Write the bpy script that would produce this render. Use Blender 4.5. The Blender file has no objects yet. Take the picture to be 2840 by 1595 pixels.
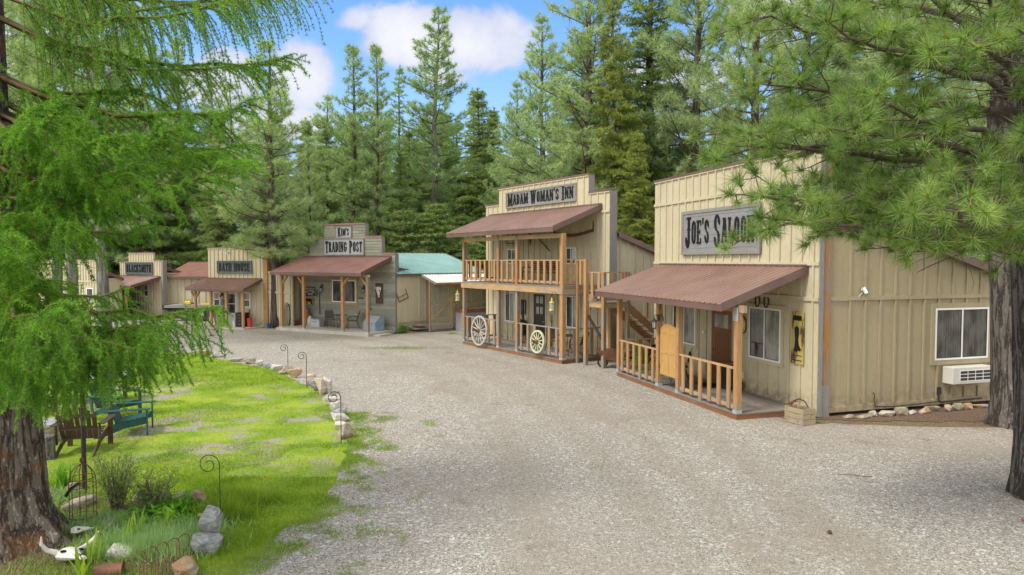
import bpy, bmesh, math, random
import numpy as np
from mathutils import Vector, Matrix, noise as mnoise
R = math.radians
sc = bpy.context.scene
C = sc.collection

# ---------------------------------------------------------------- camera, sky, sun, exposure
CAM_H = 3.7
cam_d = bpy.data.cameras.new("camera"); cam = bpy.data.objects.new("camera", cam_d); C.objects.link(cam)
cam.location = (0, 0, CAM_H); cam.rotation_euler = (R(90 - 2.285), 0, 0)
cam_d.sensor_width = 36; cam_d.lens = 1893 / 2840 * 36
cam_d.clip_start = 0.1; cam_d.clip_end = 3000
sc.camera = cam
sc.cycles.max_bounces = 14; sc.cycles.diffuse_bounces = 7; sc.cycles.transmission_bounces = 8; sc.cycles.transparent_max_bounces = 12
sc.view_settings.view_transform = 'Standard'; sc.view_settings.look = 'None'
sc.view_settings.gamma = 1; sc.view_settings.exposure = 1.42
SUN_EL, SUN_AZ = 52, 236          # azimuth measured clockwise from +Y: the sun stands behind the camera to the left
sd = bpy.data.lights.new("sun", 'SUN'); so = bpy.data.objects.new("sun", sd); C.objects.link(so)
sd.energy = 1.15; sd.angle = R(12); sd.color = (1, .95, .86)
_v = Vector((math.sin(R(SUN_AZ)) * math.cos(R(SUN_EL)), math.cos(R(SUN_AZ)) * math.cos(R(SUN_EL)), math.sin(R(SUN_EL))))
so.rotation_euler = _v.to_track_quat('Z', 'Y').to_euler()

class NT:
    """small helper to write node trees"""
    def __init__(s, tree): s.t = tree; s.n = tree.nodes; s.l = tree.links
    def node(s, typ, **kw):
        n = s.n.new(typ)
        for k, v in kw.items(): setattr(n, k, v)
        return n
    def put(s, sock, v):
        if isinstance(v, bpy.types.NodeSocket): s.l.new(v, sock)
        else: sock.default_value = v
    def math(s, op, a, b=0.0, c=None, clamp=False):
        n = s.node('ShaderNodeMath', operation=op, use_clamp=clamp); s.put(n.inputs[0], a); s.put(n.inputs[1], b)
        if c is not None: s.put(n.inputs[2], c)
        return n.outputs[0]
    def mix(s, f, a, b, mode='MIX'):
        n = s.node('ShaderNodeMix', data_type='RGBA', blend_type=mode)
        s.put(n.inputs[0], f)
        for i, v in ((6, a), (7, b)):
            if not isinstance(v, bpy.types.NodeSocket) and len(v) == 3: v = (*v, 1)
            s.put(n.inputs[i], v)
        return n.outputs[2]
    def noise(s, vec, scale, detail=3, rough=.55, out=0, dist=0):
        n = s.node('ShaderNodeTexNoise'); s.put(n.inputs['Vector'], vec); n.inputs['Scale'].default_value = scale
        n.inputs['Detail'].default_value = detail; n.inputs['Roughness'].default_value = rough; n.inputs['Distortion'].default_value = dist
        return n.outputs[out]
    def ramp(s, f, stops, interp='LINEAR'):
        n = s.node('ShaderNodeValToRGB'); s.put(n.inputs[0], f); e = n.color_ramp.elements; n.color_ramp.interpolation = interp
        while len(e) < len(stops): e.new(.5)
        for i, (p, c) in enumerate(stops):
            e[i].position = p; e[i].color = (c, c, c, 1) if isinstance(c, (int, float)) else (*c, 1)
        return n.outputs[0]
    def maprange(s, v, a, b, c, d, smooth=True):
        n = s.node('ShaderNodeMapRange', interpolation_type='SMOOTHSTEP' if smooth else 'LINEAR')
        s.put(n.inputs[0], v)
        for i, q in enumerate((a, b, c, d)): n.inputs[i + 1].default_value = q
        return n.outputs[0]
    def mapping(s, vec, scale=(1, 1, 1), loc=(0, 0, 0), rot=(0, 0, 0)):
        n = s.node('ShaderNodeMapping'); s.put(n.inputs[0], vec); n.inputs[1].default_value = loc; n.inputs[2].default_value = rot; n.inputs[3].default_value = scale
        return n.outputs[0]

world = bpy.data.worlds.new("World"); sc.world = world; world.use_nodes = True
def build_world():
    world.node_tree.nodes.clear()
    w = NT(world.node_tree)
    sky = w.node('ShaderNodeTexSky', sky_type='NISHITA', sun_disc=False, sun_elevation=R(SUN_EL), sun_rotation=R(SUN_AZ), altitude=900, air_density=1.0, dust_density=.3, ozone_density=1.6)
    geo = w.node('ShaderNodeTexCoord')
    d = geo.outputs['Generated']
    sep = w.node('ShaderNodeSeparateXYZ'); w.put(sep.inputs[0], d)
    x, y, z = sep.outputs
    yy = w.math('MAXIMUM', y, .05)
    px = w.math('DIVIDE', x, yy); pz = w.math('DIVIDE', z, yy)
    comb = w.node('ShaderNodeCombineXYZ'); w.put(comb.inputs[0], px); w.put(comb.inputs[1], pz)
    p = comb.outputs[0]
    n1 = w.noise(p, 8.5, 8, .6, dist=.25)
    blobs = [(-.155, .325, .085, .055, 1), (-.05, .315, .10, .06, 1), (-.22, .345, .06, .03, .7), (-.305, .27, .06, .06, 1), (-.42, .26, .07, .06, 1), (-.37, .20, .12, .045, .85),
             (-.09, .265, .07, .028, .7), (.37, .36, .10, .06, .9), (.25, .27, .12, .06, .8), (.62, .36, .22, .12, .9), (-.75, .30, .25, .12, .9), (-.56, .42, .2, .05, .7), (.1, .62, .3, .1, .9), (1.1, .4, .3, .2, .9), (-1.3, .5, .4, .2, .9)]
    field = None
    for cx, cz, rx, rz, a in blobs:
        dx = w.math('DIVIDE', w.math('SUBTRACT', px, cx), rx); dz = w.math('DIVIDE', w.math('SUBTRACT', pz, cz), rz)
        r2 = w.math('ADD', w.math('MULTIPLY', dx, dx), w.math('MULTIPLY', dz, dz))
        g = w.math('MULTIPLY', w.math('EXPONENT', w.math('MULTIPLY', r2, -.9)), a)
        field = g if field is None else w.math('MAXIMUM', field, g)
    dens = w.math('ADD', field, w.math('MULTIPLY', w.math('SUBTRACT', n1, .5), 1.1))
    front = w.maprange(dens, .42, .70, 0, 1)
    # elsewhere in the sky, out of view: heavy cloud added as neutral fill light
    n2 = w.noise(w.mapping(d, (1, 1, 2.2)), 2.4, 6, .55)
    rest = w.maprange(n2, .36, .52, 0, 1)
    isf = w.maprange(y, .25, .45, 0, 1)
    mixn = w.node('ShaderNodeMix', data_type='FLOAT'); w.put(mixn.inputs[0], isf); w.put(mixn.inputs[2], rest); w.put(mixn.inputs[3], front)
    cov = mixn.outputs[0]
    hz = w.maprange(z, .06, .34, .8, 0)          # paler, milky air low down
    shade = w.maprange(w.math('ADD', w.math('MULTIPLY', w.noise(p, 9, 5, .55), .7), w.math('MULTIPLY', dens, .45)), .45, .95, 0, 1)
    ccol = w.mix(shade, (2.25, 2.45, 3.3), (3.75, 3.7, 3.75))
    skyc = w.mix(1.0, sky.outputs[0], SKY_TINT, 'MULTIPLY')
    skyc = w.mix(hz, skyc, (2.0, 2.65, 3.5))
    ccol = w.mix(isf, (7.8, 7.4, 6.8), ccol)        # unseen cloud behind the viewer, made brighter and warmer to fill the scene
    col = w.mix(w.math('MULTIPLY', cov, .95), skyc, ccol)
    bg = w.node('ShaderNodeBackground'); w.put(bg.inputs[0], col); bg.inputs[1].default_value = .1
    out = w.node('ShaderNodeOutputWorld'); w.l.new(bg.outputs[0], out.inputs[0])
SKY_TINT = (.62, .84, 1.02)
build_world()

# ---------------------------------------------------------------- object helpers
def tag(o, label=None, cat=None, group=None, kind=None):
    if label: o['label'] = label
    if cat: o['category'] = cat
    if group: o['group'] = group
    if kind: o['kind'] = kind
    return o
def thing(name, label, cat, loc=(0, 0, 0), rz=0.0, group=None):
    o = bpy.data.objects.new(name, None); C.objects.link(o); o.empty_display_size = .3
    o.location = loc; o.rotation_euler = (0, 0, rz)
    return tag(o, label, cat, group)
def dup(o, parent=None, **kw):
    c = o.copy(); C.objects.link(c)
    if parent is not None: c.parent = parent
    for ch in o.children: dup(ch, c)
    for k, v in kw.items():
        if k in ('label', 'group', 'category'): c[k] = v
    return c
def np_mesh(name, V, Fc, n, smooth=False):
    """fast mesh from arrays; Fc is (M,n)"""
    V = np.asarray(V, np.float32).reshape(-1, 3); Fc = np.asarray(Fc, np.int32).reshape(-1, n)
    me = bpy.data.meshes.new(name); me.vertices.add(len(V)); me.vertices.foreach_set('co', V.ravel())
    me.loops.add(Fc.size); me.loops.foreach_set('vertex_index', Fc.ravel())
    me.polygons.add(len(Fc)); me.polygons.foreach_set('loop_start', np.arange(0, Fc.size, n, dtype=np.int32))
    me.update(calc_edges=True)
    if smooth: me.polygons.foreach_set('use_smooth', np.ones(len(Fc), bool))
    return me
def link(name, me, mat, parent=None):
    o = bpy.data.objects.new(name, me); C.objects.link(o)
    if mat: me.materials.append(mat) if not me.materials else None
    if parent is not None: o.parent = parent
    return o
class MB:
    def __init__(s): s.v = []; s.f = []
    def add(s, vs, fs):
        b = len(s.v); s.v += [tuple(v) for v in vs]; s.f += [tuple(b + i for i in f) for f in fs]; return s
    def box(s, x0, x1, y0, y1, z0, z1):
        x0, x1 = min(x0, x1), max(x0, x1); y0, y1 = min(y0, y1), max(y0, y1); z0, z1 = min(z0, z1), max(z0, z1)
        return s.add([(x0, y0, z0), (x1, y0, z0), (x1, y1, z0), (x0, y1, z0), (x0, y0, z1), (x1, y0, z1), (x1, y1, z1), (x0, y1, z1)],
                     [(0, 3, 2, 1), (4, 5, 6, 7), (0, 1, 5, 4), (1, 2, 6, 5), (2, 3, 7, 6), (3, 0, 4, 7)])
    def beam(s, p, q, w, h, up=(0, 0, 1)):
        p = Vector(p); q = Vector(q); d = (q - p).normalized(); up = Vector(up)
        if abs(d.dot(up)) > .98: up = Vector((0, 1, 0))
        sx = d.cross(up).normalized(); sy = sx.cross(d).normalized(); sx = sx * (w / 2); sy = sy * (h / 2)
        return s.add([p - sx - sy, p + sx - sy, p + sx + sy, p - sx + sy, q - sx - sy, q + sx - sy, q + sx + sy, q - sx + sy],
                     [(0, 1, 2, 3), (7, 6, 5, 4), (0, 4, 5, 1), (1, 5, 6, 2), (2, 6, 7, 3), (3, 7, 4, 0)])
    def tube(s, pts, r, n=8, cap=True, closed=False):
        pts = [Vector(p) for p in pts]; m = len(pts); rs = r if isinstance(r, (list, tuple)) else [r] * m
        vs = []; ref = None
        for i, p in enumerate(pts):
            a = pts[(i - 1) % m] if (i > 0 or closed) else p; b = pts[(i + 1) % m] if (i < m - 1 or closed) else p
            t = (b - a).normalized()
            if ref is None: ref = Vector((0, 0, 1)) if abs(t.z) < .9 else Vector((1, 0, 0))
            u = t.cross(ref)
            if u.length < 1e-4: u = t.orthogonal()
            u.normalize(); w = u.cross(t).normalized(); ref = w
            for k in range(n):
                th = 2 * math.pi * k / n; vs.append(p + u * (rs[i] * math.cos(th)) + w * (rs[i] * math.sin(th)))
        fs = []
        for i in range(m if closed else m - 1):
            j = (i + 1) % m
            for k in range(n): fs.append((i * n + k, i * n + (k + 1) % n, j * n + (k + 1) % n, j * n + k))
        if cap and not closed: fs.append(tuple(range(n))[::-1]); fs.append(tuple((m - 1) * n + k for k in range(n)))
        return s.add(vs, fs)
    def lathe(s, prof, cx=0, cy=0, n=20, axis='z', cz=0):
        vs = []
        for r, h in prof:
            for k in range(n):
                t = 2 * math.pi * k / n; a, b = r * math.cos(t), r * math.sin(t)
                vs.append((cx + a, cy + b, cz + h) if axis == 'z' else ((cx + a, cy + h, cz + b) if axis == 'y' else (cx + h, cy + a, cz + b)))
        m = len(prof); fs = [(i * n + k, i * n + (k + 1) % n, (i + 1) * n + (k + 1) % n, (i + 1) * n + k) for i in range(m - 1) for k in range(n)]
        fs += [tuple(range(n))[::-1], tuple((m - 1) * n + k for k in range(n))]
        return s.add(vs, fs)
    def prism(s, poly, a, b, axis='y'):
        """polygon (p,q) extruded from a to b: axis y -> (p,?,q); axis x -> (?,p,q); axis z -> (p,q,?)"""
        def P(p, q, t): return (p, t, q) if axis == 'y' else ((t, p, q) if axis == 'x' else (p, q, t))
        n = len(poly); vs = [P(p, q, a) for p, q in poly] + [P(p, q, b) for p, q in poly]
        return s.add(vs, [tuple(range(n)), tuple(range(2 * n - 1, n - 1, -1))] + [(i, (i + 1) % n, n + (i + 1) % n, n + i) for i in range(n)])
    def build(s, name, mat, parent=None, smooth=False, bevel=0, loc=None, rz=None):
        me = bpy.data.meshes.new(name); me.from_pydata(s.v, [], s.f)
        bm = bmesh.new(); bm.from_mesh(me); bmesh.ops.recalc_face_normals(bm, faces=bm.faces)
        if bevel: bmesh.ops.bevel(bm, geom=bm.edges[:], offset=bevel, segments=1, affect='EDGES')
        bm.to_mesh(me); bm.free()
        if smooth:
            for p in me.polygons: p.use_smooth = True
            try: me.set_sharp_from_angle(angle=R(40))
            except Exception: pass
        me.materials.append(mat)
        o = bpy.data.objects.new(name, me); C.objects.link(o)
        if parent is not None: o.parent = parent
        if loc is not None: o.location = loc
        if rz is not None: o.rotation_euler[2] = rz
        return o
class Frame:
    """building frame: x runs along the front towards the viewer's right, y into the building, z up"""
    def __init__(s, O, deg): s.O = Vector((*O, 0)); s.rz = R(deg - 90); s.m = Matrix.Translation(s.O) @ Matrix.Rotation(s.rz, 4, 'Z')
    def w(s, x, y, z=0): return s.m @ Vector((x, y, z))
FJ = Frame((5.20, 15.67), 16.9); FM = Frame((1.77, 24.22), 34); FK = Frame((-6.98, 32.98), 60.6)
FB = Frame((-13.65, 37.43), 68); FS = Frame((-22.2, 43.2), 58); FL = Frame((-25.0, 41.2), 60); FR = Frame((-5.85, 34.70), 45)

# ---------------------------------------------------------------- materials
MATS = {}
def mat(name, build, rough=.7, spec=.3, metal=0.0, **kw):
    if name in MATS: return MATS[name]
    m = bpy.data.materials.new(name); m.use_nodes = True; m.node_tree.nodes.clear(); t = NT(m.node_tree)
    tc = t.node('ShaderNodeTexCoord'); geo = t.node('ShaderNodeNewGeometry')
    t.obj = tc.outputs['Object']; t.pos = geo.outputs['Position']; t.geo = geo
    b = t.node('ShaderNodeBsdfPrincipled'); b.inputs['Roughness'].default_value = rough; b.inputs['Specular IOR Level'].default_value = spec; b.inputs['Metallic'].default_value = metal
    t.bsdf = b
    out = t.node('ShaderNodeOutputMaterial'); t.l.new(b.outputs[0], out.inputs[0]); t.out = out
    r = build(t)
    if r is not None: t.put(b.inputs['Base Color'], r if isinstance(r, bpy.types.NodeSocket) else (*r, 1))
    MATS[name] = m; return m
def bump(t, h, strength=.3, dist=.01):
    n = t.node('ShaderNodeBump'); n.inputs['Strength'].default_value = strength; n.inputs['Distance'].default_value = dist
    t.put(n.inputs['Height'], h); t.put(t.bsdf.inputs['Normal'], n.outputs[0])
def varied(c, amt=.12, scale=3.0, fine=60, bmp=.15):
    def f(t):
        a = t.noise(t.obj, scale, 4); b = t.noise(t.obj, fine, 3)
        k = t.math('ADD', t.math('MULTIPLY', t.math('SUBTRACT', a, .5), amt * 3), t.math('ADD', t.math('MULTIPLY', t.math('SUBTRACT', b, .5), amt * 1.5), 1.0))
        comb = t.node('ShaderNodeCombineXYZ')
        for i in range(3): t.put(comb.inputs[i], k)
        if bmp: bump(t, b, bmp, .004)
        return t.mix(1.0, c, comb.outputs[0], 'MULTIPLY')
    return f
def siding(c):
    def f(t):
        v = t.mapping(t.obj, (1, 1, .12)); g = t.noise(v, 55, 4, .6); big = t.noise(t.obj, 1.1, 3)
        sep = t.node('ShaderNodeSeparateXYZ'); t.put(sep.inputs[0], t.obj)
        low = t.maprange(sep.outputs[2], .05, .75, .75, 0)
        dirt = t.math('MULTIPLY', low, t.maprange(t.noise(t.obj, 6, 4), .35, .65, 0, 1))
        col = t.mix(t.maprange(g, .3, .7, 0, 1), tuple(q * .88 for q in c), tuple(min(1, q * 1.06) for q in c))
        col = t.mix(t.maprange(big, .35, .7, 0, .35), col, tuple(q * .8 for q in c))
        streak = t.noise(t.mapping(t.obj, (1, 1, .06)), 9, 4, .6)
        col = t.mix(t.maprange(streak, .5, .72, 0, .5), col, tuple(q * r for q, r in zip(c, (.74, .70, .62))))
        brd = t.noise(t.mapping(t.obj, (1, 1, .0)), 2.6, 2, .5); col = t.mix(t.maprange(brd, .4, .62, 0, .22), col, tuple(min(1, q * 1.12) for q in c))
        bump(t, g, .25, .003)
        return t.mix(dirt, col, (.2, .15, .1))
    return f
def wood(c1, c2, grey=.25, axis=2, low_grey=True):
    """grained timber; grain runs along the local axis; weathers to grey in patches and close to the ground"""
    def f(t):
        sc_ = [1, 1, 1]; sc_[axis] = .07
        v = t.mapping(t.obj, tuple(sc_)); g = t.noise(v, 45, 5, .65, dist=.4)
        rnd = t.node('ShaderNodeObjectInfo').outputs['Random']
        col = t.mix(t.maprange(g, .3, .7, 0, 1), c1, c2)
        kn = t.node('ShaderNodeTexVoronoi'); s3 = [5, 5, 5]; s3[axis] = 2.3; t.put(kn.inputs['Vector'], t.mapping(t.obj, tuple(s3))); kn.inputs['Scale'].default_value = 1
        col = t.mix(t.maprange(kn.outputs['Distance'], .05, .14, .75, 0), col, (.12, .05, .02))
        col = t.mix(t.math('MULTIPLY', rnd, .35), col, tuple(a * .62 for a in c1))
        patch = t.maprange(t.noise(t.obj, 1.3, 4), .5 - grey * .35, .8 - grey * .35, 0, 1)
        m = t.math('MULTIPLY', patch, min(1, grey * 1.8))
        if low_grey:
            sep = t.node('ShaderNodeSeparateXYZ'); t.put(sep.inputs[0], t.pos)
            m = t.math('MAXIMUM', m, t.maprange(sep.outputs[2], .12, .55, .85, 0))
        bump(t, g, .35, .004)
        return t.mix(m, col, (.24, .225, .20))
    return f
M = {}
TAN = (.54, .48, .33)
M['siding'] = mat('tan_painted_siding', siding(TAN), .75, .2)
M['siding_shaded'] = mat('tan_brown_siding_with_shade', siding((.375, .32, .20)), .75, .2)  # slightly browner tan, with the side wall's shade darkened into the colour
M['trim'] = mat('tan_painted_trim', siding((.52, .475, .335)), .7, .2)
M['cedar'] = mat('orange_cedar', wood((.50, .30, .13), (.33, .165, .065), .16), .65, .25)
M['cedar_h'] = mat('orange_cedar_rail', wood((.56, .38, .20), (.38, .22, .095), .35, 0, False), .65, .25)
M['cedar_worn'] = mat('weathered_cedar', wood((.46, .25, .10), (.28, .13, .05), .45, 2), .7, .2)
M['rim_wood'] = mat('red_brown_rim_board', wood((.28, .13, .06), (.20, .09, .04), .2, 0, False), .7, .2)
M['grey_wood'] = mat('grey_weathered_wood', wood((.34, .33, .31), (.20, .19, .18), .5, 2, False), .8, .15)
M['grey_wood_h'] = mat('grey_weathered_boards', wood((.33, .34, .35), (.19, .195, .20), .4, 0, False), .8, .15)
M['pale_board'] = mat('pale_grey_painted_boards', wood((.50, .51, .50), (.38, .39, .39), .1, 0, False), .8, .15)
M['deck'] = mat('grey_brown_deck_boards', wood((.27, .24, .205), (.17, .145, .12), .35, 0, False), .8, .15)
def planks(c1, c2, h=.145):
    """painted boards of slightly different greys, dark joints between them"""
    w = wood(c1, c2, .18, 0, False)
    def f(t):
        col = w(t); sep = t.node('ShaderNodeSeparateXYZ'); t.put(sep.inputs[0], t.obj)
        q = t.math('DIVIDE', t.math('SUBTRACT', sep.outputs[2], .03), h); fr = t.math('FRACT', q); wn = t.node('ShaderNodeTexWhiteNoise', noise_dimensions='2D')
        c = t.node('ShaderNodeCombineXYZ'); t.put(c.inputs[0], t.math('FLOOR', q)); t.put(c.inputs[1], t.math('FLOOR', t.math('ADD', t.math('DIVIDE', sep.outputs[0], 2.4), t.math('MULTIPLY', t.math('FLOOR', q), .37)))); t.put(wn.inputs['Vector'], c.outputs[0])
        k = t.math('ADD', t.math('MULTIPLY', wn.outputs[0], .35), .82); kk = t.node('ShaderNodeCombineXYZ'); [t.put(kk.inputs[i], k) for i in range(3)]
        return t.mix(1.0, col, kk.outputs[0], 'MULTIPLY')
    return f
M['greenplank'] = mat('grey_green_planks', planks((.36, .36, .28), (.27, .27, .205)), .8, .15)
M['dark_sign'] = mat('slate_blue_sign_board', varied((.10, .125, .125), .2), .7)
M['black'] = mat('black_paint', varied((.012, .012, .012), .3), .55)
M['iron'] = mat('dark_iron', varied((.035, .028, .025), .4), .55, .4)
M['rust'] = mat('rusty_steel', varied((.16, .075, .045), .5, 6), .75, .3)
M['white'] = mat('white_vinyl', varied((.80, .81, .80), .04), .4, .4)
M['offwhite'] = mat('offwhite_plastic', varied((.62, .61, .54), .08), .5, .4)
def glass(c1, c2):
    def f(t):
        t.bsdf.inputs['Coat Weight'].default_value = .6; t.bsdf.inputs['Coat Roughness'].default_value = .02
        n = t.math('ADD', t.math('MULTIPLY', t.noise(t.mapping(t.obj, (1, 1, .02)), 26, 2), .45), t.math('MULTIPLY', t.noise(t.mapping(t.obj, (1, 1, .5)), 3.5, 3), .55))
        wv = t.noise(t.obj, 1.5, 2); bump(t, wv, .05, .05)
        return t.mix(t.maprange(n, .35, .65, 0, 1), c1, c2)
    return f
M['glass'] = mat('dark_window_glass', glass((.02, .023, .022), (.12, .125, .115)), .04, .8)
M['glass_pale'] = mat('window_glass_over_pale_blind', glass((.16, .17, .155), (.42, .43, .39)), .05, .8)
def metal_roof(c):
    def f(t):
        a = t.noise(t.obj, 1.2, 4); b = t.noise(t.mapping(t.obj, (1, .15, 1)), 14, 3)
        col = t.mix(t.maprange(a, .35, .65, 0, .4), c, tuple(min(1, q * 1.35 + .03) for q in c))
        bump(t, b, .08, .01)
        return t.mix(t.maprange(b, .55, .75, 0, .3), col, tuple(q * .75 for q in c))
    return f
M['roof'] = mat('brown_red_metal_roofing', metal_roof((.21, .125, .095)), .3, .6)
M['roof_red'] = mat('red_metal_roofing', metal_roof((.29, .15, .115)), .42, .5)
M['roof_pale'] = mat('sun_bleached_brown_roofing', metal_roof((.33, .22, .19)), .45, .5)
M['fascia'] = mat('brown_metal_trim', metal_roof((.135, .075, .062)), .45, .5)
M['teal'] = mat('teal_metal_roofing', metal_roof((.21, .36, .34)), .4, .5)
M['white_roof'] = mat('white_metal_roofing', metal_roof((.62, .60, .56)), .4, .5)
M['soffit'] = mat('raw_rafter_wood', wood((.46, .27, .12), (.30, .15, .06), .1, 1, False), .75, .15)
M['door_wood'] = mat('stained_brown_door', wood((.27, .125, .045), (.17, .07, .024), .03, 2, False), .5, .35)
M['door_dark'] = mat('dark_brown_door', varied((.035, .025, .02), .25), .45, .4)
M['golden'] = mat('golden_pine_panel', wood((.60, .36, .12), (.45, .24, .07), .15, 2, False), .55, .3)
M['brass'] = mat('yellow_brass_lantern', varied((.55, .40, .08), .2), .4, .5, .3)
M['lampglass'] = mat('pale_lantern_glass', varied((.35, .42, .42), .15), .1, .6)
M['concrete'] = mat('concrete_slab', varied((.46, .42, .36), .18, 2), .85, .15)
M['galv'] = mat('galvanised_steel', varied((.42, .44, .46), .25, 8), .45, .5, .3)
M['bluegalv'] = mat('bluish_galvanised_steel', varied((.24, .33, .42), .35, 5), .5, .5, .2)
M['cream'] = mat('cream_weathered_paint', varied((.44, .42, .36), .3, 8), .7)
M['wheelgreen'] = mat('pale_green_weathered_wood', varied((.50, .52, .34), .25, 8), .75)
M['bone'] = mat('bleached_bone', varied((.66, .63, .56), .14, 8), .7)
M['blue'] = mat('dark_blue_plastic', varied((.01, .09, .17), .15), .45, .4)
M['redp'] = mat('red_plastic', varied((.55, .05, .03), .12), .45, .4)
M['yellow'] = mat('yellow_plastic', varied((.75, .55, .02), .12), .45, .4)
M['rubber'] = mat('black_rubber', varied((.02, .02, .02), .2), .85, .2)
M['brownchair'] = mat('dark_brown_painted_wood', varied((.075, .04, .03), .25, 6), .5, .4)
M['tealchair'] = mat('dark_green_painted_wood', varied((.025, .085, .075), .25, 6), .5, .4)
M['teak'] = mat('golden_bench_wood', varied((.20, .11, .06), .25, 6), .6, .3)
M['mesh_grey'] = mat('grey_sling_fabric', varied((.11, .105, .095), .2, 40), .8, .2)
M['terracotta'] = mat('terracotta', varied((.42, .15, .06), .2, 6), .8)
M['skin'] = mat('skin', varied((.55, .33, .23), .08), .55, .3)
M['denim'] = mat('blue_denim', varied((.04, .08, .17), .2, 30), .85, .1)
M['hair'] = mat('dark_brown_hair', varied((.06, .03, .02), .2, 60), .7)
M['teak_pale'] = mat('pale_weathered_crate_wood', wood((.46, .38, .24), (.28, .22, .13), .3, 0, False), .8, .15)
M['shrub_solid'] = mat('dark_green_rubber', varied((.04, .07, .04), .2), .6, .3)
def plaid(t):
    br = t.node('ShaderNodeTexChecker'); t.put(br.inputs[0], t.obj); br.inputs[1].default_value = (.65, .65, .68, 1); br.inputs[2].default_value = (.14, .2, .32, 1); br.inputs[3].default_value = 22
    return br.outputs[0]
M['plaid'] = mat('white_and_blue_plaid_cloth', plaid, .85, .1)
def poly_panel(t):
    t.bsdf.inputs['Alpha'].default_value = .42
    return (.62, .53, .33)
M['polycarb'] = mat('yellowed_corrugated_plastic', poly_panel, .25, .5)
def mosaic(t):
    v = t.node('ShaderNodeTexVoronoi'); t.put(v.inputs['Vector'], t.obj); v.inputs['Scale'].default_value = 14
    return t.mix(.6, v.outputs['Color'], (.75, .78, .85))
M['mosaic'] = mat('pale_mosaic_tiles', mosaic, .3, .5)
def rock(c1, c2, c3):
    def f(t):
        n = t.noise(t.pos, 2.3, 5, .6); m = t.noise(t.mapping(t.pos, (1, 1, 2.4), rot=(.5, .3, 0)), 7, 6, .65, dist=.6); rs = t.node('ShaderNodeObjectInfo').outputs['Random']
        col = t.mix(t.maprange(m, .35, .65, 0, 1), c1, c2)
        col = t.mix(t.math('MULTIPLY', t.maprange(n, .45, .6, 0, 1), t.maprange(rs, .35, .6, 0, .9)), col, c3)
        bump(t, m, .7, .03)
        return col
    return f
M['quartz'] = mat('pale_quartzite', rock((.60, .57, .51), (.36, .33, .29), (.46, .24, .08)), .8, .25)
M['greyrock'] = mat('grey_banded_rock', rock((.40, .41, .40), (.17, .18, .185), (.28, .24, .18)), .8, .25)
M['tanrock'] = mat('tan_sandstone', rock((.40, .35, .25), (.22, .19, .14), (.30, .18, .09)), .85, .2)
def bark(c1, c2, s=5.0, c3=None, d=.05):
    """long broken plates between dark furrows that run up the trunk"""
    def f(t):
        v = t.mapping(t.obj, (1, 1, .13)); wv = t.noise(v, s * .7, 3, out=1)
        v2 = t.mix(.10, v, wv, 'ADD')
        a = t.noise(v2, s * 1.5, 3, .5); ridge = t.maprange(t.math('ABSOLUTE', t.math('SUBTRACT', a, .5)), 0, .11, 0, 1)
        b = t.noise(t.mapping(t.obj, (1, 1, .35)), s * 4.2, 5, .7); rb = t.maprange(t.math('ABSOLUTE', t.math('SUBTRACT', b, .5)), 0, .1, 0, 1)
        h = t.math('ADD', t.math('MULTIPLY', ridge, .7), t.math('MULTIPLY', rb, .35)); n2 = t.noise(t.obj, 2.6, 4); fl = t.noise(t.obj, 38, 4, .7)
        col = t.mix(t.maprange(h, .1, .95, 0, 1), c2, c1)
        col = t.mix(t.maprange(fl, .4, .7, 0, .5), col, tuple(q * .6 for q in c1))
        if c3: col = t.mix(t.maprange(n2, .52, .66, 0, .7), col, c3)
        bump(t, t.math('ADD', h, t.math('MULTIPLY', fl, .25)), 1.0, d)
        return col
    return f
M['bark_pine'] = mat('grey_brown_pine_bark', bark((.25, .22, .19), (.055, .046, .04), 5), .9, .1)
M['bark_larch'] = mat('reddish_brown_larch_bark', bark((.42, .36, .30), (.08, .055, .042), 4.6, (.33, .17, .08), .09), .9, .1)
M['bark_far'] = mat('dark_grey_bark', bark((.17, .14, .12), (.07, .055, .045), 4), .9, .1)
M['bark_pale'] = mat('pale_grey_bark', bark((.36, .34, .31), (.17, .155, .14), 6), .9, .1)
M['twig'] = mat('brown_grey_twigs', varied((.12, .095, .075), .3, 12), .85, .1)
M['twig_larch'] = mat('tan_larch_twigs', varied((.15, .10, .055), .3, 12), .85, .1)
def leaf(c_dark, c_mid, c_tip, trans=.35, scale=1.2):
    """needles and leaves: each needle its own tint, clumps drift lighter and darker, some light shines through"""
    def f(t):
        r = t.geo.outputs['Random Per Island']; n = t.noise(t.obj, scale, 3)
        k = t.math('ADD', t.math('MULTIPLY', r, .55), t.math('MULTIPLY', t.maprange(n, .3, .7, 0, 1), .45))
        col = t.ramp(k, [(0, c_dark), (.5, c_mid), (1, c_tip)])
        tr = t.node('ShaderNodeBsdfTranslucent'); t.put(tr.inputs[0], t.mix(1.0, col, (1.5, 1.6, .7), 'MULTIPLY'))
        mx = t.node('ShaderNodeMixShader'); mx.inputs[0].default_value = trans
        t.l.new(t.bsdf.outputs[0], mx.inputs[1]); t.l.new(tr.outputs[0], mx.inputs[2]); t.l.new(mx.outputs[0], t.out.inputs[0])
        return col
    return f
M['n_pine'] = mat('long_green_pine_needles', leaf((.06, .11, .03), (.18, .285, .075), (.42, .52, .17), 0.4, 3.0), .5, .35)
M['n_larch'] = mat('fresh_green_larch_needles', leaf((.05, .14, .018), (.125, .29, .035), (.31, .51, .07), 0.48, 2.6), .6, .2)
M['n_ponderosa'] = mat('grey_green_pine_needles', leaf((0.2, 0.27, 0.15), (0.37, 0.46, 0.27), (0.55, 0.62, 0.41), 0.5, 1.2), .55, .3)
M['n_ponderosa2'] = mat('mid_green_pine_needles', leaf((0.16, 0.235, 0.12), (0.29, 0.39, 0.2), (0.45, 0.54, 0.31), 0.5, 1.2), .55, .3)
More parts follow.
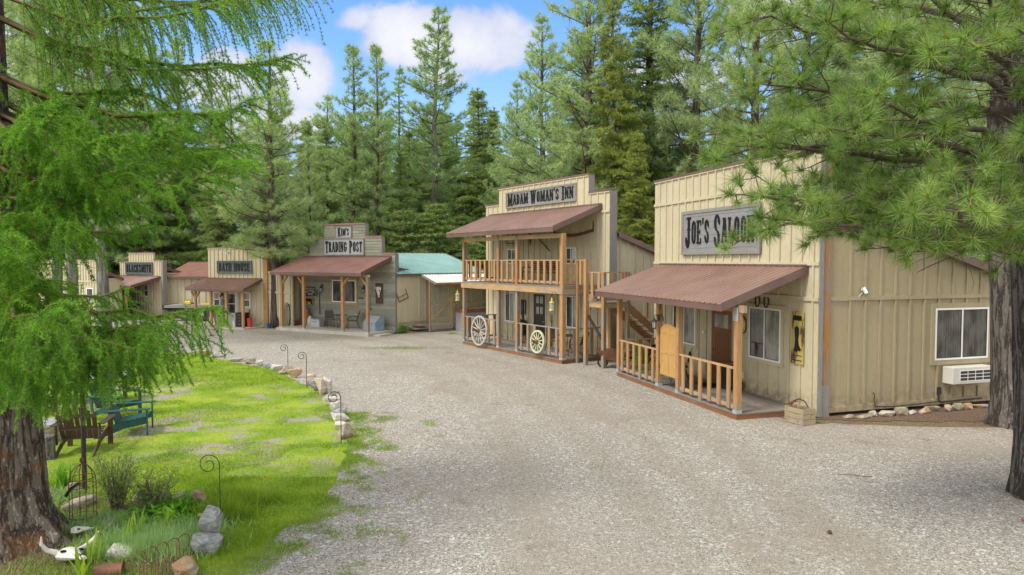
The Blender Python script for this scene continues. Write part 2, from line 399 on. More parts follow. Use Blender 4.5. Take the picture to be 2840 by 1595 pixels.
M['n_fir'] = mat('dark_green_fir_needles', leaf((0.13, 0.185, 0.075), (0.25, 0.33, 0.14), (0.38, 0.46, 0.21), 0.5, 1.2), .6, .25)
M['n_fir_lime'] = mat('yellow_green_fir_needles', leaf((0.14, 0.18, 0.045), (0.27, 0.32, 0.08), (0.42, 0.46, 0.14), 0.42, 0.9), .6, .25)
M['n_larch_far'] = mat('light_green_larch_needles', leaf((0.17, 0.28, 0.08), (0.31, 0.45, 0.14), (0.44, 0.57, 0.22), 0.45, 0.9), .6, .2)
M['grass'] = mat('bright_lawn_grass', leaf((.10, .19, .015), (.23, .35, .03), (.44, .52, .08), .35, 1.6), .6, .2)
M['grass_dull'] = mat('rough_green_grass', leaf((.12, .19, .04), (.24, .32, .08), (.40, .44, .18), .35, .9), .6, .2)
M['litter'] = mat('dry_pine_needles', leaf((.10, .06, .03), (.24, .15, .08), (.38, .26, .15), .1, 2), .8, .1)
M['grass_silver'] = mat('silvery_green_leaves', leaf((.16, .27, .09), (.30, .44, .18), (.48, .60, .33), .35, 2), .6, .2)
M['leafy'] = mat('fresh_green_leaves', leaf((.08, .2, .02), (.16, .36, .03), (.3, .5, .06), .4, 1), .5, .3)
M['shrub'] = mat('olive_shrub_leaves', leaf((.10, .14, .05), (.19, .25, .09), (.32, .38, .14), .35, 1), .6, .2)

# ---- ground materials
def gravel(t):
    p = t.pos
    def cells(scale):
        v = t.node('ShaderNodeTexVoronoi'); t.put(v.inputs['Vector'], p); v.inputs['Scale'].default_value = scale
        s = t.node('ShaderNodeSeparateColor'); t.put(s.inputs[0], v.outputs['Color']); return v, s.outputs[0], s.outputs[1]
    v1, r1, r2 = cells(62); v2, q1, q2 = cells(24)
    stone = t.ramp(r1, [(0, (.125, .105, .082)), (.2, (.235, .207, .165)), (.55, (.33, .30, .247)), (.85, (.395, .378, .325)), (1, (.60, .59, .54))])
    stone = t.mix(t.maprange(q1, .80, .85, 0, .75, False), stone, t.mix(q2, (.33, .25, .195), (.64, .64, .60)))
    n = t.noise(p, .35, 5, .6); n3 = t.noise(p, 1.7, 4, .6); n4 = t.noise(p, .16, 4, .6)
    sep = t.node('ShaderNodeSeparateXYZ'); t.put(sep.inputs[0], p)
    # worn, finer brown wheel tracks that bend with the drive (arcs about a point left of it)
    dx = t.math('SUBTRACT', sep.outputs[0], -27.0); dy = t.math('SUBTRACT', sep.outputs[1], 8.0)
    rad = t.math('SQRT', t.math('ADD', t.math('MULTIPLY', dx, dx), t.math('MULTIPLY', t.math('MULTIPLY', dy, dy), .75)))
    wob = t.math('ADD', rad, t.math('MULTIPLY', n, 1.6))
    tr = None
    for c, w_ in ((28.1, .42), (29.75, .45), (30.9, .35), (32.3, .4)):
        g = t.math('EXPONENT', t.math('MULTIPLY', t.math('POWER', t.math('DIVIDE', t.math('ABSOLUTE', t.math('SUBTRACT', wob, c)), w_), 2.0), -1.0))
        tr = g if tr is None else t.math('MAXIMUM', tr, g)
    fine = t.mix(t.noise(p, 70, 3, .7), (.19, .16, .12), (.34, .295, .235))
    track = t.math('MULTIPLY', tr, t.maprange(t.math('ADD', n3, t.math('MULTIPLY', r2, .35)), .42, .78, .15, .95))
    col = t.mix(t.math('MULTIPLY', track, .62), stone, fine)
    col = t.mix(t.maprange(n, .48, .68, 0, .5), col, (.275, .235, .18))
    col = t.mix(t.maprange(n4, .45, .62, 0, .35), col, (.30, .26, .215))
    col = t.mix(t.maprange(t.noise(p, .9, 5, .65), .58, .70, 0, .45), col, (.19, .14, .10))
    h = t.math('ADD', t.math('MULTIPLY', v1.outputs['Distance'], -1.0), t.math('MULTIPLY', r2, .5))
    bump(t, h, .5, .012)
    return col
M['gravel'] = mat('crushed_gravel', gravel, .9, .2)
def dirt(t):
    n = t.noise(t.pos, 1.1, 5, .6); f = t.noise(t.pos, 22, 4, .65)
    col = t.mix(t.maprange(f, .35, .65, 0, 1), (.11, .08, .055), (.26, .2, .145))
    col = t.mix(t.maprange(n, .5, .65, 0, .5), col, (.12, .15, .05)); bump(t, f, .5, .03); return col
M['forest_floor'] = mat('forest_floor', dirt, .95, .1)
def soil(t):
    f = t.noise(t.pos, 30, 5, .7); col = t.mix(t.maprange(f, .35, .65, 0, 1), (.075, .05, .035), (.24, .17, .12)); bump(t, f, .6, .03); return col
M['soil'] = mat('mulched_soil', soil, .95, .1)
def lawnbase(t):
    n = t.noise(t.pos, .55, 5, .6); f = t.noise(t.pos, 16, 4, .65); m = t.noise(t.pos, 2.2, 4, .6); q = t.noise(t.pos, .9, 4, .55)
    col = t.mix(t.maprange(f, .3, .7, 0, 1), (.13, .22, .015), (.25, .36, .03))
    col = t.mix(t.maprange(q, .42, .62, 0, .6), col, (.36, .42, .06))
    bare = t.math('MULTIPLY', t.maprange(n, .48, .60, 0, 1), t.maprange(m, .40, .54, 0, 1))
    sep = t.node('ShaderNodeSeparateXYZ'); t.put(sep.inputs[0], t.pos)
    zone = t.math('MULTIPLY', t.maprange(sep.outputs[1], 11.5, 13.5, .15, 1), t.maprange(sep.outputs[1], 18.5, 21.5, 1, .1))
    col = t.mix(t.math('MULTIPLY', bare, zone), col, t.mix(f, (.20, .165, .12), (.46, .42, .35)))
    bump(t, f, .8, .05); return col
M['lawn'] = mat('lawn_turf', lawnbase, .9, .1)
# ---------------------------------------------------------------- building parts
def bb_wall(parent, x0, x1, z0, top, y=0.0, t=.12, holes=(), bands=(), pitch=.405, m='siding', at=None, name='wall', off=.2, steps=(), bat=.05, cap=True):
    """board and batten wall. top: height, or list of (xa, xb, z) steps, or callable for a raking top. Outward is -y."""
    mb = MB()
    if callable(top):
        n = 12; xs = [x0 + (x1 - x0) * i / n for i in range(n + 1)]
        mb.prism([(x0, z0), (x1, z0)] + [(x, top(x)) for x in reversed(xs)], y, y + t)
        tf = top
    else:
        st = top if isinstance(top, list) else [(x0, x1, top)]
        xs = sorted(st); poly = [(x0, z0), (x1, z0)]
        for a, b, z in reversed(xs): poly += [(b, z), (a, z)]
        mb.prism(poly, y, y + t)
        def tf(x):
            for a, b, z in st:
                if a - 1e-6 <= x <= b + 1e-6: return z
            return st[0][2]
    d = .038
    x = x0 + off
    while x < x1 - .03:
        a, b = x - bat / 2, x + bat / 2
        segs = [(z0 + .02, min(tf(a), tf(b)) - .05)]
        for (hx0, hx1, hz0, hz1) in list(holes) + [(x0, x1, bz - .05, bz + .05) for bz in bands] + [(x0, x1, z0, z0 + .14)]:
            if b > hx0 and a < hx1:
                ns = []
                for s0, s1 in segs:
                    if hz1 <= s0 or hz0 >= s1: ns.append((s0, s1)); continue
                    if hz0 > s0: ns.append((s0, hz0))
                    if hz1 < s1: ns.append((hz1, s1))
                segs = ns
        for s0, s1 in segs:
            if s1 - s0 > .06: mb.box(a, b, y - d, y, s0, s1)
        x += pitch
    def band(bz0, bz1):
        cuts = [(x0, x1)]
        for (hx0, hx1, hz0, hz1) in holes:
            if hz1 > bz0 and hz0 < bz1:
                ns = []
                for a, b in cuts:
                    if hx1 <= a or hx0 >= b: ns.append((a, b)); continue
                    if hx0 > a: ns.append((a, hx0))
                    if hx1 < b: ns.append((hx1, b))
                cuts = ns
        for a, b in cuts: mb.box(a, b, y - d - .004, y, bz0, bz1)
    for bz in bands: band(bz - .045, bz + .045)
    band(z0 + .005, z0 + .135)
    if not callable(top):
        for a, b, z in (top if isinstance(top, list) else [(x0, x1, top)]):
            mb.box(a + .002, b - .002, y - d - .006, y, z - .085, z - .004)
    loc, rz = at if at else ((0, 0, 0), 0)
    return mb.build(name, M[m], parent, loc=loc, rz=rz)
def cap_flashing(parent, segs, y0, y1, m='fascia'):
    for a, b, z in segs:
        mb = MB(); mb.box(a, b, y0, y1, z + .002, z + .03); mb.box(a, b, y0 - .008, y0, z - .05, z + .03); mb.build('cap_flashing', M[m], parent)
def window(parent, x0, x1, z0, z1, y=0.0, kind='slider', trim='trim', at=None, p1='glass', p2='glass_pale', tw=.095, fm='white'):
    loc, rz = at if at else ((0, 0, 0), 0)
    f = MB(); w = .045; yo, yi = y - .050, y - .002
    f.box(x0, x1, yo, yi, z0, z0 + w); f.box(x0, x1, yo, yi, z1 - w, z1); f.box(x0, x0 + w, yo, yi, z0 + w, z1 - w); f.box(x1 - w, x1, yo, yi, z0 + w, z1 - w)
    if kind == 'slider':
        xm = (x0 + x1) / 2; f.box(xm - .024, xm + .024, yo + .003, yi, z0 + w, z1 - w); rects = [(x0 + w, xm - .024, z0 + w, z1 - w, p1), (xm + .024, x1 - w, z0 + w, z1 - w, p2)]
    elif kind == 'hung':
        zm = (z0 + z1) / 2; f.box(x0 + w, x1 - w, yo + .003, yi, zm - .024, zm + .024); rects = [(x0 + w, x1 - w, z0 + w, zm - .024, p1), (x0 + w, x1 - w, zm + .024, z1 - w, p2)]
    else: rects = [(x0 + w, x1 - w, z0 + w, z1 - w, p1)]
    o = f.build('window', M[fm], parent, loc=loc, rz=rz)
    for a, b, c, d, p in rects:
        MB().box(a, b, yo + .014, yi, c, d).build('pane', M[p], o)
        g = MB(); s = .014                                    # dark gasket round the pane
        g.box(a, b, yo + .006, yo + .0135, c, c + s); g.box(a, b, yo + .006, yo + .0135, d - s, d); g.box(a, a + s, yo + .006, yo + .0135, c + s, d - s); g.box(b - s, b, yo + .006, yo + .0135, c + s, d - s)
        g.build('gasket', M['black'], o)
    if trim:
        t = MB(); q = y - .044
        t.box(x0 - tw, x1 + tw, q, y - .001, z1, z1 + tw); t.box(x0 - tw, x1 + tw, q, y - .001, z0 - tw, z0); t.box(x0 - tw, x0, q, y - .001, z0, z1); t.box(x1, x1 + tw, q, y - .001, z0, z1)
        t.build('window_trim', M[trim], o)
    return o
def porch_roof(parent, x0, x1, yf, yw, zf, zw, m='roof', fas=.17, rib=.23, rafters=True, name='porch_roof'):
    """sloping sheet-metal roof from the wall (yw, zw) down to the front edge (yf, zf)"""
    th = .022; mb = MB()
    n = max(2, int(round((x1 - x0) / (rib)))); sp = (x1 - x0) / n; sect = []
    for i in range(n):
        a = x0 + i * sp
        sect += [(a, .03), (a + .022, .03), (a + .04, 0), (a + sp * .5 - .014, 0), (a + sp * .5, .012), (a + sp * .5 + .014, 0), (a + sp - .017, 0)]
    sect += [(x1, .03)]
    vs = []; fs = []
    for (y, z) in ((yf, zf), (yw, zw)):
        vs += [(x, y, z + h) for x, h in sect] + [(x, y, z + h - th) for x, h in sect]
    k = len(sect); K2 = 2 * k
    for i in range(k - 1):
        fs += [(i, i + 1, K2 + i + 1, K2 + i), (k + i + 1, k + i, K2 + k + i, K2 + k + i + 1), (i + 1, i, k + i, k + i + 1), (K2 + i, K2 + i + 1, K2 + k + i + 1, K2 + k + i)]
    fs += [(0, K2, K2 + k, k), (k - 1, 2 * k - 1, K2 + 2 * k - 1, K2 + k - 1)]
    mb.add(vs, fs); o = mb.build(name, M[m], parent)
    fm = 'fascia' if m != 'white_roof' else 'cedar_h'
    f = MB(); f.box(x0 + .002, x1 - .002, yf + .012, yf + .034, zf - fas, zf - th - .001); f.build('fascia', M[fm], o)
    for xa in (x0 - .006, x1 - .018):
        d = zw - zf
        r = MB(); r.prism([(yf + .006, zf - fas), (yw, zw - fas), (yw, zw + .026), (yf + .006, zf + .026)], xa, xa + .024, 'x'); r.build('rake_trim', M['fascia' if m != 'white_roof' else 'grey_wood'], o)
    if rafters:
        r = MB(); c = int((x1 - x0) / .61); L = yw - yf
        for i in range(c + 1):
            x = x0 + .08 + (x1 - x0 - .16) * i / c
            r.prism([(yf + .05, zf - .15), (yw, zw - .15), (yw, zw - th - .012), (yf + .05, zf - th - .012)], x - .019, x + .019, 'x')
        r.build('rafters', M['soffit'], o)
        s_ = MB(); s_.prism([(yf + .04, zf - th - .011), (yw, zw - th - .011), (yw, zw - th - .003), (yf + .04, zf - th - .003)], x0 + .03, x1 - .03, 'x'); s_.build('sheathing', M['soffit'], o)
    if zw > zf:                                             # flashing where the roof meets the wall
        f = MB(); f.box(x0 + .02, x1 - .02, yw - .05, yw - .002, zw + .006, zw + .05); f.build('wall_flashing', M['fascia'], o)
    return o
def roof_slab(parent, x0, x1, ya, yb, za, zb, m, rib=.3):
    return porch_roof(parent, x0, x1, ya, yb, za, zb, m, fas=.16, rib=rib, rafters=False, name='roof')
def post(parent, x, y, z0, z1, w=.14, m='cedar', name='post', base=True):
    o = MB().box(x - w / 2, x + w / 2, y - w / 2, y + w / 2, z0, z1).build(name, M[m], parent, bevel=.006)
    if base: MB().box(x - w / 2 - .006, x + w / 2 + .006, y - w / 2 - .006, y + w / 2 + .006, z0 - .01, z0 + .07).build('post_bracket', M['galv'], o)
    return o
def railing(parent, p0, p1, zb, zt, n, skip=(), m='cedar', mr='cedar_h', bw=.125, low=True, extend=()):
    """rail from p0 to p1 (x,y); balusters are flat 2x6 boards standing outside the rails"""
    p0 = Vector((*p0, 0)); p1 = Vector((*p1, 0)); L = (p1 - p0).length; d = (p1 - p0).normalized(); rz = math.atan2(d.y, d.x)
    r = MB(); r.box(0, L, -.045, .045, zt - .038, zt)
    if low: r.box(0, L, -.02, .02, zb, zb + .085)
    o = r.build('railing', M[mr], parent, loc=p0, rz=rz)
    for i in range(n):
        if i in skip: continue
        x = L * (i + .5) / n; zz = zb - .02 - (.09 if i in extend else 0)
        MB().box(x - bw / 2, x + bw / 2, -.060, -.0215, zz, zt - .0395).build('baluster', M[m], o)
    return o
def deck(parent, x0, x1, y0, y1, z, rim=.14, m='deck', mr='rim_wood'):
    mb = MB(); n = max(2, int(round((y1 - y0) / .145))); w = (y1 - y0) / n
    for i in range(n): mb.box(x0, x1, y0 + i * w + .006, y0 + (i + 1) * w - .006, z - .03, z - (i * 7 % 3) * .0015)
    o = mb.build('deck', M[m], parent)
    r = MB(); r.box(x0 + .01, x1 - .01, y0 + .02, y0 + .06, z - .031 - rim, z - .031); r.box(x1 - .05, x1 - .01, y0 + .061, y1, z - .031 - rim, z - .031); r.box(x0 + .01, x0 + .05, y0 + .061, y1, z - .031 - rim, z - .031)
    r.build('rim_board', M[mr], o); return o

# western slab letters, drawn as strokes; cap height 1
def glyph(ch):
    P = []; S = .15; T = .075
    def box(x0, x1, y0, y1): P.append([(x0, y0), (x1, y0), (x1, y1), (x0, y1)])
    def serif(x, y, w=.13, up=True):
        box(x - w, x + w, y if up else y - T, y + T if up else y)
    def stem(x, y0=0, y1=1, w=S, sp=True, s0=True, s1=True):
        box(x - w / 2, x + w / 2, y0, y1)
        if s0: serif(x, y0)
        if s1: serif(x, y1, up=False)
        if sp: m = (y0 + y1) / 2; P.append([(x - w * .8, m), (x, m - .055), (x + w * .8, m), (x, m + .055)])
    def diag(xa, ya, xb, yb, w=S): P.append([(xa - w / 2, ya), (xa + w / 2, ya), (xb + w / 2, yb), (xb - w / 2, yb)])
    def arc(cx, cy, rx, ry, a0, a1, w=S, wy=T):
        n = 8
        for i in range(n):
            t0 = R(a0 + (a1 - a0) * i / n); t1 = R(a0 + (a1 - a0) * (i + 1) / n)
            P.append([(cx + rx * math.cos(t0), cy + ry * math.sin(t0)), (cx + rx * math.cos(t1), cy + ry * math.sin(t1)), (cx + (rx - w) * math.cos(t1), cy + (ry - wy) * math.sin(t1)), (cx + (rx - w) * math.cos(t0), cy + (ry - wy) * math.sin(t0))])
    W = .5
    if ch == 'A': diag(.08, 0, .24, 1, .09); diag(.44, 0, .28, 1, .17); box(.13, .4, .3, .38); serif(.08, 0, .1); serif(.44, 0, .12); serif(.25, 1, .12, False); W = .54
    elif ch == 'B': stem(.12); arc(.14, .76, .27, .24, -90, 90); arc(.14, .27, .32, .27, -90, 90); W = .5
    elif ch == 'C': arc(.26, .72, .22, .28, 0, 180); arc(.26, .28, .22, .28, 180, 360); box(.04, .19, .28, .72); box(.36, .48, .66, .78); W = .5
    elif ch == 'D': stem(.12); arc(.14, .66, .32, .34, 0, 90); arc(.14, .34, .32, .34, 270, 360); box(.31, .46, .34, .66); W = .5
    elif ch == 'E': stem(.12); box(.1, .44, 0, T); box(.1, .44, 1 - T, 1); box(.37, .44, 0, .24); box(.37, .44, .76, 1); box(.1, .34, .46, .54); box(.31, .36, .4, .6); W = .48
    elif ch == 'F': stem(.12); box(.1, .42, 1 - T, 1); box(.35, .42, .74, 1); box(.1, .32, .46, .54); box(.29, .34, .4, .6); W = .44
    elif ch == 'G': arc(.26, .72, .22, .28, 0, 180); arc(.26, .28, .22, .28, 180, 360); box(.04, .19, .28, .72); box(.34, .49, .28, .46); box(.24, .52, .42, .49); box(.38, .48, .66, .78); W = .54
    elif ch == 'H': stem(.12); stem(.44); box(.12, .44, .46, .54); W = .56
    elif ch == 'I': stem(.13); W = .26
    elif ch == 'J': box(.22, .37, .25, 1); arc(.2, .26, .17, .26, 180, 360); box(.03, .13, .22, .34); serif(.3, 1, .16, False); P.append([(.14, .6), (.3, .55), (.45, .6), (.3, .65)]); W = .44
    elif ch == 'K': stem(.12); diag(.2, .42, .42, 1, .09); diag(.46, 0, .24, .58, .16); serif(.44, 0, .1); serif(.42, 1, .1, False); W = .54
    elif ch == 'L': stem(.12); box(.1, .42, 0, T); box(.35, .42, 0, .28); W = .45
    elif ch == 'M': stem(.11, w=.1); stem(.6); diag(.36, .05, .16, 1, .14); diag(.34, .05, .55, 1, .07); W = .72
    elif ch == 'N': stem(.1, w=.09, sp=False); stem(.46, w=.09, sp=False, s0=False); diag(.46, 0, .12, 1, .17); W = .57
    elif ch == 'O': arc(.25, .7, .21, .3, 0, 180); arc(.25, .3, .21, .3, 180, 360); box(.04, .19, .3, .7); box(.31, .46, .3, .7); W = .5
    elif ch == 'P': stem(.12); arc(.14, .72, .3, .28, -90, 90); W = .47
    elif ch == 'R': stem(.12); arc(.14, .74, .28, .26, -90, 90); diag(.42, 0, .24, .5, .15); serif(.43, 0, .09); W = .52
    elif ch == 'S': arc(.24, .74, .2, .26, 0, 270, .14, T); arc(.24, .26, .2, .26, -180, 90, .14, T); box(.36, .44, .68, .8); box(.04, .12, .2, .32); W = .48
    elif ch == 'T': stem(.25); box(.03, .47, 1 - T, 1); box(.03, .1, .76, 1); box(.4, .47, .76, 1); W = .5
    elif ch == 'U': stem(.12, .26, s0=False); stem(.42, .26, w=.1, s0=False); arc(.26, .28, .21, .28, 180, 360); W = .54
    elif ch == 'W': diag(.2, 0, .08, 1, .16); diag(.2, 0, .34, .95, .07); diag(.46, 0, .34, .95, .16); diag(.46, 0, .6, 1, .07); serif(.08, 1, .12, False); serif(.34, 1, .1, False); serif(.6, 1, .1, False); W = .7
    elif ch == 'Y': diag(.25, .4, .08, 1, .15); diag(.25, .4, .42, 1, .08); stem(.25, 0, .45, sp=False, s1=False); W = .5
    elif ch == "'": P.append([(.02, 1.08), (.14, 1.08), (.1, .82), (.05, .82)]); W = .16
    elif ch == ' ': W = .3
    return P, W
def lettering(parent, words, x0, x1, z0, h, y, t=.02, small=.8, m='black', name='lettering', gap=.07, sink=0):
    """words in capitals; the first letter of each word is larger. Fills x0..x1 on a board whose face is at y"""
    items = []; x = 0
    first = True
    for ch in words:
        s = 1 if (first or small == 1) else small
        P, W = glyph(ch.upper()); items.append((P, x, s, ch)); x += (W + gap) * s
        first = ch == ' '
    k = (x1 - x0) / (x - gap); mb = MB(); c = 0
    for P, gx, s, ch in items:
        base = (1 - s) * .5 * h if small != 1 else 0
        for poly in P:
            c += 1
            mb.prism([(x0 + (gx + px * s) * k, z0 + base * (0 if ch == "'" else 1) + (pz * s + (1 - s) * (.5 if ch == "'" else 0)) * h) for px, pz in poly], y - t - .0004 * (c % 12), y + .001)
    return mb.build(name, M[m], parent)
def sign(F, x0, x1, z0, z1, y, text, name, label, tx, tz, th, board='grey_wood_h', frame='grey_wood', planks=5, small=.78, fw=.09, cat='sign', letters='black', group=None, t=.05):
    """a framed plank sign fixed to a wall: board of planks, frame, raised letters"""
    o = thing(name, label, cat, F.w((x0 + x1) / 2, y, z0), F.rz, group)
    cx = (x0 + x1) / 2; mb = MB(); n = planks; h = (z1 - z0) / n
    for i in range(n): mb.box(x0 - cx + .01, x1 - cx - .01, -t + (i * 5 % 3) * .003, -.021, i * h + .003 + (0 if i else .01), (i + 1) * h - .003 - (.01 if i == n - 1 else 0))
    mb.build('board', M[board], o)
    f = MB(); q = -t - .02
    f.box(x0 - cx, x1 - cx, q, -.02, 0, fw); f.box(x0 - cx, x1 - cx, q, -.02, z1 - z0 - fw, z1 - z0); f.box(x0 - cx, x0 - cx + fw, q, -.02, fw + .001, z1 - z0 - fw - .001); f.box(x1 - cx - fw, x1 - cx, q, -.02, fw + .001, z1 - z0 - fw - .001)
    f.build('frame', M[frame], o, bevel=.004)
    for (w, a, b, zz, hh) in text: lettering(o, w, a - cx, b - cx, zz - z0, hh, -t, small=small, m=letters)
    return o

# ---------------------------------------------------------------- ground
def sheet(name, pts, z, m, kind='structure', mx=None):
    mb = MB(); n = len(pts); mb.add([(x, y, z) for x, y in pts], [tuple(range(n))])
    o = mb.build(name, M[m]); bm = bmesh.new(); bm.from_mesh(o.data); bmesh.ops.triangulate(bm, faces=bm.faces)
    for f in bm.faces:
        if f.normal.z < 0: f.normal_flip()
    bm.to_mesh(o.data); bm.free()
    o['kind'] = kind; return o
sheet('ground', [(-900, -200), (900, -200), (900, 1500), (-900, 1500)], 0 - .008, 'forest_floor')
def smooth_pts(pts, n=6, jit=0.0, seed=1, closed=True):
    rnd = random.Random(seed); out = []; m = len(pts)
    for i in range(m if closed else m - 1):
        p0, p1, p2, p3 = (Vector(pts[(i + j - 1) % m]) if closed else Vector(pts[min(max(i + j - 1, 0), m - 1)]) for j in range(4))
        for k in range(n):
            t = k / n
            q = .5 * ((2 * p1) + (-p0 + p2) * t + (2 * p0 - 5 * p1 + 4 * p2 - p3) * t * t + (-p0 + 3 * p1 - 3 * p2 + p3) * t ** 3)
            out.append((q.x + rnd.uniform(-jit, jit), q.y + rnd.uniform(-jit, jit)))
    if not closed: out.append(tuple(pts[-1]))
    return out
GRAVEL = smooth_pts([(-60, 47), (-40, 41), (-24, 43.5), (-17, 41), (-14, 37.6), (-12, 37.5), (-7, 34), (-4.5, 35), (-2.3, 35.5), (0, 31), (3.5, 26.6), (5.2, 24), (5, 20), (6.3, 15.9), (7.6, 15.3), (10.5, 15.0), (13, 15.3), (17, 14), (19, 5), (16, -12), (-6, -14), (-9, 0), (-8, 6), (-16, 14), (-22, 24), (-34, 30), (-60, 38)], 6, .06, 3)
sheet('gravel_drive', GRAVEL, 0, 'gravel')
LAWN = smooth_pts([(-3.35, 13.7), (-3.15, 12.6), (-3.0, 11.5), (-2.9, 10.4), (-3.08, 9.5), (-3.2, 8.85), (-3.5, 8.1), (-3.6, 7.2), (-4.4, 6.0), (-7, 5.5), (-13, 8), (-18, 16), (-20, 22), (-17.5, 26.5), (-13, 27.0), (-11.2, 25.6), (-9.5, 24.1), (-8.4, 23.2), (-7.5, 22.1), (-6.9, 21.2), (-5.9, 19.8), (-5.3, 19.0), (-4.75, 17.9), (-4.3, 16.6), (-3.9, 15.4)], 5, .05, 5)
sheet('lawn', LAWN, .004, 'lawn')
BED = smooth_pts([(-3.9, 8.2), (-4.1, 9.2), (-4.5, 9.95), (-5.2, 10.2), (-6.4, 10.5), (-7.6, 10.9), (-8.6, 10.2), (-9, 8), (-7, 6), (-4.2, 6.6), (-3.7, 7.4)], 4, .04, 8)
sheet('garden_bed', BED, .008, 'soil')
sheet('soil_strip', smooth_pts([(7.6, 15.7), (9, 15.55), (11, 15.6), (14, 16.2), (14, 19), (7.6, 16.2)], 10, .09, 9), .004, 'soil')

# ---------------------------------------------------------------- the saloon (nearest building, right)
def empty_building(name, F, label): return thing(name, label, 'building', F.w(0, 0, 0), F.rz)
jo = empty_building('false_front_saloon', FJ, 'tan one-storey false-front building with brown porch roof, swing doors and pine branches over its front')
Wy = 1.95
jw = [(-2.2, -.93, 1.1, 2.46), (-6.15, -4.85, 1.08, 2.42)]
holes = [(a - .1, b + .1, c - .1, d + .1) for a, b, c, d in jw] + [(-4.1, -2.9, 0, 2.36)]
bb_wall(jo, -7.5, .35, .03, 6.38, y=Wy, holes=holes, bands=(2.78, 3.62, 5.56), off=.38, t=.1)
cap_flashing(jo, [(-7.52, .36, 6.38)], Wy - .04, Wy + .3)
for a, b, c, d in jw: window(jo, a, b, c, d, Wy)
d_ = MB(); d_.box(-3.98, -3.0, Wy - .02, Wy - .001, .15, 2.26); dr = d_.build('door', M['door_wood'], jo)
p_ = MB()
for i in range(7): p_.box(-3.86 + i * .104, -3.775 + i * .104, Wy - .032, Wy - .02, .95, 1.62)
p_.box(-3.9, -3.08, Wy - .034, Wy - .02, 1.66, 1.72); p_.box(-3.9, -3.08, Wy - .034, Wy - .02, .85, .92)
p_.box(-3.88, -3.53, Wy - .03, Wy - .02, .28, .78); p_.box(-3.45, -3.1, Wy - .03, Wy - .02, .28, .78); p_.build('door_panel', M['door_wood'], dr)
MB().box(-3.82, -3.16, Wy - .03, Wy - .02, 1.76, 2.14).build('pane', M['glass_pale'], dr)
MB().tube([(-3.88, Wy - .02, 1.1), (-3.88, Wy - .07, 1.1), (-3.8, Wy - .075, 1.1)], .012, 6).lathe([(.03, 0), (.03, -.02)], -3.88, Wy - .02, 10, 'y', 1.1).build('handle', M['iron'], dr)
t_ = MB(); t_.box(-4.08, -3.99, Wy - .03, Wy - .001, .15, 2.35); t_.box(-2.99, -2.9, Wy - .03, Wy - .001, .15, 2.35); t_.box(-3.989, -2.991, Wy - .03, Wy - .001, 2.265, 2.35); t_.build('door_trim', M['trim'], dr)
deck(jo, -6.35, 0, -.02, Wy - .004, .15)
for x in (-.07, -2.66, -3.74, -6.28): post(jo, x, .06, .15, 2.52)
MB().box(-6.5, .2, .02, .10, 2.5, 2.66).build('beam', M['cedar_h'], jo)
MB().box(-.16, .02, -.016, -.004, 2.3, 2.62).build('post_bracket', M['galv'], jo)
porch_roof(jo, -7.05, -.0, -.45, Wy - .026, 2.70, 3.55)
railing(jo, (-6.2, .06), (-3.82, .06), .24, 1.18, 6, extend=(3,))
railing(jo, (-2.58, .06), (-.15, .06), .24, 1.2, 6, extend=(2,))
railing(jo, (-6.28, Wy - .03), (-6.28, .15), .24, 1.18, 4)
# return of the false front and the long side wall
MB().box(.355, .375, Wy - .02, Wy + .10, .02, 6.36).build('corner_board', M['grey_wood'], jo)
MB().box(.10, .34, Wy + .102, Wy + .34, 0.75, 6.36).build('corner_post', M['cedar_worn'], jo)
MB().box(.10, .345, Wy + .1015, Wy + .345, 0, .75).build('corner_post_foot', M['grey_wood'], jo)
rk = lambda y: 5.02 - (y - 2.3) * .308
SL = ((.28, 2.3, 0), R(90))
bb_wall(jo, 0, 6.9, .08, lambda s: rk(2.3 + s) - .08, at=SL, m='siding_shaded', bands=(2.79,), holes=[(3.09, 5.06, 1.08, 2.62), (3.38, 5.06, .5, 1.2)], pitch=.455, off=.58)
window(jo, 3.2, 4.95, 1.2, 2.5, at=SL, p2='glass', trim='siding_shaded', tw=.12)
bb_wall(jo, 0, 6.9, .08, lambda s: rk(9.2 - s) - .08, at=((-7.42, 9.2, 0), R(-90)), m='siding_shaded')
roof_slab(jo, -7.5, .48, 9.4, Wy + .35, rk(9.4), rk(Wy + .35), 'roof')
a = thing('air_conditioner', 'white window air conditioner with louvred side below the side wall window', 'air conditioner', FJ.w(.28, 5.78, .62), FJ.rz + R(90))
b = MB(); b.box(0, 1.3, -.32, -.021, 0, .42).build('casing', M['offwhite'], a, bevel=.012)
g = MB()
for i in range(4): g.box(.22, 1.23, -.328, -.3205, .07 + i * .085, .085 + i * .085)
for i in range(5): g.box(.22 + i * .25, .235 + i * .25, -.3285, -.3205, .07, .34)
g.build('grille', M['white'], a); MB().box(.225, 1.225, -.324, -.3202, .075, .335).build('vent', M['iron'], a)
c = thing('security_camera', 'small white security camera on the tan side wall above the horizontal trim', 'camera', FJ.w(.26, 3.25, 2.93), FJ.rz)
MB().tube([(0, 0, .05), (.08, 0, .09)], .03, 8).build('mount', M['white'], c); MB().tube([(.08, -.02, .12), (.13, .03, -.02)], .045, 10).build('body', M['white'], c)
MB().tube([(.128, .028, -.016), (.134, .034, -.03)], .03, 8).build('lens', M['black'], c)
tag(MB().tube([FJ.w(.29, 2.4, 2.73), FJ.w(.31, 2.8, 2.74), FJ.w(.31, 3.1, 2.8), FJ.w(.32, 3.22, 2.93)], .008, 5).build('camera_cable', M['offwhite']), 'thin pale cable running along the side wall to the camera', 'cable')
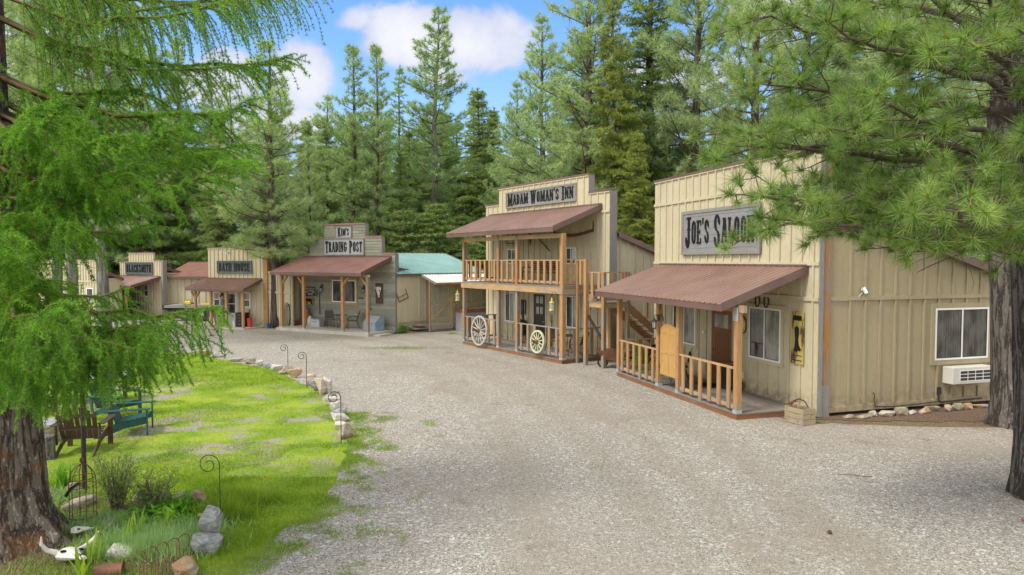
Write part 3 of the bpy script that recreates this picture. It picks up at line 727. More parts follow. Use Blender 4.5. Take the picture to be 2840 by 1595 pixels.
tag(MB().tube([FJ.w(.31, 3.62, .5), FJ.w(.33, 3.64, .45), FJ.w(.33, 3.63, .3), FJ.w(.35, 3.66, .16), FJ.w(.36, 4.2, .13), FJ.w(.37, 5, .15), FJ.w(.36, 5.7, .17)], .012, 6).build('garden_hose', M['iron']), 'thin dark hose running along the foot of the side wall', 'hose')
cd = thing('electric_conduit', 'grey electric junction box and conduit under the air conditioner', 'conduit', FJ.w(.29, 5.65, .14), FJ.rz)
MB().box(0, .07, -.05, .05, .2, .38).build('junction_box', M['iron'], cd); MB().tube([(.04, 0, .2), (.04, 0, .06), (.06, .06, .01), (.06, 1.4, .03)], .02, 8).build('pipe', M['iron'], cd)

sign(FJ, -5.65, -1.75, 3.87, 5.22, Wy - .02, [("JOE'S SALOON", -5.42, -2.0, 4.08, .95)], 'saloon_sign', "large grey plank sign with black letters JOE'S SALOON partly hidden by pine branches", 0, 0, 0, small=.74, fw=.1, planks=7)
# bat-wing door between the porch posts
bw = thing('swing_door', 'golden pine bat-wing swing door with arched top between the saloon porch posts', 'door', FJ.w(-3.2, .06, .5), FJ.rz)
arch = [(-.44, .0), (.44, .0), (.44, 1.32)] + [(.44 - .88 * i / 12, 1.32 + .13 * math.sin(math.pi * i / 12)) for i in range(1, 12)] + [(-.44, 1.32)]
MB().prism(arch, -.014, .014).build('panel_back', M['golden'], bw)
f = MB()
for x in (-.44, -.04, .36): f.box(x, x + .08, -.026, .026, .0, 1.3)
for z in (0, .6, 1.16): f.box(-.359, -.041, -.0255, .0255, z, z + .09); f.box(.041, .359, -.0255, .0255, z, z + .09)
f.build('frame', M['golden'], bw, bevel=.004)
for z in (.15, 1.1): MB().box(-.462, -.43, -.034, -.027, z, z + .13).build('hinge', M['iron'], bw)
# ---------------------------------------------------------------- two-storey inn
mo = empty_building('two_storey_inn', FM, 'tan two-storey false-front inn with upstairs balcony, cedar posts and brown metal roof')
My = 1.9
mw = [(-6.47, -5.72, .97, 2.28), (-2.08, -1.3, 1.05, 2.3)]; mu = [(-6.28, -5.62, 3.55, 4.2), (-2.1, -1.5, 3.55, 4.2)]
H_ = [(a - .1, b + .1, c - .1, d + .1) for a, b, c, d in mw + mu] + [(-4.45, -3.35, 0, 2.4)]
top = [(-8.15, -7.03, 6.25), (-7.03, -.8, 6.96), (-.8, .4, 6.27)]
bb_wall(mo, -8.15, .4, .03, top, y=My, holes=H_, bands=(2.62, 5.5), off=.2, t=.1)
cap_flashing(mo, [(-8.18, -7.05, 6.25), (-7.05, -.78, 6.96), (-.765, .42, 6.27)], My - .04, My + .3)
for a, b, c, d in mw: window(mo, a, b, c, d, My)
for a, b, c, d in mu: window(mo, a, b, c, d, My, p2='glass')
dr = MB().box(-4.3, -3.5, My - .02, My - .001, .15, 2.28).build('door', M['door_dark'], mo)
for x in (-4.12, -3.85):
    for z in (1.45, 1.9): MB().box(x, x + .19, My - .027, My - .02, z, z + .3).build('pane', M['glass_pale'], dr)
MB().box(-4.15, -3.65, My - .028, My - .02, .35, 1.15).build('door_panel', M['door_dark'], dr)
MB().lathe([(.03, 0), (.035, -.05)], -3.58, My - .02, 10, 'y', 1.15).build('handle', M['brass'], dr)
t_ = MB(); t_.box(-4.4, -4.31, My - .03, My - .001, .15, 2.37); t_.box(-3.49, -3.4, My - .03, My - .001, .15, 2.37); t_.box(-4.309, -3.491, My - .03, My - .001, 2.285, 2.37); t_.build('door_trim', M['trim'], dr)
deck(mo, -7.05, 0.02, -.02, My - .004, .15)
for x in (-.02, -2.86, -4.2, -6.98): post(mo, x, .06, .15, 4.66, m='cedar' if x > -1 else 'cedar_worn', w=.15 if x < -1 else .17)
MB().box(-7.1, .06, -.06, -.021, 2.5, 2.7).build('beam', M['cedar_h'], mo)
MB().box(.062, .1, -.05, My - .01, 2.48, 2.68).build('beam', M['cedar_h'], mo)
MB().box(-7.05, .06, .0, .08, 4.5, 4.66).build('beam', M['cedar_h'], mo)
deck(mo, -7.08, .09, -.02, My - .03, 2.78, .05, mr='cedar_h')
j = MB()
for i in range(12): j.box(-6.9 + i * .6, -6.86 + i * .6, .15, My - .04, 2.56, 2.69)
j.build('joists', M['soffit'], mo)
railing(mo, (-6.9, .06), (-4.28, .06), 2.86, 3.72, 7); railing(mo, (-4.12, .06), (-2.94, .06), 2.86, 3.72, 3); railing(mo, (-2.78, .06), (-.1, .06), 2.86, 3.72, 7)
railing(mo, (-6.9, .06), (-4.28, .06), .26, 1.26, 6, skip=(2, 3), m='cedar_worn', mr='grey_wood_h')
railing(mo, (-2.78, .06), (-.1, .06), .26, 1.27, 6, skip=(3,), m='cedar_worn', mr='grey_wood_h')
railing(mo, (.0, .14), (.0, 1.78), .24, 1.23, 2, m='cedar_worn', mr='grey_wood_h', low=False)
railing(mo, (-6.98, My - .03), (-6.98, .15), .26, 1.26, 4, m='cedar_worn', mr='grey_wood_h'); railing(mo, (-6.98, My - .03), (-6.98, .15), 2.86, 3.72, 4)
porch_roof(mo, -7.78, -.0, -.42, My - .026, 4.88, 5.76)
post(mo, 0.12, .62, .0, 3.72, base=False, w=.09)
MB().box(.402, .42, My - .02, My + .1, .02, 6.25).build('corner_board', M['grey_wood'], mo)
MB().box(.15, .4, My + .102, My + .36, 0, 6.25).build('corner_post', M['grey_wood'], mo)
MB().box(-.81, -.792, My + .001, My + .3, 6.3, 6.95).build('step_board', M['grey_wood'], mo)
mr_ = lambda y: 4.76 - (y - 2.13) * .31
bb_wall(mo, 0, 6.5, .05, lambda s: mr_(2.3 + s) - .1, at=((.32, 2.3, 0), R(90)), m='siding', bands=(2.7,))
bb_wall(mo, 0, 6.5, .05, lambda s: mr_(8.8 - s) - .1, at=((-8.07, 8.8, 0), R(-90)), m='siding')
roof_slab(mo, -8.15, .5, 9.0, My + .37, mr_(9.0), mr_(My + .37), 'roof')
sign(FM, -6.38, -1.46, 5.99, 6.70, My - .02, [("MADAM WOMAN'S INN", -6.22, -1.62, 6.08, .54)], 'inn_sign', "long grey framed sign with black letters MADAM WOMAN'S INN above the balcony roof", 0, 0, 0, small=.82, fw=.07, planks=4)
# stair: landing, posts, flights
st = MB(); L0, L1, Y0, Y1, ZL = .58, 1.6, .62, 1.82, 2.25
ld = deck(mo, L0, L1, Y0, Y1, ZL, .16, mr='cedar_h')
for (x, y, z) in ((.66, .60, 3.74), (1.53, .66, 3.3), (1.53, 1.76, 3.3), (.66, 1.76, 2.2)): post(mo, x, y - .04, 0, z, w=.13, base=False, m='cedar' if x < 1 else 'cedar_worn')
stair = MB().prism([(1.8, 2.2), (4.95, -.02), (4.55, -.02), (1.8, 1.88)], 1.5, 1.545, 'x').prism([(1.8, 2.2), (4.95, -.02), (4.55, -.02), (1.8, 1.88)], .66, .705, 'x').build('stair', M['cedar'], mo)
for i in range(11):
    y = 1.92 + i * .27; z = ZL - (i + 1) * .19
    if z > .05: MB().box(.706, 1.499, y - .02, y + .25, z - .035, z).build('tread', M['cedar_h'], stair)
MB().beam((1.57, 1.8, 3.2), (1.57, 4.7, 1.1), .05, .09).build('handrail', M['cedar_h'], stair)
for i in range(3): y = 2.6 + i * .85; MB().box(1.546, 1.59, y, y + .09, 2.2 - (y - 1.8) * .70, 3.13 - (y - 1.8) * .72).build('baluster', M['cedar'], stair)
up = MB().box(.1, .4, 1.0, 1.78, 2.56, 2.6).box(.35, .66, 1.0, 1.78, 2.38, 2.42).build('upper_steps', M['grey_wood_h'], mo)
MB().prism([(.1, 2.7), (.75, 2.28), (.75, 2.0), (.1, 2.45)], .92, .96).build('stringer', M['cedar_h'], mo)
railing(mo, (.02, .16), (.02, .62), 2.86, 3.74, 1); railing(mo, (.12, .60), (.6, .60), 2.86, 3.72, 1, low=False)
railing(mo, (.74, .66), (1.46, .66), 2.4, 3.3, 2, low=False); railing(mo, (1.53, .72), (1.53, 1.7), 2.4, 3.3, 2, low=False)
MB().beam((.7, .62, 1.75), (1.48, .62, .95), .05, .1).build('brace', M['iron'], mo)

# ---------------------------------------------------------------- trading post (green-grey planks)
ko = empty_building('trading_post', FK, 'grey-green plank false-front shop with stepped parapet, red metal porch roof and concrete porch')
Ky = 1.95
def plank_wall(parent, x0, x1, segs, y, holes):
    mb = MB(); z = .03; zt = max(s[2] for s in segs); i = 0
    while z < zt - .02:
        z1 = min(z + .145, zt)
        for a, b, t in segs:
            c1 = min(z1, t)
            if c1 - z < .02: continue
            parts = [(a, b)]
            for hx0, hx1, hz0, hz1 in holes:
                if hz1 > z + .07 and hz0 < c1 - .07:
                    np_ = []
                    for p, q in parts:
                        if hx1 <= p or hx0 >= q: np_.append((p, q)); continue
                        if hx0 > p: np_.append((p, hx0))
                        if hx1 < q: np_.append((hx1, q))
                    parts = np_
            for p, q in parts: mb.prism([(y - .034, z + .014), (y - .016, c1 - .002), (y, c1 - .002), (y, z + .014)], p, q, 'x')
        z = z1; i += 1
    poly = [(x0, .02), (x1, .02)]
    for a, b, t in reversed(sorted(segs)): poly += [(b, t), (a, t)]
    mb.prism(poly, y, y + .1); return mb.build('wall', M['greenplank'], parent)
ks = [(-6.65, -5.83, 4.05), (-5.83, -4.70, 4.93), (-4.70, -1.83, 5.62), (-1.83, -.74, 4.93), (-.74, .12, 4.05)]
plank_wall(ko, -6.65, .12, ks, Ky, [(-4.27, -2.4, 1.36, 2.75)])
cap_flashing(ko, [(-6.67, -5.84, 4.05), (-5.845, -4.71, 4.93), (-4.715, -1.815, 5.62), (-1.8, -.725, 4.93), (-.71, .14, 4.05)], Ky - .04, Ky + .22, 'roof_red')
window(ko, -4.15, -2.5, 1.47, 2.64, Ky - .01, kind='fixed', trim='cedar_h', tw=.12)
sl = MB().box(-6.32, .05, -.06, Ky - .03, -.02, .15).build('porch_slab', M['concrete'], ko, bevel=.01)
MB().box(.07, .5, .25, 1.15, -.02, .075).build('step', M['concrete'], ko, bevel=.01)
for x in (-.05, -1.66, -4.34, -5.95):
    post(ko, x, .05, .15, 2.93, m='cedar_worn' if x > -.1 else 'cedar')
MB().box(-6.1, .1, .02, .08, 2.88, 2.99).build('beam', M['cedar_h'], ko)
for x, s in ((-.05, -1), (-1.66, 1), (-4.34, -1), (-5.95, 1)): MB().beam((x, .05, 2.45), (x + s * .42, .05, 2.86), .09, .09).build('brace', M['cedar'], ko)
porch_roof(ko, -6.3, -.08, -.4, Ky - .03, 3.10, 3.87, 'roof_red', fas=.15)
MB().box(.122, .14, Ky - .03, Ky + .22, .02, 4.03).build('corner_board', M['grey_wood'], ko)
MB().box(-.05, .12, Ky + .101, Ky + .28, 0, 4.03).build('corner_post', M['grey_wood'], ko)
for x, a, b in ((-1.83, 4.96, 5.6), (-.74, 4.08, 4.91)): MB().box(x, x + .02, Ky + .0, Ky + .22, a, b).build('step_board', M['grey_wood'], ko)
roof_slab(ko, -6.6, .0, 7.5, Ky + .3, 2.8, 3.3, 'teal')
so_ = sign(FK, -4.74, -1.87, 3.95, 4.86, Ky - .03, [("TRADING POST", -4.6, -2.0, 4.09, .64)], 'shop_sign', 'pale grey sign board lettered TRADING POST on the stepped plank front', 0, 0, 0, small=.84, fw=.06, planks=3, board='pale_board', frame='grey_wood')
sign(FK, -3.86, -2.72, 4.865, 5.52, Ky - .03, [("KIM'S", -3.68, -2.9, 4.96, .46)], 'shop_name_sign', "small pale square sign lettered KIM'S standing above the longer shop sign", 0, 0, 0, small=.8, fw=.05, planks=2, board='pale_board', frame='grey_wood')

# ---------------------------------------------------------------- teal-roofed building with lean-to, behind the shop
ro = thing('teal_roofed_building', 'tan building with teal metal roof and a white-roofed plastic-sided lean-to', 'building', FR.w(0, 0), FR.rz)
bb_wall(ro, 0, 5.9, .03, 2.98, at=((0, 0, 0), R(90)), bands=(.55,), pitch=.4)
r_ = porch_roof(ro, 0, 6.15, 0, 3.7, 3.02, 4.12, 'teal', fas=.12, rib=.3, rafters=False, name='roof')
r_.rotation_euler[2] = R(90); r_.location = (.18, -.1, 0)
r_ = porch_roof(ro, 0, 4.6, 0, 1.35, 2.55, 3.0, 'white_roof', fas=.1, rib=.2, rafters=False, name='lean_to_roof')
r_.rotation_euler[2] = R(90); r_.location = (1.36, 1.42, 0)
for y in (1.45, 2.9, 4.3, 5.7): post(ro, .85, y, 0, 2.68, w=.09, m='cedar_worn' if y < 2 else 'cedar', base=False)
MB().box(.84, .88, 1.5, 5.7, 1.42, 1.5).box(.84, .88, 1.5, 5.7, .55, .63).box(.84, .88, 1.5, 5.7, 2.55, 2.63).build('wall_framing', M['cedar_worn'], ro)
mb = MB(); vs = []; n = 90
for i in range(n + 1): y = 1.5 + 4.2 * i / n; x = .905 + .012 * (i % 2); vs += [(x, y, .12), (x, y, 2.6)]
mb.add(vs, [(2 * i, 2 * i + 2, 2 * i + 3, 2 * i + 1) for i in range(n)]); mb.build('corrugated_panel', M['polycarb'], ro)
MB().beam((.4, 1.9, .5), (.4, 3.3, 1.6), .05, .1).beam((.4, 3.2, .1), (.4, 3.2, 1.7), .09, .09).beam((.4, 3.7, .1), (.4, 3.7, 1.7), .09, .09).build('inner_handrail', M['cedar'], ro)
MB().box(-.01, .03, 2.3, 3.1, .5, 2.45).build('door', M['bluegalv'], ro)
MB().box(.02, .86, 1.5, 5.7, .0, .35).build('floor', M['grey_wood'], ro)
for i in range(3): MB().box(.08, .75, .35 + .27 * i, 1.35, .17 * i, .05 + .17 * i).build('step', M['cedar_worn'], ro)
pl = thing('planter_box', 'raised bed clad in blue-grey metal with a red-brown board rim by the plastic lean-to', 'planter', FR.w(1.25, 3.0), FR.rz)
MB().box(-.2, .5, 0, 2.2, 0, .95).build('side', M['galv'], pl); MB().box(-.23, .53, -.03, 2.23, .951, 1.15).build('rim', M['rim_wood'], pl)

# ---------------------------------------------------------------- bath house
bo = empty_building('bath_house', FB, 'tall narrow tan false-front wash building with brown porch roof and white door')
bb_wall(bo, -3.95, 0, .03, 4.42, holes=[(-2.85, -1.75, 0, 2.0), (-1.42, -.82, 1.0, 2.0), (-3.62, -3.0, 1.0, 2.0)], pitch=.3, off=.15, bands=(2.3,))
cap_flashing(bo, [(-3.97, .02, 4.42)], -.04, .2)
window(bo, -1.33, -.91, 1.09, 1.9, kind='hung', p1='glass'); window(bo, -3.53, -3.09, 1.09, 1.9, kind='hung', p1='glass')
dr = MB().box(-2.76, -1.84, -.03, -.001, .06, 1.93).build('door', M['offwhite'], bo)
MB().box(-2.6, -2.0, -.036, -.031, .75, 1.8).build('pane', M['glass'], dr); MB().box(-2.6, -2.0, -.04, -.0365, 1.24, 1.28).build('mid_rail', M['white'], dr); MB().box(-2.7, -2.66, -.07, -.031, .95, 1.05).build('handle', M['iron'], dr)
t_ = MB(); t_.box(-2.85, -2.77, -.035, -.001, .05, 2.0); t_.box(-1.83, -1.75, -.035, -.001, .05, 2.0); t_.box(-2.769, -1.831, -.035, -.001, 1.935, 2.0); t_.build('door_trim', M['trim'], dr)
MB().box(-4.0, -.1, -1.4, -.03, -.02, .05).build('porch_slab', M['concrete'], bo)
for x in (-.35, -1.5, -2.6, -3.72): post(bo, x, -1.15, .05, 2.0, w=.12, base=False)
MB().box(-4.0, -.15, -1.19, -1.1, 1.98, 2.08).build('beam', M['cedar_h'], bo)
for s in (-1, 1): MB().beam((-3.72, -1.15, 1.6), (-3.72 + s * .3, -1.15, 1.97), .08, .08).build('brace', M['cedar'], bo)
porch_roof(bo, -4.15, -.05, -1.45, -.026, 2.16, 2.67, fas=.12)
MB().box(.0, .3, -.02, .25, 0, 4.4).build('corner_post', M['cedar'], bo)
bb_wall(bo, -3.85, .2, .03, 3.2, y=4.0); roof_slab(bo, -3.9, .25, 5.6, .14, 2.9, 3.6, 'roof')
bb_wall(bo, 0, 1.62, .03, 3.1, y=0, at=((.31, .06, 0), R(0)), bands=(1.95,), pitch=.42, name='link_wall')
sign(FB, -3.23, -.72, 2.96, 3.67, -.022, [("BATH HOUSE", -3.08, -.86, 3.09, .45)], 'wash_house_sign', 'dark slate sign with black letters BATH HOUSE above the wash house porch', 0, 0, 0, small=1, fw=.06, planks=2, board='dark_sign', frame='dark_sign')
lp = thing('barn_light', 'small grey gooseneck lamp above the wash house sign', 'lamp', FB.w(-2.2, -.02, 4.1), FB.rz)
MB().tube([(0, 0, 0), (0, -.2, .06), (0, -.3, .0)], .018, 6).build('arm', M['galv'], lp); MB().lathe([(.03, .05), (.14, -.03), (.14, -.05)], 0, -.32, 14).build('shade', M['galv'], lp)

# ---------------------------------------------------------------- smithy and the buildings beyond
so2 = empty_building('smithy', FS, 'far tan false-front workshop with stepped parapet and a bleached brown porch roof')
bb_wall(so2, -4.8, 0, .03, [(-4.8, -3.7, 3.65), (-3.7, -.85, 4.2), (-.85, 0, 3.72)], holes=[(-1.98, -1.3, 1.25, 2.25)], pitch=.3, off=.15)
cap_flashing(so2, [(-4.82, -3.72, 3.65), (-3.72, -.83, 4.2), (-.81, .02, 3.72)], -.04, .2)
window(so2, -1.88, -1.42, 1.36, 2.13, kind='hung'); MB().box(.0, .22, -.02, .25, 0, 3.7).build('corner_post', M['grey_wood'], so2)
porch_roof(so2, -5.0, -.05, -1.9, -.026, 2.15, 2.66, 'roof_pale', fas=.12)
for x in (-.9, -2.6, -4.6): post(so2, x, -1.75, .0, 2.0, w=.12, base=False)
for s in (-1, 1): MB().beam((-4.6, -1.75, 1.6), (-4.6 + s * .3, -1.75, 1.97), .08, .08).build('brace', M['cedar'], so2)
MB().box(-4.9, -.1, -1.79, -1.7, 1.98, 2.06).build('beam', M['cedar_h'], so2)
bb_wall(so2, 0, 1.2, .03, 2.9, at=((.0, .25, 0), R(90)), pitch=.4); roof_slab(so2, -4.8, .0, 1.5, .2, 2.9, 3.3, 'roof')
sign(FS, -4.0, -.82, 2.78, 3.58, -.022, [("BLACKSMITH", -3.85, -.97, 2.93, .5)], 'smithy_sign', 'dark slate sign with black letters BLACKSMITH half hidden by larch sprays', 0, 0, 0, small=1, fw=.07, planks=2, board='dark_sign', frame='dark_sign')
wo = thing('red_roofed_shed', 'long low tan shed with pinkish red metal roof between the two far false fronts', 'building', (-22.1, 43.7, 0), 0)
bb_wall(wo, 0, 6, .03, 2.62, bands=(2.1,), pitch=.45); porch_roof(wo, -.1, 6.2, -.35, 3.2, 2.68, 3.57, 'roof_red', fas=.13, rib=.28, rafters=False, name='roof')
MB().box(2.8, 3.0, -.02, .0, 1.75, 1.9).build('vent', M['iron'], wo)
fo = empty_building('far_false_front', FL, 'farthest tan false-front building behind grey trunks at the left')
bb_wall(fo, -9, 0, .03, 3.75, holes=[(-1.3, -.4, 1.3, 2.1), (-6.3, -5.3, 1.2, 2.2)], bands=(2.4,), pitch=.3); cap_flashing(fo, [(-9.02, .02, 3.75)], -.04, .2)
window(fo, -1.2, -.5, 1.4, 2.0, kind='fixed', trim='trim'); window(fo, -6.2, -5.4, 1.3, 2.1, kind='fixed'); MB().box(0, .22, -.02, .25, 0, 3.75).build('corner_post', M['grey_wood'], fo)
bb_wall(fo, 0, 1.2, .03, 2.6, at=((.0, .25, 0), R(90))); porch_roof(fo, -9, .1, 1.5, .25, 2.6, 3.1, 'roof_red', rafters=False, name='roof')
# ---------------------------------------------------------------- vegetation
def unit(a): return a / np.maximum(np.linalg.norm(a, axis=-1, keepdims=True), 1e-9)
def needle_mesh(name, P, D, k, length, width, spread, rng, m, parent=None, back=.0, lvar=.25, droop=0.0, tuft=.0):
    """k needles round each shoot: P positions, D shoot directions"""
    ts = np.repeat(1 + tuft * rng.uniform(-1, 1, (len(P), 1)), k, 0)
    P = np.repeat(np.asarray(P, float), k, 0); D = unit(np.repeat(np.asarray(D, float), k, 0)); N = len(P)
    d = unit(D * (1 - spread) + unit(rng.normal(size=(N, 3))) * spread * 1.25); d[:, 2] -= droop; d = unit(d)
    L = ts * length * (1 + lvar * rng.uniform(-1, 1, (N, 1)))
    s = unit(np.cross(d, rng.normal(size=(N, 3)))) * width / 2
    b = P - D * back * rng.uniform(0, 1, (N, 1))
    V = np.stack([b - s, b + s, b + d * L], 1).reshape(-1, 3)
    return link(name, np_mesh(name, V, np.arange(3 * N).reshape(-1, 3), 3), m, parent)
def tubes_mesh(name, paths, m, parent=None, n=4):
    """paths: list of (points (k,3), radii (k,)) turned into one limb mesh"""
    V = []; Fc = []; b = 0
    th = np.arange(n) * 2 * np.pi / n; cs = np.cos(th)[None, :, None]; sn = np.sin(th)[None, :, None]
    for pts, rad in paths:
        pts = np.asarray(pts, float); k = len(pts); t = unit(np.gradient(pts, axis=0)); ref = np.array([.31, .2, .93]); u = unit(np.cross(t, ref)); w = np.cross(u, t)
        r = np.asarray(rad, float)[:, None, None]
        V.append((pts[:, None, :] + r * (u[:, None, :] * cs + w[:, None, :] * sn)).reshape(-1, 3))
        i = np.arange(k - 1)[:, None] * n; j = np.arange(n)[None, :]; j2 = (j + 1) % n
        Fc.append(np.stack([i + j, i + j2, i + n + j2, i + n + j], -1).reshape(-1, 4) + b); b += k * n
    return link(name, np_mesh(name, np.concatenate(V), np.concatenate(Fc), 4, True), m, parent)
def trunk_mesh(name, path, rad, m, parent=None, n=16, rough=.06, rng=None, flare=0):
    """tapered trunk with buttresses and uneven bark relief"""
    rng = rng or np.random.default_rng(1); path = np.asarray(path, float); k = len(path); V = []
    ph = rng.uniform(0, 6.28, 6)
    for i, p in enumerate(path):
        t = i / (k - 1); r0 = rad[i]
        for j in range(n):
            a = 2 * math.pi * j / n; z = p[2]
            f = 1 + rough * (math.sin(3 * a + ph[0] + z * .5) + .6 * math.sin(7 * a + ph[1] + z * 1.1) + .5 * math.sin(13 * a + ph[2] - z * 2.0)) + rough * rng.uniform(-.6, .6)
            fl = flare * math.exp(-max(z, 0) / .35) * (1 + .45 * math.sin(5 * a + ph[3]) + .2 * math.sin(9 * a + ph[4]))
            r = r0 * f + fl; V.append((p[0] + r * math.cos(a), p[1] + r * math.sin(a), z))
    Fc = [(i * n + j, i * n + (j + 1) % n, (i + 1) * n + (j + 1) % n, (i + 1) * n + j) for i in range(k - 1) for j in range(n)]
    return link(name, np_mesh(name, V, Fc, 4, True), m, parent)
def bend(p0, d0, L, k, rng, up=0.0, wob=.08):
    """a limb path of k points; up bends it upward (or down) along its length"""
    pts = [np.array(p0, float)]; d = np.array(d0, float); d /= np.linalg.norm(d); s = L / (k - 1)
    for i in range(k - 1):
        pts.append(pts[-1] + d * s); d = d + np.array([0, 0, up * s]) + rng.normal(size=3) * wob * s ** .5; d /= np.linalg.norm(d)
    return np.array(pts)
def conifer(seed, h, cb, rmax, style, leafm, barkm, r0, name):
    """returns (trunk mesh, limb mesh, crown mesh) about the origin"""
    rng = np.random.default_rng(seed); k = 14
    zz = np.linspace(0, h, k); ax = np.cumsum(rng.normal(size=(k, 2)) * .05 * h / 20, 0); ax -= ax[0]
    tp = np.column_stack([ax, zz]); tr = r0 * (1 - zz / h) ** .8 + .02
    T = trunk_mesh('trunk', tp, tr, barkm, rng=rng, n=10, flare=r0 * .35)
    limbs = []; P = []; D = []
    step = {'pine': .50, 'fir': .30, 'larch': .36}[style]
    z = cb
    while z < h - .25:
        t = (z - cb) / (h - cb); 
        if style == 'pine': Lz = rmax * (min(1, .55 + t * 2.2)) * (1 - t) ** .75 + .25
        elif style == 'fir': Lz = rmax * (1 - t) ** .85 + .15
        else: Lz = rmax * (1 - t) ** .7 + .15
        kk = rng.integers(3, 6) if style != 'fir' else rng.integers(5, 8)
        a0 = rng.uniform(0, 6.28)
        for q in range(kk):
            if rng.uniform() < .12: continue
            a = a0 + q * 6.283 / kk + rng.normal() * .3; L = Lz * rng.uniform(.42, 1.2)
            el = {'pine': -.05 + .75 * t, 'fir': -.05 + .5 * t, 'larch': .1 + .4 * t}[style] + rng.normal() * .1
            c = np.array([np.interp(z, zz, tp[:, 0]), np.interp(z, zz, tp[:, 1]), z])
            d = np.array([math.cos(a) * math.cos(el), math.sin(a) * math.cos(el), math.sin(el)])
            up = {'pine': .16, 'fir': -.22, 'larch': .05}[style]
            m_ = 6; pth = bend(c, d, L, m_, rng, up, .10); limbs.append((pth, np.linspace(.012 + .014 * L, .006, m_)))
            nt = max(3, int(L / ({'pine': .22, 'fir': .16, 'larch': .2}[style])))
            for i in range(nt):
                f = .22 + .78 * (i + rng.uniform()) / nt; w = f * (m_ - 1); i0 = min(int(w), m_ - 2); p = pth[i0] + (pth[i0 + 1] - pth[i0]) * (w - i0); dd = unit(pth[i0 + 1] - pth[i0])
                side = unit(np.cross(dd, [0, 0, 1.])) * (1 if i % 2 else -1)
                tl = L * .34 * (1.15 - f) + .22
                td = unit(dd * .6 + side * rng.uniform(.5, 1.1) + np.array([0, 0, {'pine': .35, 'fir': -.25, 'larch': -.15}[style]]) + rng.normal(size=3) * .15)
                e = p + td * tl
                limbs.append((np.array([p, (p + e) / 2 + rng.normal(size=3) * .02, e]), [.008, .006, .004]))
                if style == 'pine':
                    P.append(e); D.append(td + [0, 0, .4])
                    if tl > .4: P.append(p + td * tl * .6 + side * .1); D.append(td + [0, 0, .5])
                elif style == 'fir':
                    for g in np.linspace(.1, 1, max(3, int(tl / .11))): P.append(p + td * tl * g); D.append(td)
                else:
                    for g in np.linspace(.1, 1, max(3, int(tl / .12))): P.append(p + td * tl * g + [0, 0, -.05 * g]); D.append(td)
            P.append(pth[-1]); D.append(pth[-1] - pth[-2])
        z += step * rng.uniform(.6, 1.3)
    for _ in range(6): P.append([tp[-1, 0] + rng.normal() * .05, tp[-1, 1] + rng.normal() * .05, h - rng.uniform(0, .4)]); D.append([0, 0, 1])
    for i in range(int(cb / .5)):                    # dead stubs below the crown
        a = rng.uniform(0, 6.28); z = rng.uniform(1.5, cb + 1); L = rng.uniform(.3, 1.4)
        limbs.append((bend([0, 0, z], [math.cos(a), math.sin(a), .1], L, 4, rng, 0, .3), np.linspace(.018, .004, 4)))
    Lm = tubes_mesh('limbs', limbs, M['twig'], n=4)
    prm = {'pine': (26, .30, .026, .66), 'fir': (11, .18, .034, .55), 'larch': (11, .14, .03, .75)}[style]
    Cm = needle_mesh('crown', P, D, prm[0], prm[1], prm[2], prm[3], rng, leafm, back=.1 if style == 'pine' else .05, tuft=.3)
    out = (T.data, Lm.data, Cm.data)
    for o in (T, Lm, Cm): bpy.data.objects.remove(o)
    return out
KINDS = {
    'A': conifer(11, 16, 3.9, 3.4, 'pine', M['n_ponderosa'], M['bark_far'], .24, 'a'),
    'B': conifer(12, 18, 5.5, 2.8, 'pine', M['n_ponderosa2'], M['bark_far'], .22, 'b'),
    'C': conifer(13, 20, 7.0, 3.2, 'pine', M['n_ponderosa2'], M['bark_pale'], .26, 'c'),
    'D': conifer(14, 19, 3.0, 4.3, 'pine', M['n_ponderosa'], M['bark_far'], .28, 'd'),
    'F': conifer(15, 16, 1.2, 2.8, 'fir', M['n_fir'], M['bark_far'], .22, 'f'),
    'G': conifer(16, 18, 1.0, 3.2, 'fir', M['n_fir_lime'], M['bark_far'], .24, 'g'),
    'L': conifer(17, 17, 4.0, 1.7, 'larch', M['n_larch_far'], M['bark_far'], .17, 'l'),
    'S': conifer(18, 6, .4, 1.7, 'fir', M['n_fir'], M['bark_far'], .09, 's'),
}
KH = dict(A=16, B=18, C=20, D=19, F=16, G=18, L=17, S=6)
NAMES = dict(A='pine_tree', B='pine_tree', C='pine_tree', D='pine_tree', F='fir_tree', G='fir_tree', L='larch_tree', S='fir_sapling')
tr_rnd = random.Random(5)
def plant_tree(k, x, y, h, w=1.0, label=None, group=None, lean=0.0, rz=None):
    s = h / KH[k]; t = thing(NAMES[k], label, 'tree', (x, y, -.02), tr_rnd.uniform(0, 6.28) if rz is None else rz, group)
    t.scale = (s * w, s * w, s); t.rotation_euler[1] = lean
    for n, me in zip(('trunk', 'limbs', 'crown'), KINDS[k]):
        o = bpy.data.objects.new(n, me); C.objects.link(o); o.parent = t
    return t
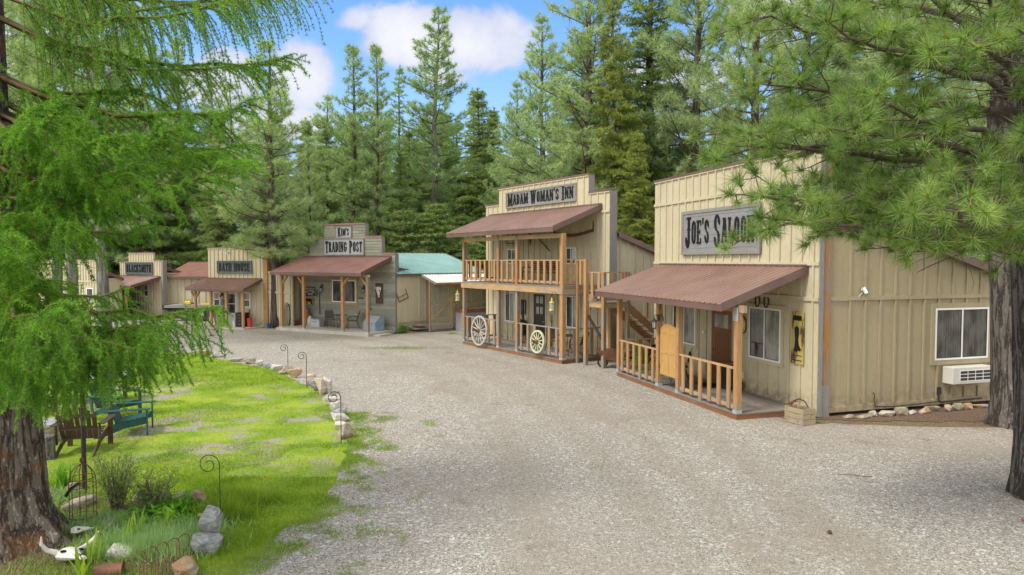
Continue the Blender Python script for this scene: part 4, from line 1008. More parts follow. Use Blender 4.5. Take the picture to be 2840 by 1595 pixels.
TREES = [
    ('A', -12.9, 37.4, 15.6, 1.15, 'pale green pine standing in the gap between wash house and plank shop'),
    ('B', -10.2, 44.0, 17.3, 1.0, 'tall pine with visible bare trunk just left of the two-part shop sign'),
    ('B', -8.5, 43.0, 17.0, 0.85, 'narrower pine rising directly behind the plank shop parapet'),
    ('C', -5.5, 47.0, 20.9, 1.05, 'tallest pine on the skyline with pale straight trunk between shop and inn'),
    ('L', -8.6, 52.0, 18.5, 0.9, 'thin light green larch between the tallest skyline pine and its left neighbour'),
    ('L', -3.0, 56.0, 17.8, 0.9, 'slim larch spire in the open sky left of the inn'),
    ('F', -1.4, 52.0, 15.3, 1, 'short dark fir beside the slim larch spire'),
    ('L', -4.5, 54.0, 14.9, 1.1, 'soft light green larch low on the skyline right of the tallest pine'),
    ('D', 0.3, 46.0, 15.5, 0.9, 'pine behind the left end of the inn parapet'),
    ('D', 3.8, 34.0, 19.0, 1.1, 'broad blue-green pine towering behind the inn sign'),
    ('D', 1.7, 40.0, 17.7, 1.0, 'pine with sloping left outline behind the middle of the inn'),
    ('G', 4.7, 32.0, 16.6, 0.8, 'yellow-green drooping fir behind the gap between inn and saloon'),
    ('F', 7.2, 36.0, 21.6, 1.0, 'tall dark fir between the inn and the saloon parapet'),
    ('G', 5.4, 29.5, 9.3, 1.0, 'small yellow-green fir just right of the inn parapet'),
    ('F', 3.9, 39.0, 16.5, 1.0, 'dark fir partly hidden by the broad blue-green pine'),
    ('D', 8.9, 33.0, 22.0, .85, 'large pine behind the left end of the saloon parapet'),
    ('D', 10.5, 30.0, 21.8, .8, 'large pine with open limbs behind the saloon sign'),
    ('D', 14.5, 34.0, 22.6, 1.05, 'pine behind the right end of the saloon parapet'),
    ('F', 18.3, 38.0, 22.2, 1.1, 'dark fir behind the saloon side roof'),
    ('D', 17.9, 32.0, 22.7, 1.1, 'pine behind the top of the saloon side wall'),
    ('C', 22.6, 35.0, 23.5, 1.1, 'pine behind the dark forked trunk'),
    ('D', 24.4, 33.0, 21.5, 1.1, 'pine behind the near trunk at the right frame edge'),
    ('A', -20.6, 51.0, 16.8, 0.95, 'pine behind the roof of the wash house'),
    ('C', -24.3, 55.0, 18.6, 0.95, 'brownish pine left of the pale pine against white cloud'),
    ('F', -20.9, 49.0, 13.8, 1.0, 'dark fir over the ridge of the red-roofed shed'),
    ('D', -25.2, 52.0, 20.2, 1.0, 'pine behind the red-roofed shed, its top among larch sprays'),
    ('D', -26.8, 50.0, 21.1, 1.0, 'pine behind the smithy parapet'),
    ('F', -30.0, 52.0, 21.1, 1.0, 'dark fir behind the smithy porch'),
    ('D', -31.2, 49.0, 22.4, 1.0, 'pine behind the farthest false front'),
    ('F', -35.3, 51.0, 22.7, 1.0, 'dark fir behind the farthest false front, left of its pine'),
    ('D', -35.2, 47.0, 24.1, 1.1, 'pine at the left frame edge beyond the larch trunk'),
    ('A', -12.1, 41.0, 11.1, 0.8, 'low bushy pine behind the porch roof of the plank shop'),
    ('F', -7.0, 44.0, 10.5, 1.0, 'dark fir over the teal roof'),
    ('F', -12.8, 47.0, 13.4, 1.0, 'dark fir in the gap between the pale pine and the bare-trunked pine'),
]
for k, x, y, h, w, l in TREES: plant_tree(k, x, y, h, w, l, 'trees behind the buildings')
# pale bare trunks standing before the far buildings (their crowns are above the picture)
for x, y, h, l in [(-16.6, 27.8, 19, 'pale grey pine trunk left of the smithy porch, stoutest of the far trunks'), (-18.6, 29, 18, 'grey pine trunk before the farthest false front, next to the darker trunk'),
                   (-20.4, 30.5, 18, 'dark pine trunk before the farthest false front'), (-26.0, 31.5, 17, 'slim dark trunk seen through the lowest larch sprays')]:
    plant_tree('C', x, y, h * 1.25, .72, l, 'trunks before the far buildings')
rr = random.Random(21)
n_ = 0
for row, (Y, lo, hi, st) in enumerate([(54, 13, 17, 2.5), (60, 12, 17, 2.6), (68, 14, 19, 3.0), (80, 16, 21, 3.6)]):
    x = -Y * .86
    while x < Y * .86:
        k = rr.choice('ABDFFLCF'); y = Y + rr.uniform(-4, 4); hh = rr.uniform(lo, hi)
        if x > .06 * Y: hh += 1.0
        plant_tree(k, x, y, hh, rr.uniform(.9, 1.25), 'one of the many conifers massed in the distant forest rows', 'distant forest rows'); x += st * rr.uniform(.6, 1.4)
for x0, x1, y0, y1, n, g in ((-14, 0, 41, 50, 30, 'young firs in the understorey behind the plank shop'), (4, 24, 32, 42, 22, 'young firs behind the inn and saloon'), (-34, -12, 50, 57, 22, 'young firs behind the red-roofed shed')):
    for i in range(n): plant_tree('S', rr.uniform(x0, x1), rr.uniform(y0, y1), rr.uniform(3.5, 7.5), rr.uniform(1, 1.5), 'one of the ' + g, g)

# ---- the larch at the left edge
def larch():
    rng = np.random.default_rng(77); bx, by = -6.62, 8.75
    t = thing('larch_tree', 'huge larch at the left edge with fluted brown trunk and bright green drooping sprays', 'tree', (bx, by, 0))
    zz = np.concatenate([np.linspace(-.05, 1.6, 14), np.linspace(1.9, 15, 22)]); path = np.column_stack([-.02 * zz + .05 * np.sin(zz * .8), .03 * np.sin(zz), zz])
    trunk_mesh('trunk', path, .43 - .02 * zz, M['bark_larch'], t, n=56, rough=.045, rng=rng, flare=.34)
    limbs = []; P = []; D = []
    ends = [(-2.85, 7.5, 4.78, 0), (-3.05, 7.1, 3.22, 2), (-3.9, 5.9, 3.35, 2), (-3.2, 8.4, 5.6, 0), (-2.7, 7.7, 6.75, 1), (-2.35, 8.3, 7.4, 1), (-3.0, 9.2, 6.4, 0),
            (-5.4, 10.4, 4.2, 0), (-4.0, 10.2, 5.4, 0), (-4.3, 6.6, 5.2, 0), (-4.6, 6.0, 3.9, 0), (-4.9, 7.2, 3.5, 0), (-3.7, 7.8, 5.2, 0), (-4.4, 8.2, 2.95, 2), (-5.0, 5.9, 5.0, 0),
            (-6.0, 10.6, 3.3, 2), (-6.2, 11.4, 4.6, 0), (-4.7, 6.0, 2.95, 2), (-3.4, 9.6, 7.3, 1), (-2.9, 8.6, 6.2, 1), (-4.9, 8.9, 5.9, 0), (-6.0, 10.6, 5.6, 0), (-5.8, 7.0, 6.0, 0), (-3.4, 6.5, 3.0, 2), (-3.9, 7.4, 2.9, 2), (-4.3, 7.0, 2.75, 2), (-3.9, 6.9, 2.75, 2), (-4.5, 6.5, 2.85, 2), (-4.6, 8.4, 2.7, 2), (-3.6, 7.2, 3.05, 2), (-5.3, 7.4, 4.2, 0), (-5.6, 8.0, 3.3, 2), (-3.5, 8.2, 5.0, 0), (-4.8, 9.6, 5.1, 0), (-2.6, 8.9, 7.2, 1), (-2.3, 7.9, 6.9, 1), (-4.7, 7.3, 4.1, 2), (-5.0, 6.8, 4.0, 2), (-4.2, 7.4, 4.7, 0), (-4.9, 8.0, 4.5, 0), (-3.9, 6.9, 4.95, 0), (-5.6, 9.6, 4.6, 2), (-5.3, 8.6, 5.4, 0)]
    for ex, ey, ez, thin in ends:
        e = np.array([ex - bx, ey - by, ez]); L = math.hypot(e[0], e[1]); s = np.array([0, 0, ez + .10 * L + rng.uniform(-.1, .25)]); k = 9
        f = np.linspace(0, 1, k)[:, None]; pth = s + (e - s) * f; pth[:, 2] -= .22 * np.sin(f[:, 0] * np.pi) * L * .45; pth[1:-1] += rng.normal(size=(k - 2, 3)) * .035
        limbs.append((pth, np.linspace(.05 if thin != 1 else .028, .006, k)))
        n = int(L / .048)
        for i in range(n):
            g = .12 + .88 * (i + rng.uniform()) / n; w = g * (k - 1); i0 = min(int(w), k - 2); p = pth[i0] + (pth[i0 + 1] - pth[i0]) * (w - i0); dd = unit(pth[i0 + 1] - pth[i0]); sd = unit(np.cross(dd, [0, 0, 1.])) * rng.choice([-1, 1])
            bl = rng.uniform(.25, .85) * (1.0, 1.4, 1.18)[thin] * (1.15 - .5 * g)
            m = max(4, int(bl / .1)); d = unit(dd * rng.uniform(.5, 1.1) + sd * rng.uniform(.15, .8) + np.array([0, 0, rng.uniform(-.5, .15) - .3 * (thin > 0)]))
            q = bend(p, d, bl, m, rng, (-1.9, -3.2, -3.4)[thin], .14); limbs.append((q, np.linspace(.005, .002, m)))
            ns = max(3, int(bl / (.024, .05, .024)[thin]))
            ff = np.linspace(.03, 1, ns) * (m - 1); i1 = np.minimum(ff.astype(int), m - 2)
            P.append(q[i1] + (q[i1 + 1] - q[i1]) * (ff - i1)[:, None] + rng.normal(size=(ns, 3)) * .004); D.append(unit(q[i1 + 1] - q[i1]))
            if rng.uniform() < .55 and thin != 1:          # a side shoot
                j = m // 2; q2 = bend(q[j], unit(q[j] - q[j - 1] + rng.normal(size=3) * .6), bl * .5, 4, rng, -1.2, .2); limbs.append((q2, np.linspace(.003, .002, 4)))
                ff = np.linspace(.05, 1, max(3, int(bl * .5 / .024))) * 3; i1 = np.minimum(ff.astype(int), 2); P.append(q2[i1] + (q2[i1 + 1] - q2[i1]) * (ff - i1)[:, None]); D.append(unit(q2[i1 + 1] - q2[i1]))
        ns = int(L / .03); ff = np.linspace(.15, 1, ns) * (k - 1); i1 = np.minimum(ff.astype(int), k - 2); P.append(pth[i1] + (pth[i1 + 1] - pth[i1]) * (ff - i1)[:, None]); D.append(unit(pth[i1 + 1] - pth[i1]))
    tubes_mesh('limbs', limbs, M['twig_larch'], t, n=3)
    needle_mesh('crown', np.concatenate(P), np.concatenate(D), 11, .040, .0075, .9, rng, M['n_larch'], t, tuft=.35)
larch()

# ---- the long-needled pine at the right edge
def big_pine():
    rng = np.random.default_rng(31); bx, by = 8.36, 10.55
    t = thing('pine_tree', 'huge long-needled pine at the right edge with limbs reaching over the saloon', 'tree', (bx, by, 0))
    zz = np.linspace(-.05, 16, 44); path = np.column_stack([-.035 * zz + .04 * np.sin(zz), .02 * zz, zz]); trunk_mesh('trunk', path, .42 - .014 * zz, M['bark_pine'], t, n=44, rough=.035, rng=rng, flare=.08)
    limbs = []; P = []; D = []
    ends = [(2.45, 8.3, 4.75, .8), (2.9, 7.6, 4.15, .8), (3.6, 9.2, 4.5, .7), (2.7, 8.2, 5.3, .8), (3.3, 7.2, 5.0, .8), (4.1, 6.6, 4.3, .8), (5.0, 6.4, 4.9, .8), (3.0, 8.6, 5.9, .8), (3.4, 7.5, 6.3, .8), (4.4, 6.8, 5.7, .8), (5.3, 6.8, 6.3, .8), (2.9, 9.0, 6.7, .8),
            (3.9, 8.0, 7.0, .8), (4.8, 7.6, 7.0, .8), (5.8, 6.6, 5.3, .7), (4.3, 7.8, 3.95, .7), (5.4, 7.2, 4.05, .7), (6.3, 7.3, 4.3, .6), (5.9, 8.4, 3.85, .6), (3.7, 8.8, 5.6, .8), (4.7, 8.6, 6.2, .7), (6.6, 6.9, 6.5, .7), (6.9, 7.6, 3.95, .6), (6.2, 8.0, 7.2, .6), (3.2, 8.5, 7.4, .7), (4.0, 9.4, 7.3, .7), (2.75, 7.9, 4.45, .8), (4.9, 8.0, 4.45, .7), (5.6, 8.8, 4.6, .7), (4.2, 8.9, 4.2, .7), (3.3, 8.3, 4.6, .8), (3.9, 7.6, 5.3, .8), (6.4, 6.6, 4.4, .6), (3.1, 8.9, 3.95, .75), (4.6, 7.2, 4.7, .8)]
    for ex, ey, ez, sag in ends:
        e = np.array([ex - bx, ey - by, ez]); L = math.hypot(e[0], e[1]); z0 = ez - .05 * L + rng.uniform(-.1, .5); s = np.array([-.035 * z0, .02 * z0, z0]); k = 10
        f = np.linspace(0, 1, k)[:, None]; pth = s + (e - s) * f; pth[:, 2] += .10 * L * np.sin(f[:, 0] * np.pi * .9) * rng.uniform(-.6, .9); pth[1:-1] += rng.normal(size=(k - 2, 3)) * .06
        limbs.append((pth, np.linspace(.016 + .011 * L, .009, k)))
        n = int(L / .25)
        for i in range(n):
            g = .16 + .84 * (i + rng.uniform()) / n; w = g * (k - 1); i0 = min(int(w), k - 2); p = pth[i0] + (pth[i0 + 1] - pth[i0]) * (w - i0); dd = unit(pth[i0 + 1] - pth[i0]); sd = unit(np.cross(dd, [0, 0, 1.])) * (1 if i % 2 else -1)
            bl = rng.uniform(.35, 1.0) * (1.25 - .7 * g)
            q = bend(p, unit(dd * rng.uniform(.5, 1) + sd * rng.uniform(.3, 1) + np.array([0, 0, rng.uniform(-.35, .3)])), bl, 5, rng, .35, .22); limbs.append((q, np.linspace(.011, .005, 5)))
            if g > .48:
                P.append(q[-1]); D.append(unit(q[-1] - q[-2]) + [0, 0, .3])
                for j in (2, 3):
                    if rng.uniform() < .75:
                        q2 = bend(q[j], unit(q[j] - q[j - 1] + rng.normal(size=3) * .7 + [0, 0, .2]), rng.uniform(.12, .35), 4, rng, .8, .2); limbs.append((q2, np.linspace(.007, .004, 4))); P.append(q2[-1]); D.append(unit(q2[-1] - q2[-2]) + [0, 0, .3])
        P.append(pth[-1]); D.append(pth[-1] - pth[-2] + [0, 0, .2])
        for i in range(int(L * 2.2)):                # dead inner twigs
            w = rng.uniform(.05, .6) * (k - 1); i0 = int(w); p = pth[i0] + (pth[i0 + 1] - pth[i0]) * (w - i0)
            limbs.append((bend(p, rng.normal(size=3) * [1, 1, .6], rng.uniform(.3, .9), 6, rng, -.2, .5), np.linspace(.005, .002, 6)))
    P = np.array(P); D = unit(np.array(D))
    tubes_mesh('limbs', limbs, M['twig'], t, n=5)
    needle_mesh('crown', P, D, 96, .19, .0072, .56, rng, M['n_pine'], t, back=.08, lvar=.2, tuft=.35)
    V = []; 
    bud = MB()
    for i in range(0, len(P), 2):
        p = P[i]; d = D[i]; bud.tube([p, p + d * .02, p + d * .04], [.007, .009, .002], 5)
    bud.build('buds', M['terracotta'], t)
big_pine()
t2 = thing('pine_tree', 'second dark pine trunk standing close behind the near trunk at the right edge', 'tree', (11.25, 15.2, 0))
zz = np.linspace(-.05, 18, 30); trunk_mesh('trunk', np.column_stack([-.045 * zz, .01 * zz, zz]), .40 - .012 * zz, M['bark_pine'], t2, n=32, rough=.04, flare=.12)
for n, me in list(zip(('limbs', 'crown'), KINDS['D'][1:])):
    o = bpy.data.objects.new(n, me); C.objects.link(o); o.parent = t2; o.location = (-.5, .1, 4.5); o.scale = (.95, .95, .8)

# ---- grass, weeds and loose stones
def in_poly(pts, poly):
    x, y = pts[:, 0], pts[:, 1]; inside = np.zeros(len(pts), bool); n = len(poly); j = n - 1
    for i in range(n):
        xi, yi = poly[i]; xj, yj = poly[j]
        if yi != yj:
            c = ((yi > y) != (yj > y)) & (x < (xj - xi) * (y - yi) / (yj - yi) + xi); inside ^= c
        j = i
    return inside
def vnoise(p, s, seed=0):
    """cheap smooth 2-D value noise in 0..1"""
    rng = np.random.default_rng(seed); g = rng.uniform(0, 1, (64, 64)); q = p * s; i = np.floor(q).astype(int); f = q - i; f = f * f * (3 - 2 * f)
    G = lambda a, b: g[a % 64, b % 64]
    return (G(i[:, 0], i[:, 1]) * (1 - f[:, 0]) + G(i[:, 0] + 1, i[:, 1]) * f[:, 0]) * (1 - f[:, 1]) + (G(i[:, 0], i[:, 1] + 1) * (1 - f[:, 0]) + G(i[:, 0] + 1, i[:, 1] + 1) * f[:, 0]) * f[:, 1]
def blades(name, P, h, w, m, rng, lean=.45, kind='stuff', parent=None):
    N = len(P); P = np.column_stack([P, np.zeros(N)]) if P.shape[1] == 2 else P
    d = np.column_stack([rng.normal(size=(N, 2)) * lean, np.ones(N)]); d = unit(d) * (h * rng.uniform(.5, 1.2, (N, 1)) if np.isscalar(h) else h[:, None])
    a = rng.uniform(0, 6.28, N); s = np.column_stack([np.cos(a), np.sin(a), np.zeros(N)]) * (w / 2 if np.isscalar(w) else w[:, None] / 2)
    V = np.stack([P - s, P + s, P + d], 1).reshape(-1, 3); o = link(name, np_mesh(name, V, np.arange(3 * N).reshape(-1, 3), 3), m, parent)
    if kind: o['kind'] = kind
    return o
rng = np.random.default_rng(9)
def scatter(n, box, poly=None, notin=None):
    p = np.column_stack([rng.uniform(box[0], box[1], n), rng.uniform(box[2], box[3], n)])
    if poly is not None: p = p[in_poly(p, poly)]
    if notin is not None: p = p[~in_poly(p, notin)]
    return p
pts = []
for (y0, y1, dens) in ((6.5, 11.5, 3800), (11.5, 15, 2300), (15, 19, 1300), (19, 27, 700)):
    b = (-14 if y1 < 20 else -18, -2.8 if y1 < 20 else -5, y0, y1); p = scatter(int(dens * (b[1] - b[0]) * (y1 - y0)), b, LAWN, BED)
    p = p[p[:, 0] > -.80 * p[:, 1]]
    v = .6 * vnoise(p, .55, 3) + .4 * vnoise(p, 1.7, 4); bare = (v > .50) & (p[:, 1] > 11.5) & (p[:, 1] < 20.5)
    p = p[~bare | (rng.uniform(size=len(p)) < .13)]; pts.append(p)
pts = np.concatenate(pts); hn = vnoise(pts, .8, 6)
thin_zone = (pts[:, 1] > 12) & (pts[:, 1] < 20)
hh = (.02 + .052 * hn) * np.where(thin_zone, .75, 1.25) * rng.uniform(.6, 1.3, len(pts)); ww = .0055 + .00035 * pts[:, 1]
dull = ((vnoise(pts, .45, 12) > .5) & thin_zone) | (vnoise(pts, .9, 14) > .8)
blades('grass', np.column_stack([pts, np.full(len(pts), .003)])[~dull], hh[~dull], ww[~dull], M['grass'], rng)
blades('rough_grass', np.column_stack([pts, np.full(len(pts), .003)])[dull], hh[dull], ww[dull], M['grass_dull'], rng)
w = scatter(420000, (-4.5, -1.2, 7.0, 16.5), GRAVEL, LAWN); e0 = np.interp(w[:, 1], [6.5, 8, 9.5, 10.4, 12.6, 13.7, 16.6], [-3.9, -3.5, -3.08, -2.9, -3.15, -3.35, -4.3]); dd = w[:, 0] - e0
v = vnoise(w, 1.3, 18) * .5 + vnoise(w, 4.0, 19) * .5; w = w[(v + rng.normal(size=len(w)) * .09 > .36 + .42 * dd) & (rng.uniform(size=len(w)) < np.exp(-dd * 1.6) * .8)]
blades('lawn_fringe', np.column_stack([w, np.full(len(w), .001)]), .05, .008, M['grass'], rng, lean=.7)
# sparse weeds creeping over the gravel beside the lawn, and tufts elsewhere
w = scatter(90000, (-3.6, -1.4, 7.2, 16.5), notin=LAWN); e = -3.1 + .9 * vnoise(w, .5, 2) + .55; v = vnoise(w, 2.1, 8) * .6 + vnoise(w, 5, 9) * .4
w = w[(v + rng.normal(size=len(w)) * .07 > .56 + .16 * (w[:, 0] + 3.0))]; 
blades('gravel_weeds', np.column_stack([w, np.full(len(w), .001)]), .035, .008, M['grass_dull'], rng, lean=.8)
w = np.concatenate([np.column_stack([rng.normal(cx, sx, n), rng.normal(cy, sy, n)]) for cx, cy, sx, sy, n in ((-4.6, 28.6, .9, .25, 1500), (-1.0, 31.0, .35, .2, 500), (-6.2, 33.2, .3, .1, 250), (-3.0, 34.2, .15, .15, 300), (8.2, 9.7, .22, .12, 700), (-13.2, 37.1, .3, .1, 200), (7.9, 9.9, .12, .1, 300), (1.5, 12, .05, .05, 10))])
blades('weeds', np.column_stack([w, np.full(len(w), .001)]), .07, .012, M['grass_dull'], rng, lean=.6)
lt = np.concatenate([np.column_stack([rng.normal(cx, sx, n), rng.normal(cy, sy, n)]) for cx, cy, sx, sy, n in ((10.5, 15.3, 1.6, .35, 3500), (8.4, 10.2, .8, .6, 2200), (11, 14.6, .9, .4, 1500), (7.9, 15.3, .4, .15, 400), (-6, 8.2, .9, .6, 1500), (4, 13.5, 3.5, 2.5, 900), (3.4, 19.5, .8, 2.5, 500), (-.5, 25, 1.2, 1.6, 400))])
lt = lt[in_poly(lt, GRAVEL) | in_poly(lt, BED) | (lt[:, 1] > 15)]
blades('needle_litter', np.column_stack([lt, np.full(len(lt), .012)]), .075, .006, M['litter'], rng, lean=4.0)
def rock_mesh(seed, n=16, sq=1.0):
    r = random.Random(seed); bm = bmesh.new()
    for i in range(n):
        v = Vector((r.uniform(-1, 1), r.uniform(-1, 1), r.uniform(-1, 1))); v = v / max(abs(v.x), abs(v.y), abs(v.z)) * r.uniform(.72, 1) if r.random() < sq else v.normalized() * .95
        bm.verts.new(v * .5)
    bmesh.ops.convex_hull(bm, input=bm.verts); bmesh.ops.delete(bm, geom=[v for v in bm.verts if not v.link_faces], context='VERTS')
    bmesh.ops.bevel(bm, geom=bm.edges[:], offset=.035, segments=1, affect='EDGES')
    bmesh.ops.triangulate(bm, faces=bm.faces); bmesh.ops.subdivide_edges(bm, edges=bm.edges[:], cuts=1)
    for v in bm.verts: v.co += Vector((mnoise.noise(v.co * 5 + Vector((seed, 0, 0))), mnoise.noise(v.co * 5 + Vector((0, seed, 0))), mnoise.noise(v.co * 5 + Vector((0, 0, seed))))) * .035
    me = bpy.data.meshes.new('rock'); bm.to_mesh(me); bm.free(); return me
pebs = []
def pebbles(name, P, s0, s1, m):
    """loose stones as small irregular octahedra in one mesh"""
    N = len(P); s = rng.uniform(s0, s1, (N, 1, 1)) * rng.uniform(.6, 1.3, (N, 1, 3)); s[:, :, 2] *= .6
    base = np.array([[1, 0, 0], [0, 1, 0], [-1, 0, 0], [0, -1, 0], [0, 0, 1], [0, 0, -.5]], float)[None] * s; base += rng.normal(size=base.shape) * s * .18
    a = rng.uniform(0, 6.28, N); c, si = np.cos(a)[:, None], np.sin(a)[:, None]; x = base[:, :, 0] * c - base[:, :, 1] * si; y = base[:, :, 0] * si + base[:, :, 1] * c
    V = np.stack([x + P[:, 0:1], y + P[:, 1:2], base[:, :, 2] + s[:, :, 2] * .3], -1).reshape(-1, 3)
    F0 = np.array([[0, 1, 4], [1, 2, 4], [2, 3, 4], [3, 0, 4], [1, 0, 5], [2, 1, 5], [3, 2, 5], [0, 3, 5]])
    Fc = (F0[None] + np.arange(N)[:, None, None] * 6).reshape(-1, 3); o = link(name, np_mesh(name, V, Fc, 3), m); o['kind'] = 'stuff'; return o
def stone_col(t):
    r = t.geo.outputs['Random Per Island']; return t.ramp(r, [(0, (.10, .085, .07)), (.3, (.22, .19, .155)), (.55, (.33, .28, .23)), (.8, (.42, .40, .36)), (1, (.68, .67, .63))])
M['pebble'] = mat('mixed_loose_pebbles', stone_col, .85, .2)
p = scatter(60000, (-4, 9, 7, 14.5), GRAVEL, LAWN); p = p[(vnoise(p, .8, 5) * .5 + vnoise(p, 2.5, 6) * .5) > .33]
pebbles('loose_gravel', p[::2], .006, .012, M['pebble'])
p = scatter(30000, (-8, 8, 14.5, 26), GRAVEL, LAWN); pebbles('gravel_stones', p[::2], .007, .014, M['pebble'])
# ---------------------------------------------------------------- loose things on and around the buildings
def patio_chair(name, label, loc, rz, group=None):
    t = thing(name, label, 'chair', loc, rz, group)
    MB().box(-.23, .23, -.22, .22, .415, .43).build('seat', M['mesh_grey'], t, bevel=.004)
    MB().add([(-.22, .2, .46), (.22, .2, .46), (.19, .33, .88), (-.19, .33, .88), (-.22, .212, .46), (.22, .212, .46), (.19, .342, .88), (-.19, .342, .88)], [(0, 1, 2, 3), (7, 6, 5, 4), (0, 4, 5, 1), (1, 5, 6, 2), (2, 6, 7, 3), (3, 7, 4, 0)]).build('backrest', M['mesh_grey'], t)
    MB().tube([(-.24, .2, .42), (-.23, .25, .6), (-.2, .34, .88), (-.12, .36, .91), (.12, .36, .91), (.2, .34, .88), (.23, .25, .6), (.24, .2, .42)], .012, 6).build('frame', M['iron'], t)
    for s in (-1, 1):
        MB().tube([(s * .24, .27, .62), (s * .27, .1, .66), (s * .27, -.15, .65), (s * .26, -.24, .58)], .013, 6).build('armrest', M['iron'], t)
        MB().tube([(s * .26, -.24, .58), (s * .25, -.25, .4), (s * .27, -.28, 0)], .012, 6).build('leg', M['iron'], t)
        MB().tube([(s * .24, .2, .42), (s * .26, .27, .2), (s * .27, .33, 0)], .012, 6).build('leg', M['iron'], t)
    return t
def bistro_table(label, loc, rz, r=.36, h=.71, group=None):
    t = thing('bistro_table', label, 'table', loc, rz, group)
    MB().lathe([(r, 0), (r + .01, .012), (r, .025)], 0, 0, 24, 'z', h - .025).build('tabletop', M['iron'], t, True)
    for k in range(3):
        a = R(120 * k + 20); c, s = math.cos(a), math.sin(a)
        MB().tube([(c * .2, s * .2, h - .03), (c * .05, s * .05, h * .5), (c * .12, s * .12, .2), (c * .3, s * .3, 0)], .012, 6).build('leg', M['iron'], t)
    return t
G1 = 'sling patio chairs on the porches'
patio_chair('patio_chair', 'dark patio chair right of the table on the inn porch, behind the side railing', FM.w(-.45, 1.15, .15), FM.rz + R(-70), G1)
patio_chair('patio_chair', 'dark patio chair left of the table on the inn porch beside the pitchfork', FM.w(-1.95, 1.2, .15), FM.rz + R(80), G1)
bistro_table('small round dark table between two chairs on the inn porch', FM.w(-1.15, 1.2, .15), 0)
patio_chair('patio_chair', 'dark patio chair left of the table on the plank shop porch', FK.w(-3.65, 1.25, .15), FK.rz + R(60), G1)
patio_chair('patio_chair', 'dark patio chair right of the table on the plank shop porch', FK.w(-2.2, 1.35, .15), FK.rz + R(-40), G1)
bistro_table('small round dark table under the window of the plank shop', FK.w(-3.0, 1.3, .15), 0, .33)
patio_chair('patio_chair', 'dark patio chair on the wash house porch left of the person', FB.w(-3.35, -.6, .05), FB.rz + R(30), G1)
def wicker_chair(label, loc, rz):
    t = thing('wicker_chair', label, 'chair', loc, rz, 'round-backed chairs on the saloon porch')
    prof = [(math.sin(a) * .27, .2 + .08 * math.cos(a * .5), .62 + .27 * math.cos(a)) for a in [R(k) for k in range(-110, 111, 20)]]
    mb = MB(); vs = [(x, y + .02, z) for x, y, z in prof] + [(0, .26, .6)] + [(x, y + .045, z) for x, y, z in prof] + [(0, .285, .6)]; n = len(prof)
    mb.add(vs, [(i, i + 1, n) for i in range(n - 1)] + [(n + 1 + i + 1, n + 1 + i, 2 * n + 1) for i in range(n - 1)] + [(i + 1, i, n + 1 + i, n + 2 + i) for i in range(n - 1)]); mb.build('backrest', M['rubber'], t, True)
    MB().lathe([(.24, 0), (.25, .02), (.24, .045)], 0, 0, 20, 'z', .42).build('seat', M['rubber'], t, True)
    for s in (-1, 1):
        MB().tube([(s * .25, .2, .55), (s * .28, .0, .66), (s * .26, -.2, .62), (s * .22, -.2, .44)], .014, 6).build('armrest', M['iron'], t)
        MB().tube([(s * .18, -.16, .42), (s * .26, -.26, 0)], .013, 6).build('leg', M['iron'], t); MB().tube([(s * .18, .16, .42), (s * .26, .3, 0)], .013, 6).build('leg', M['iron'], t)
wicker_chair('black round-backed wicker chair beneath the saloon window behind the right railing', FJ.w(-4.15, .95, .15), FJ.rz + R(-25))
wicker_chair('black round-backed wicker chair behind the left railing of the saloon porch', FJ.w(-5.6, 1.0, .15), FJ.rz + R(60))
bistro_table('small dark round table between the two wicker chairs on the saloon porch', FJ.w(-4.85, 1.1, .15), 0, .28, .62)
st_ = thing('wooden_stand', 'small dark stand with brown top right of the saloon door', 'stand', FJ.w(-2.72, 1.66, .15), FJ.rz)
MB().box(-.17, .17, -.17, .17, .0, .70).build('body', M['door_dark'], st_, bevel=.01); MB().box(-.21, .21, -.21, .21, .701, .74).build('top', M['rim_wood'], st_)
tag(MB().box(-.38, .38, -.24, .24, 0, .018).build('door_mat', M['rubber'], loc=FJ.w(-3.35, 1.45, .151), rz=FJ.rz), 'dark door mat on the grey boards before the saloon door', 'mat')
pt = thing('plant_pot', 'dark round pot at the wall under the electric outlet', 'pot', FJ.w(-2.45, 1.72, .15), 0)
MB().lathe([(.09, 0), (.14, .12), (.15, .24), (.12, .25), (.11, .2)], n=16).build('pot', M['iron'], pt, True)
ob = thing('outlet_box', 'small pale outlet box low on the saloon wall behind the corner post', 'outlet', FJ.w(-2.5, Wy - .001, .46), FJ.rz)
MB().box(-.05, .05, -.05, 0, 0, .18).build('cover', M['offwhite'], ob, bevel=.006); MB().tube([(0, -.02, 0), (0, -.02, -.3)], .01, 6).build('conduit', M['offwhite'], ob)
db = thing('door_chime', 'small white chime fixed left of the saloon door', 'chime', FJ.w(-4.42, Wy - .001, 1.55), FJ.rz)
MB().lathe([(.05, 0), (.055, -.03), (.03, -.06)], n=12, axis='y').build('body', M['white'], db, True)
def horseshoe(label, loc, rz):
    mb = MB(); pts = [(.09 * math.sin(R(a)), 0, -.15 * math.cos(R(a))) for a in range(-145, 146, 15)]
    mb.tube([(x, 0, z) for x, _, z in pts], .02, 6); tag(mb.build('horseshoe', M['iron'], loc=loc, rz=rz), label, 'horseshoe', 'horseshoes on the saloon wall')
horseshoe('left one of two rusty horseshoes nailed above the saloon window', FJ.w(-1.86, Wy - .045, 2.63), FJ.rz); horseshoe('right one of two rusty horseshoes nailed above the saloon window', FJ.w(-1.50, Wy - .045, 2.63), FJ.rz)
bt = thing('boot_picture', 'tall painted board with a dark cowboy boot beside the saloon window', 'picture', FJ.w(-.31, Wy - .02, 1.18), FJ.rz)
mb = MB()
for i in range(5): mb.box(-.215 + i * .086, -.215 + i * .086 + .082, -.03, 0, 0, 1.27)
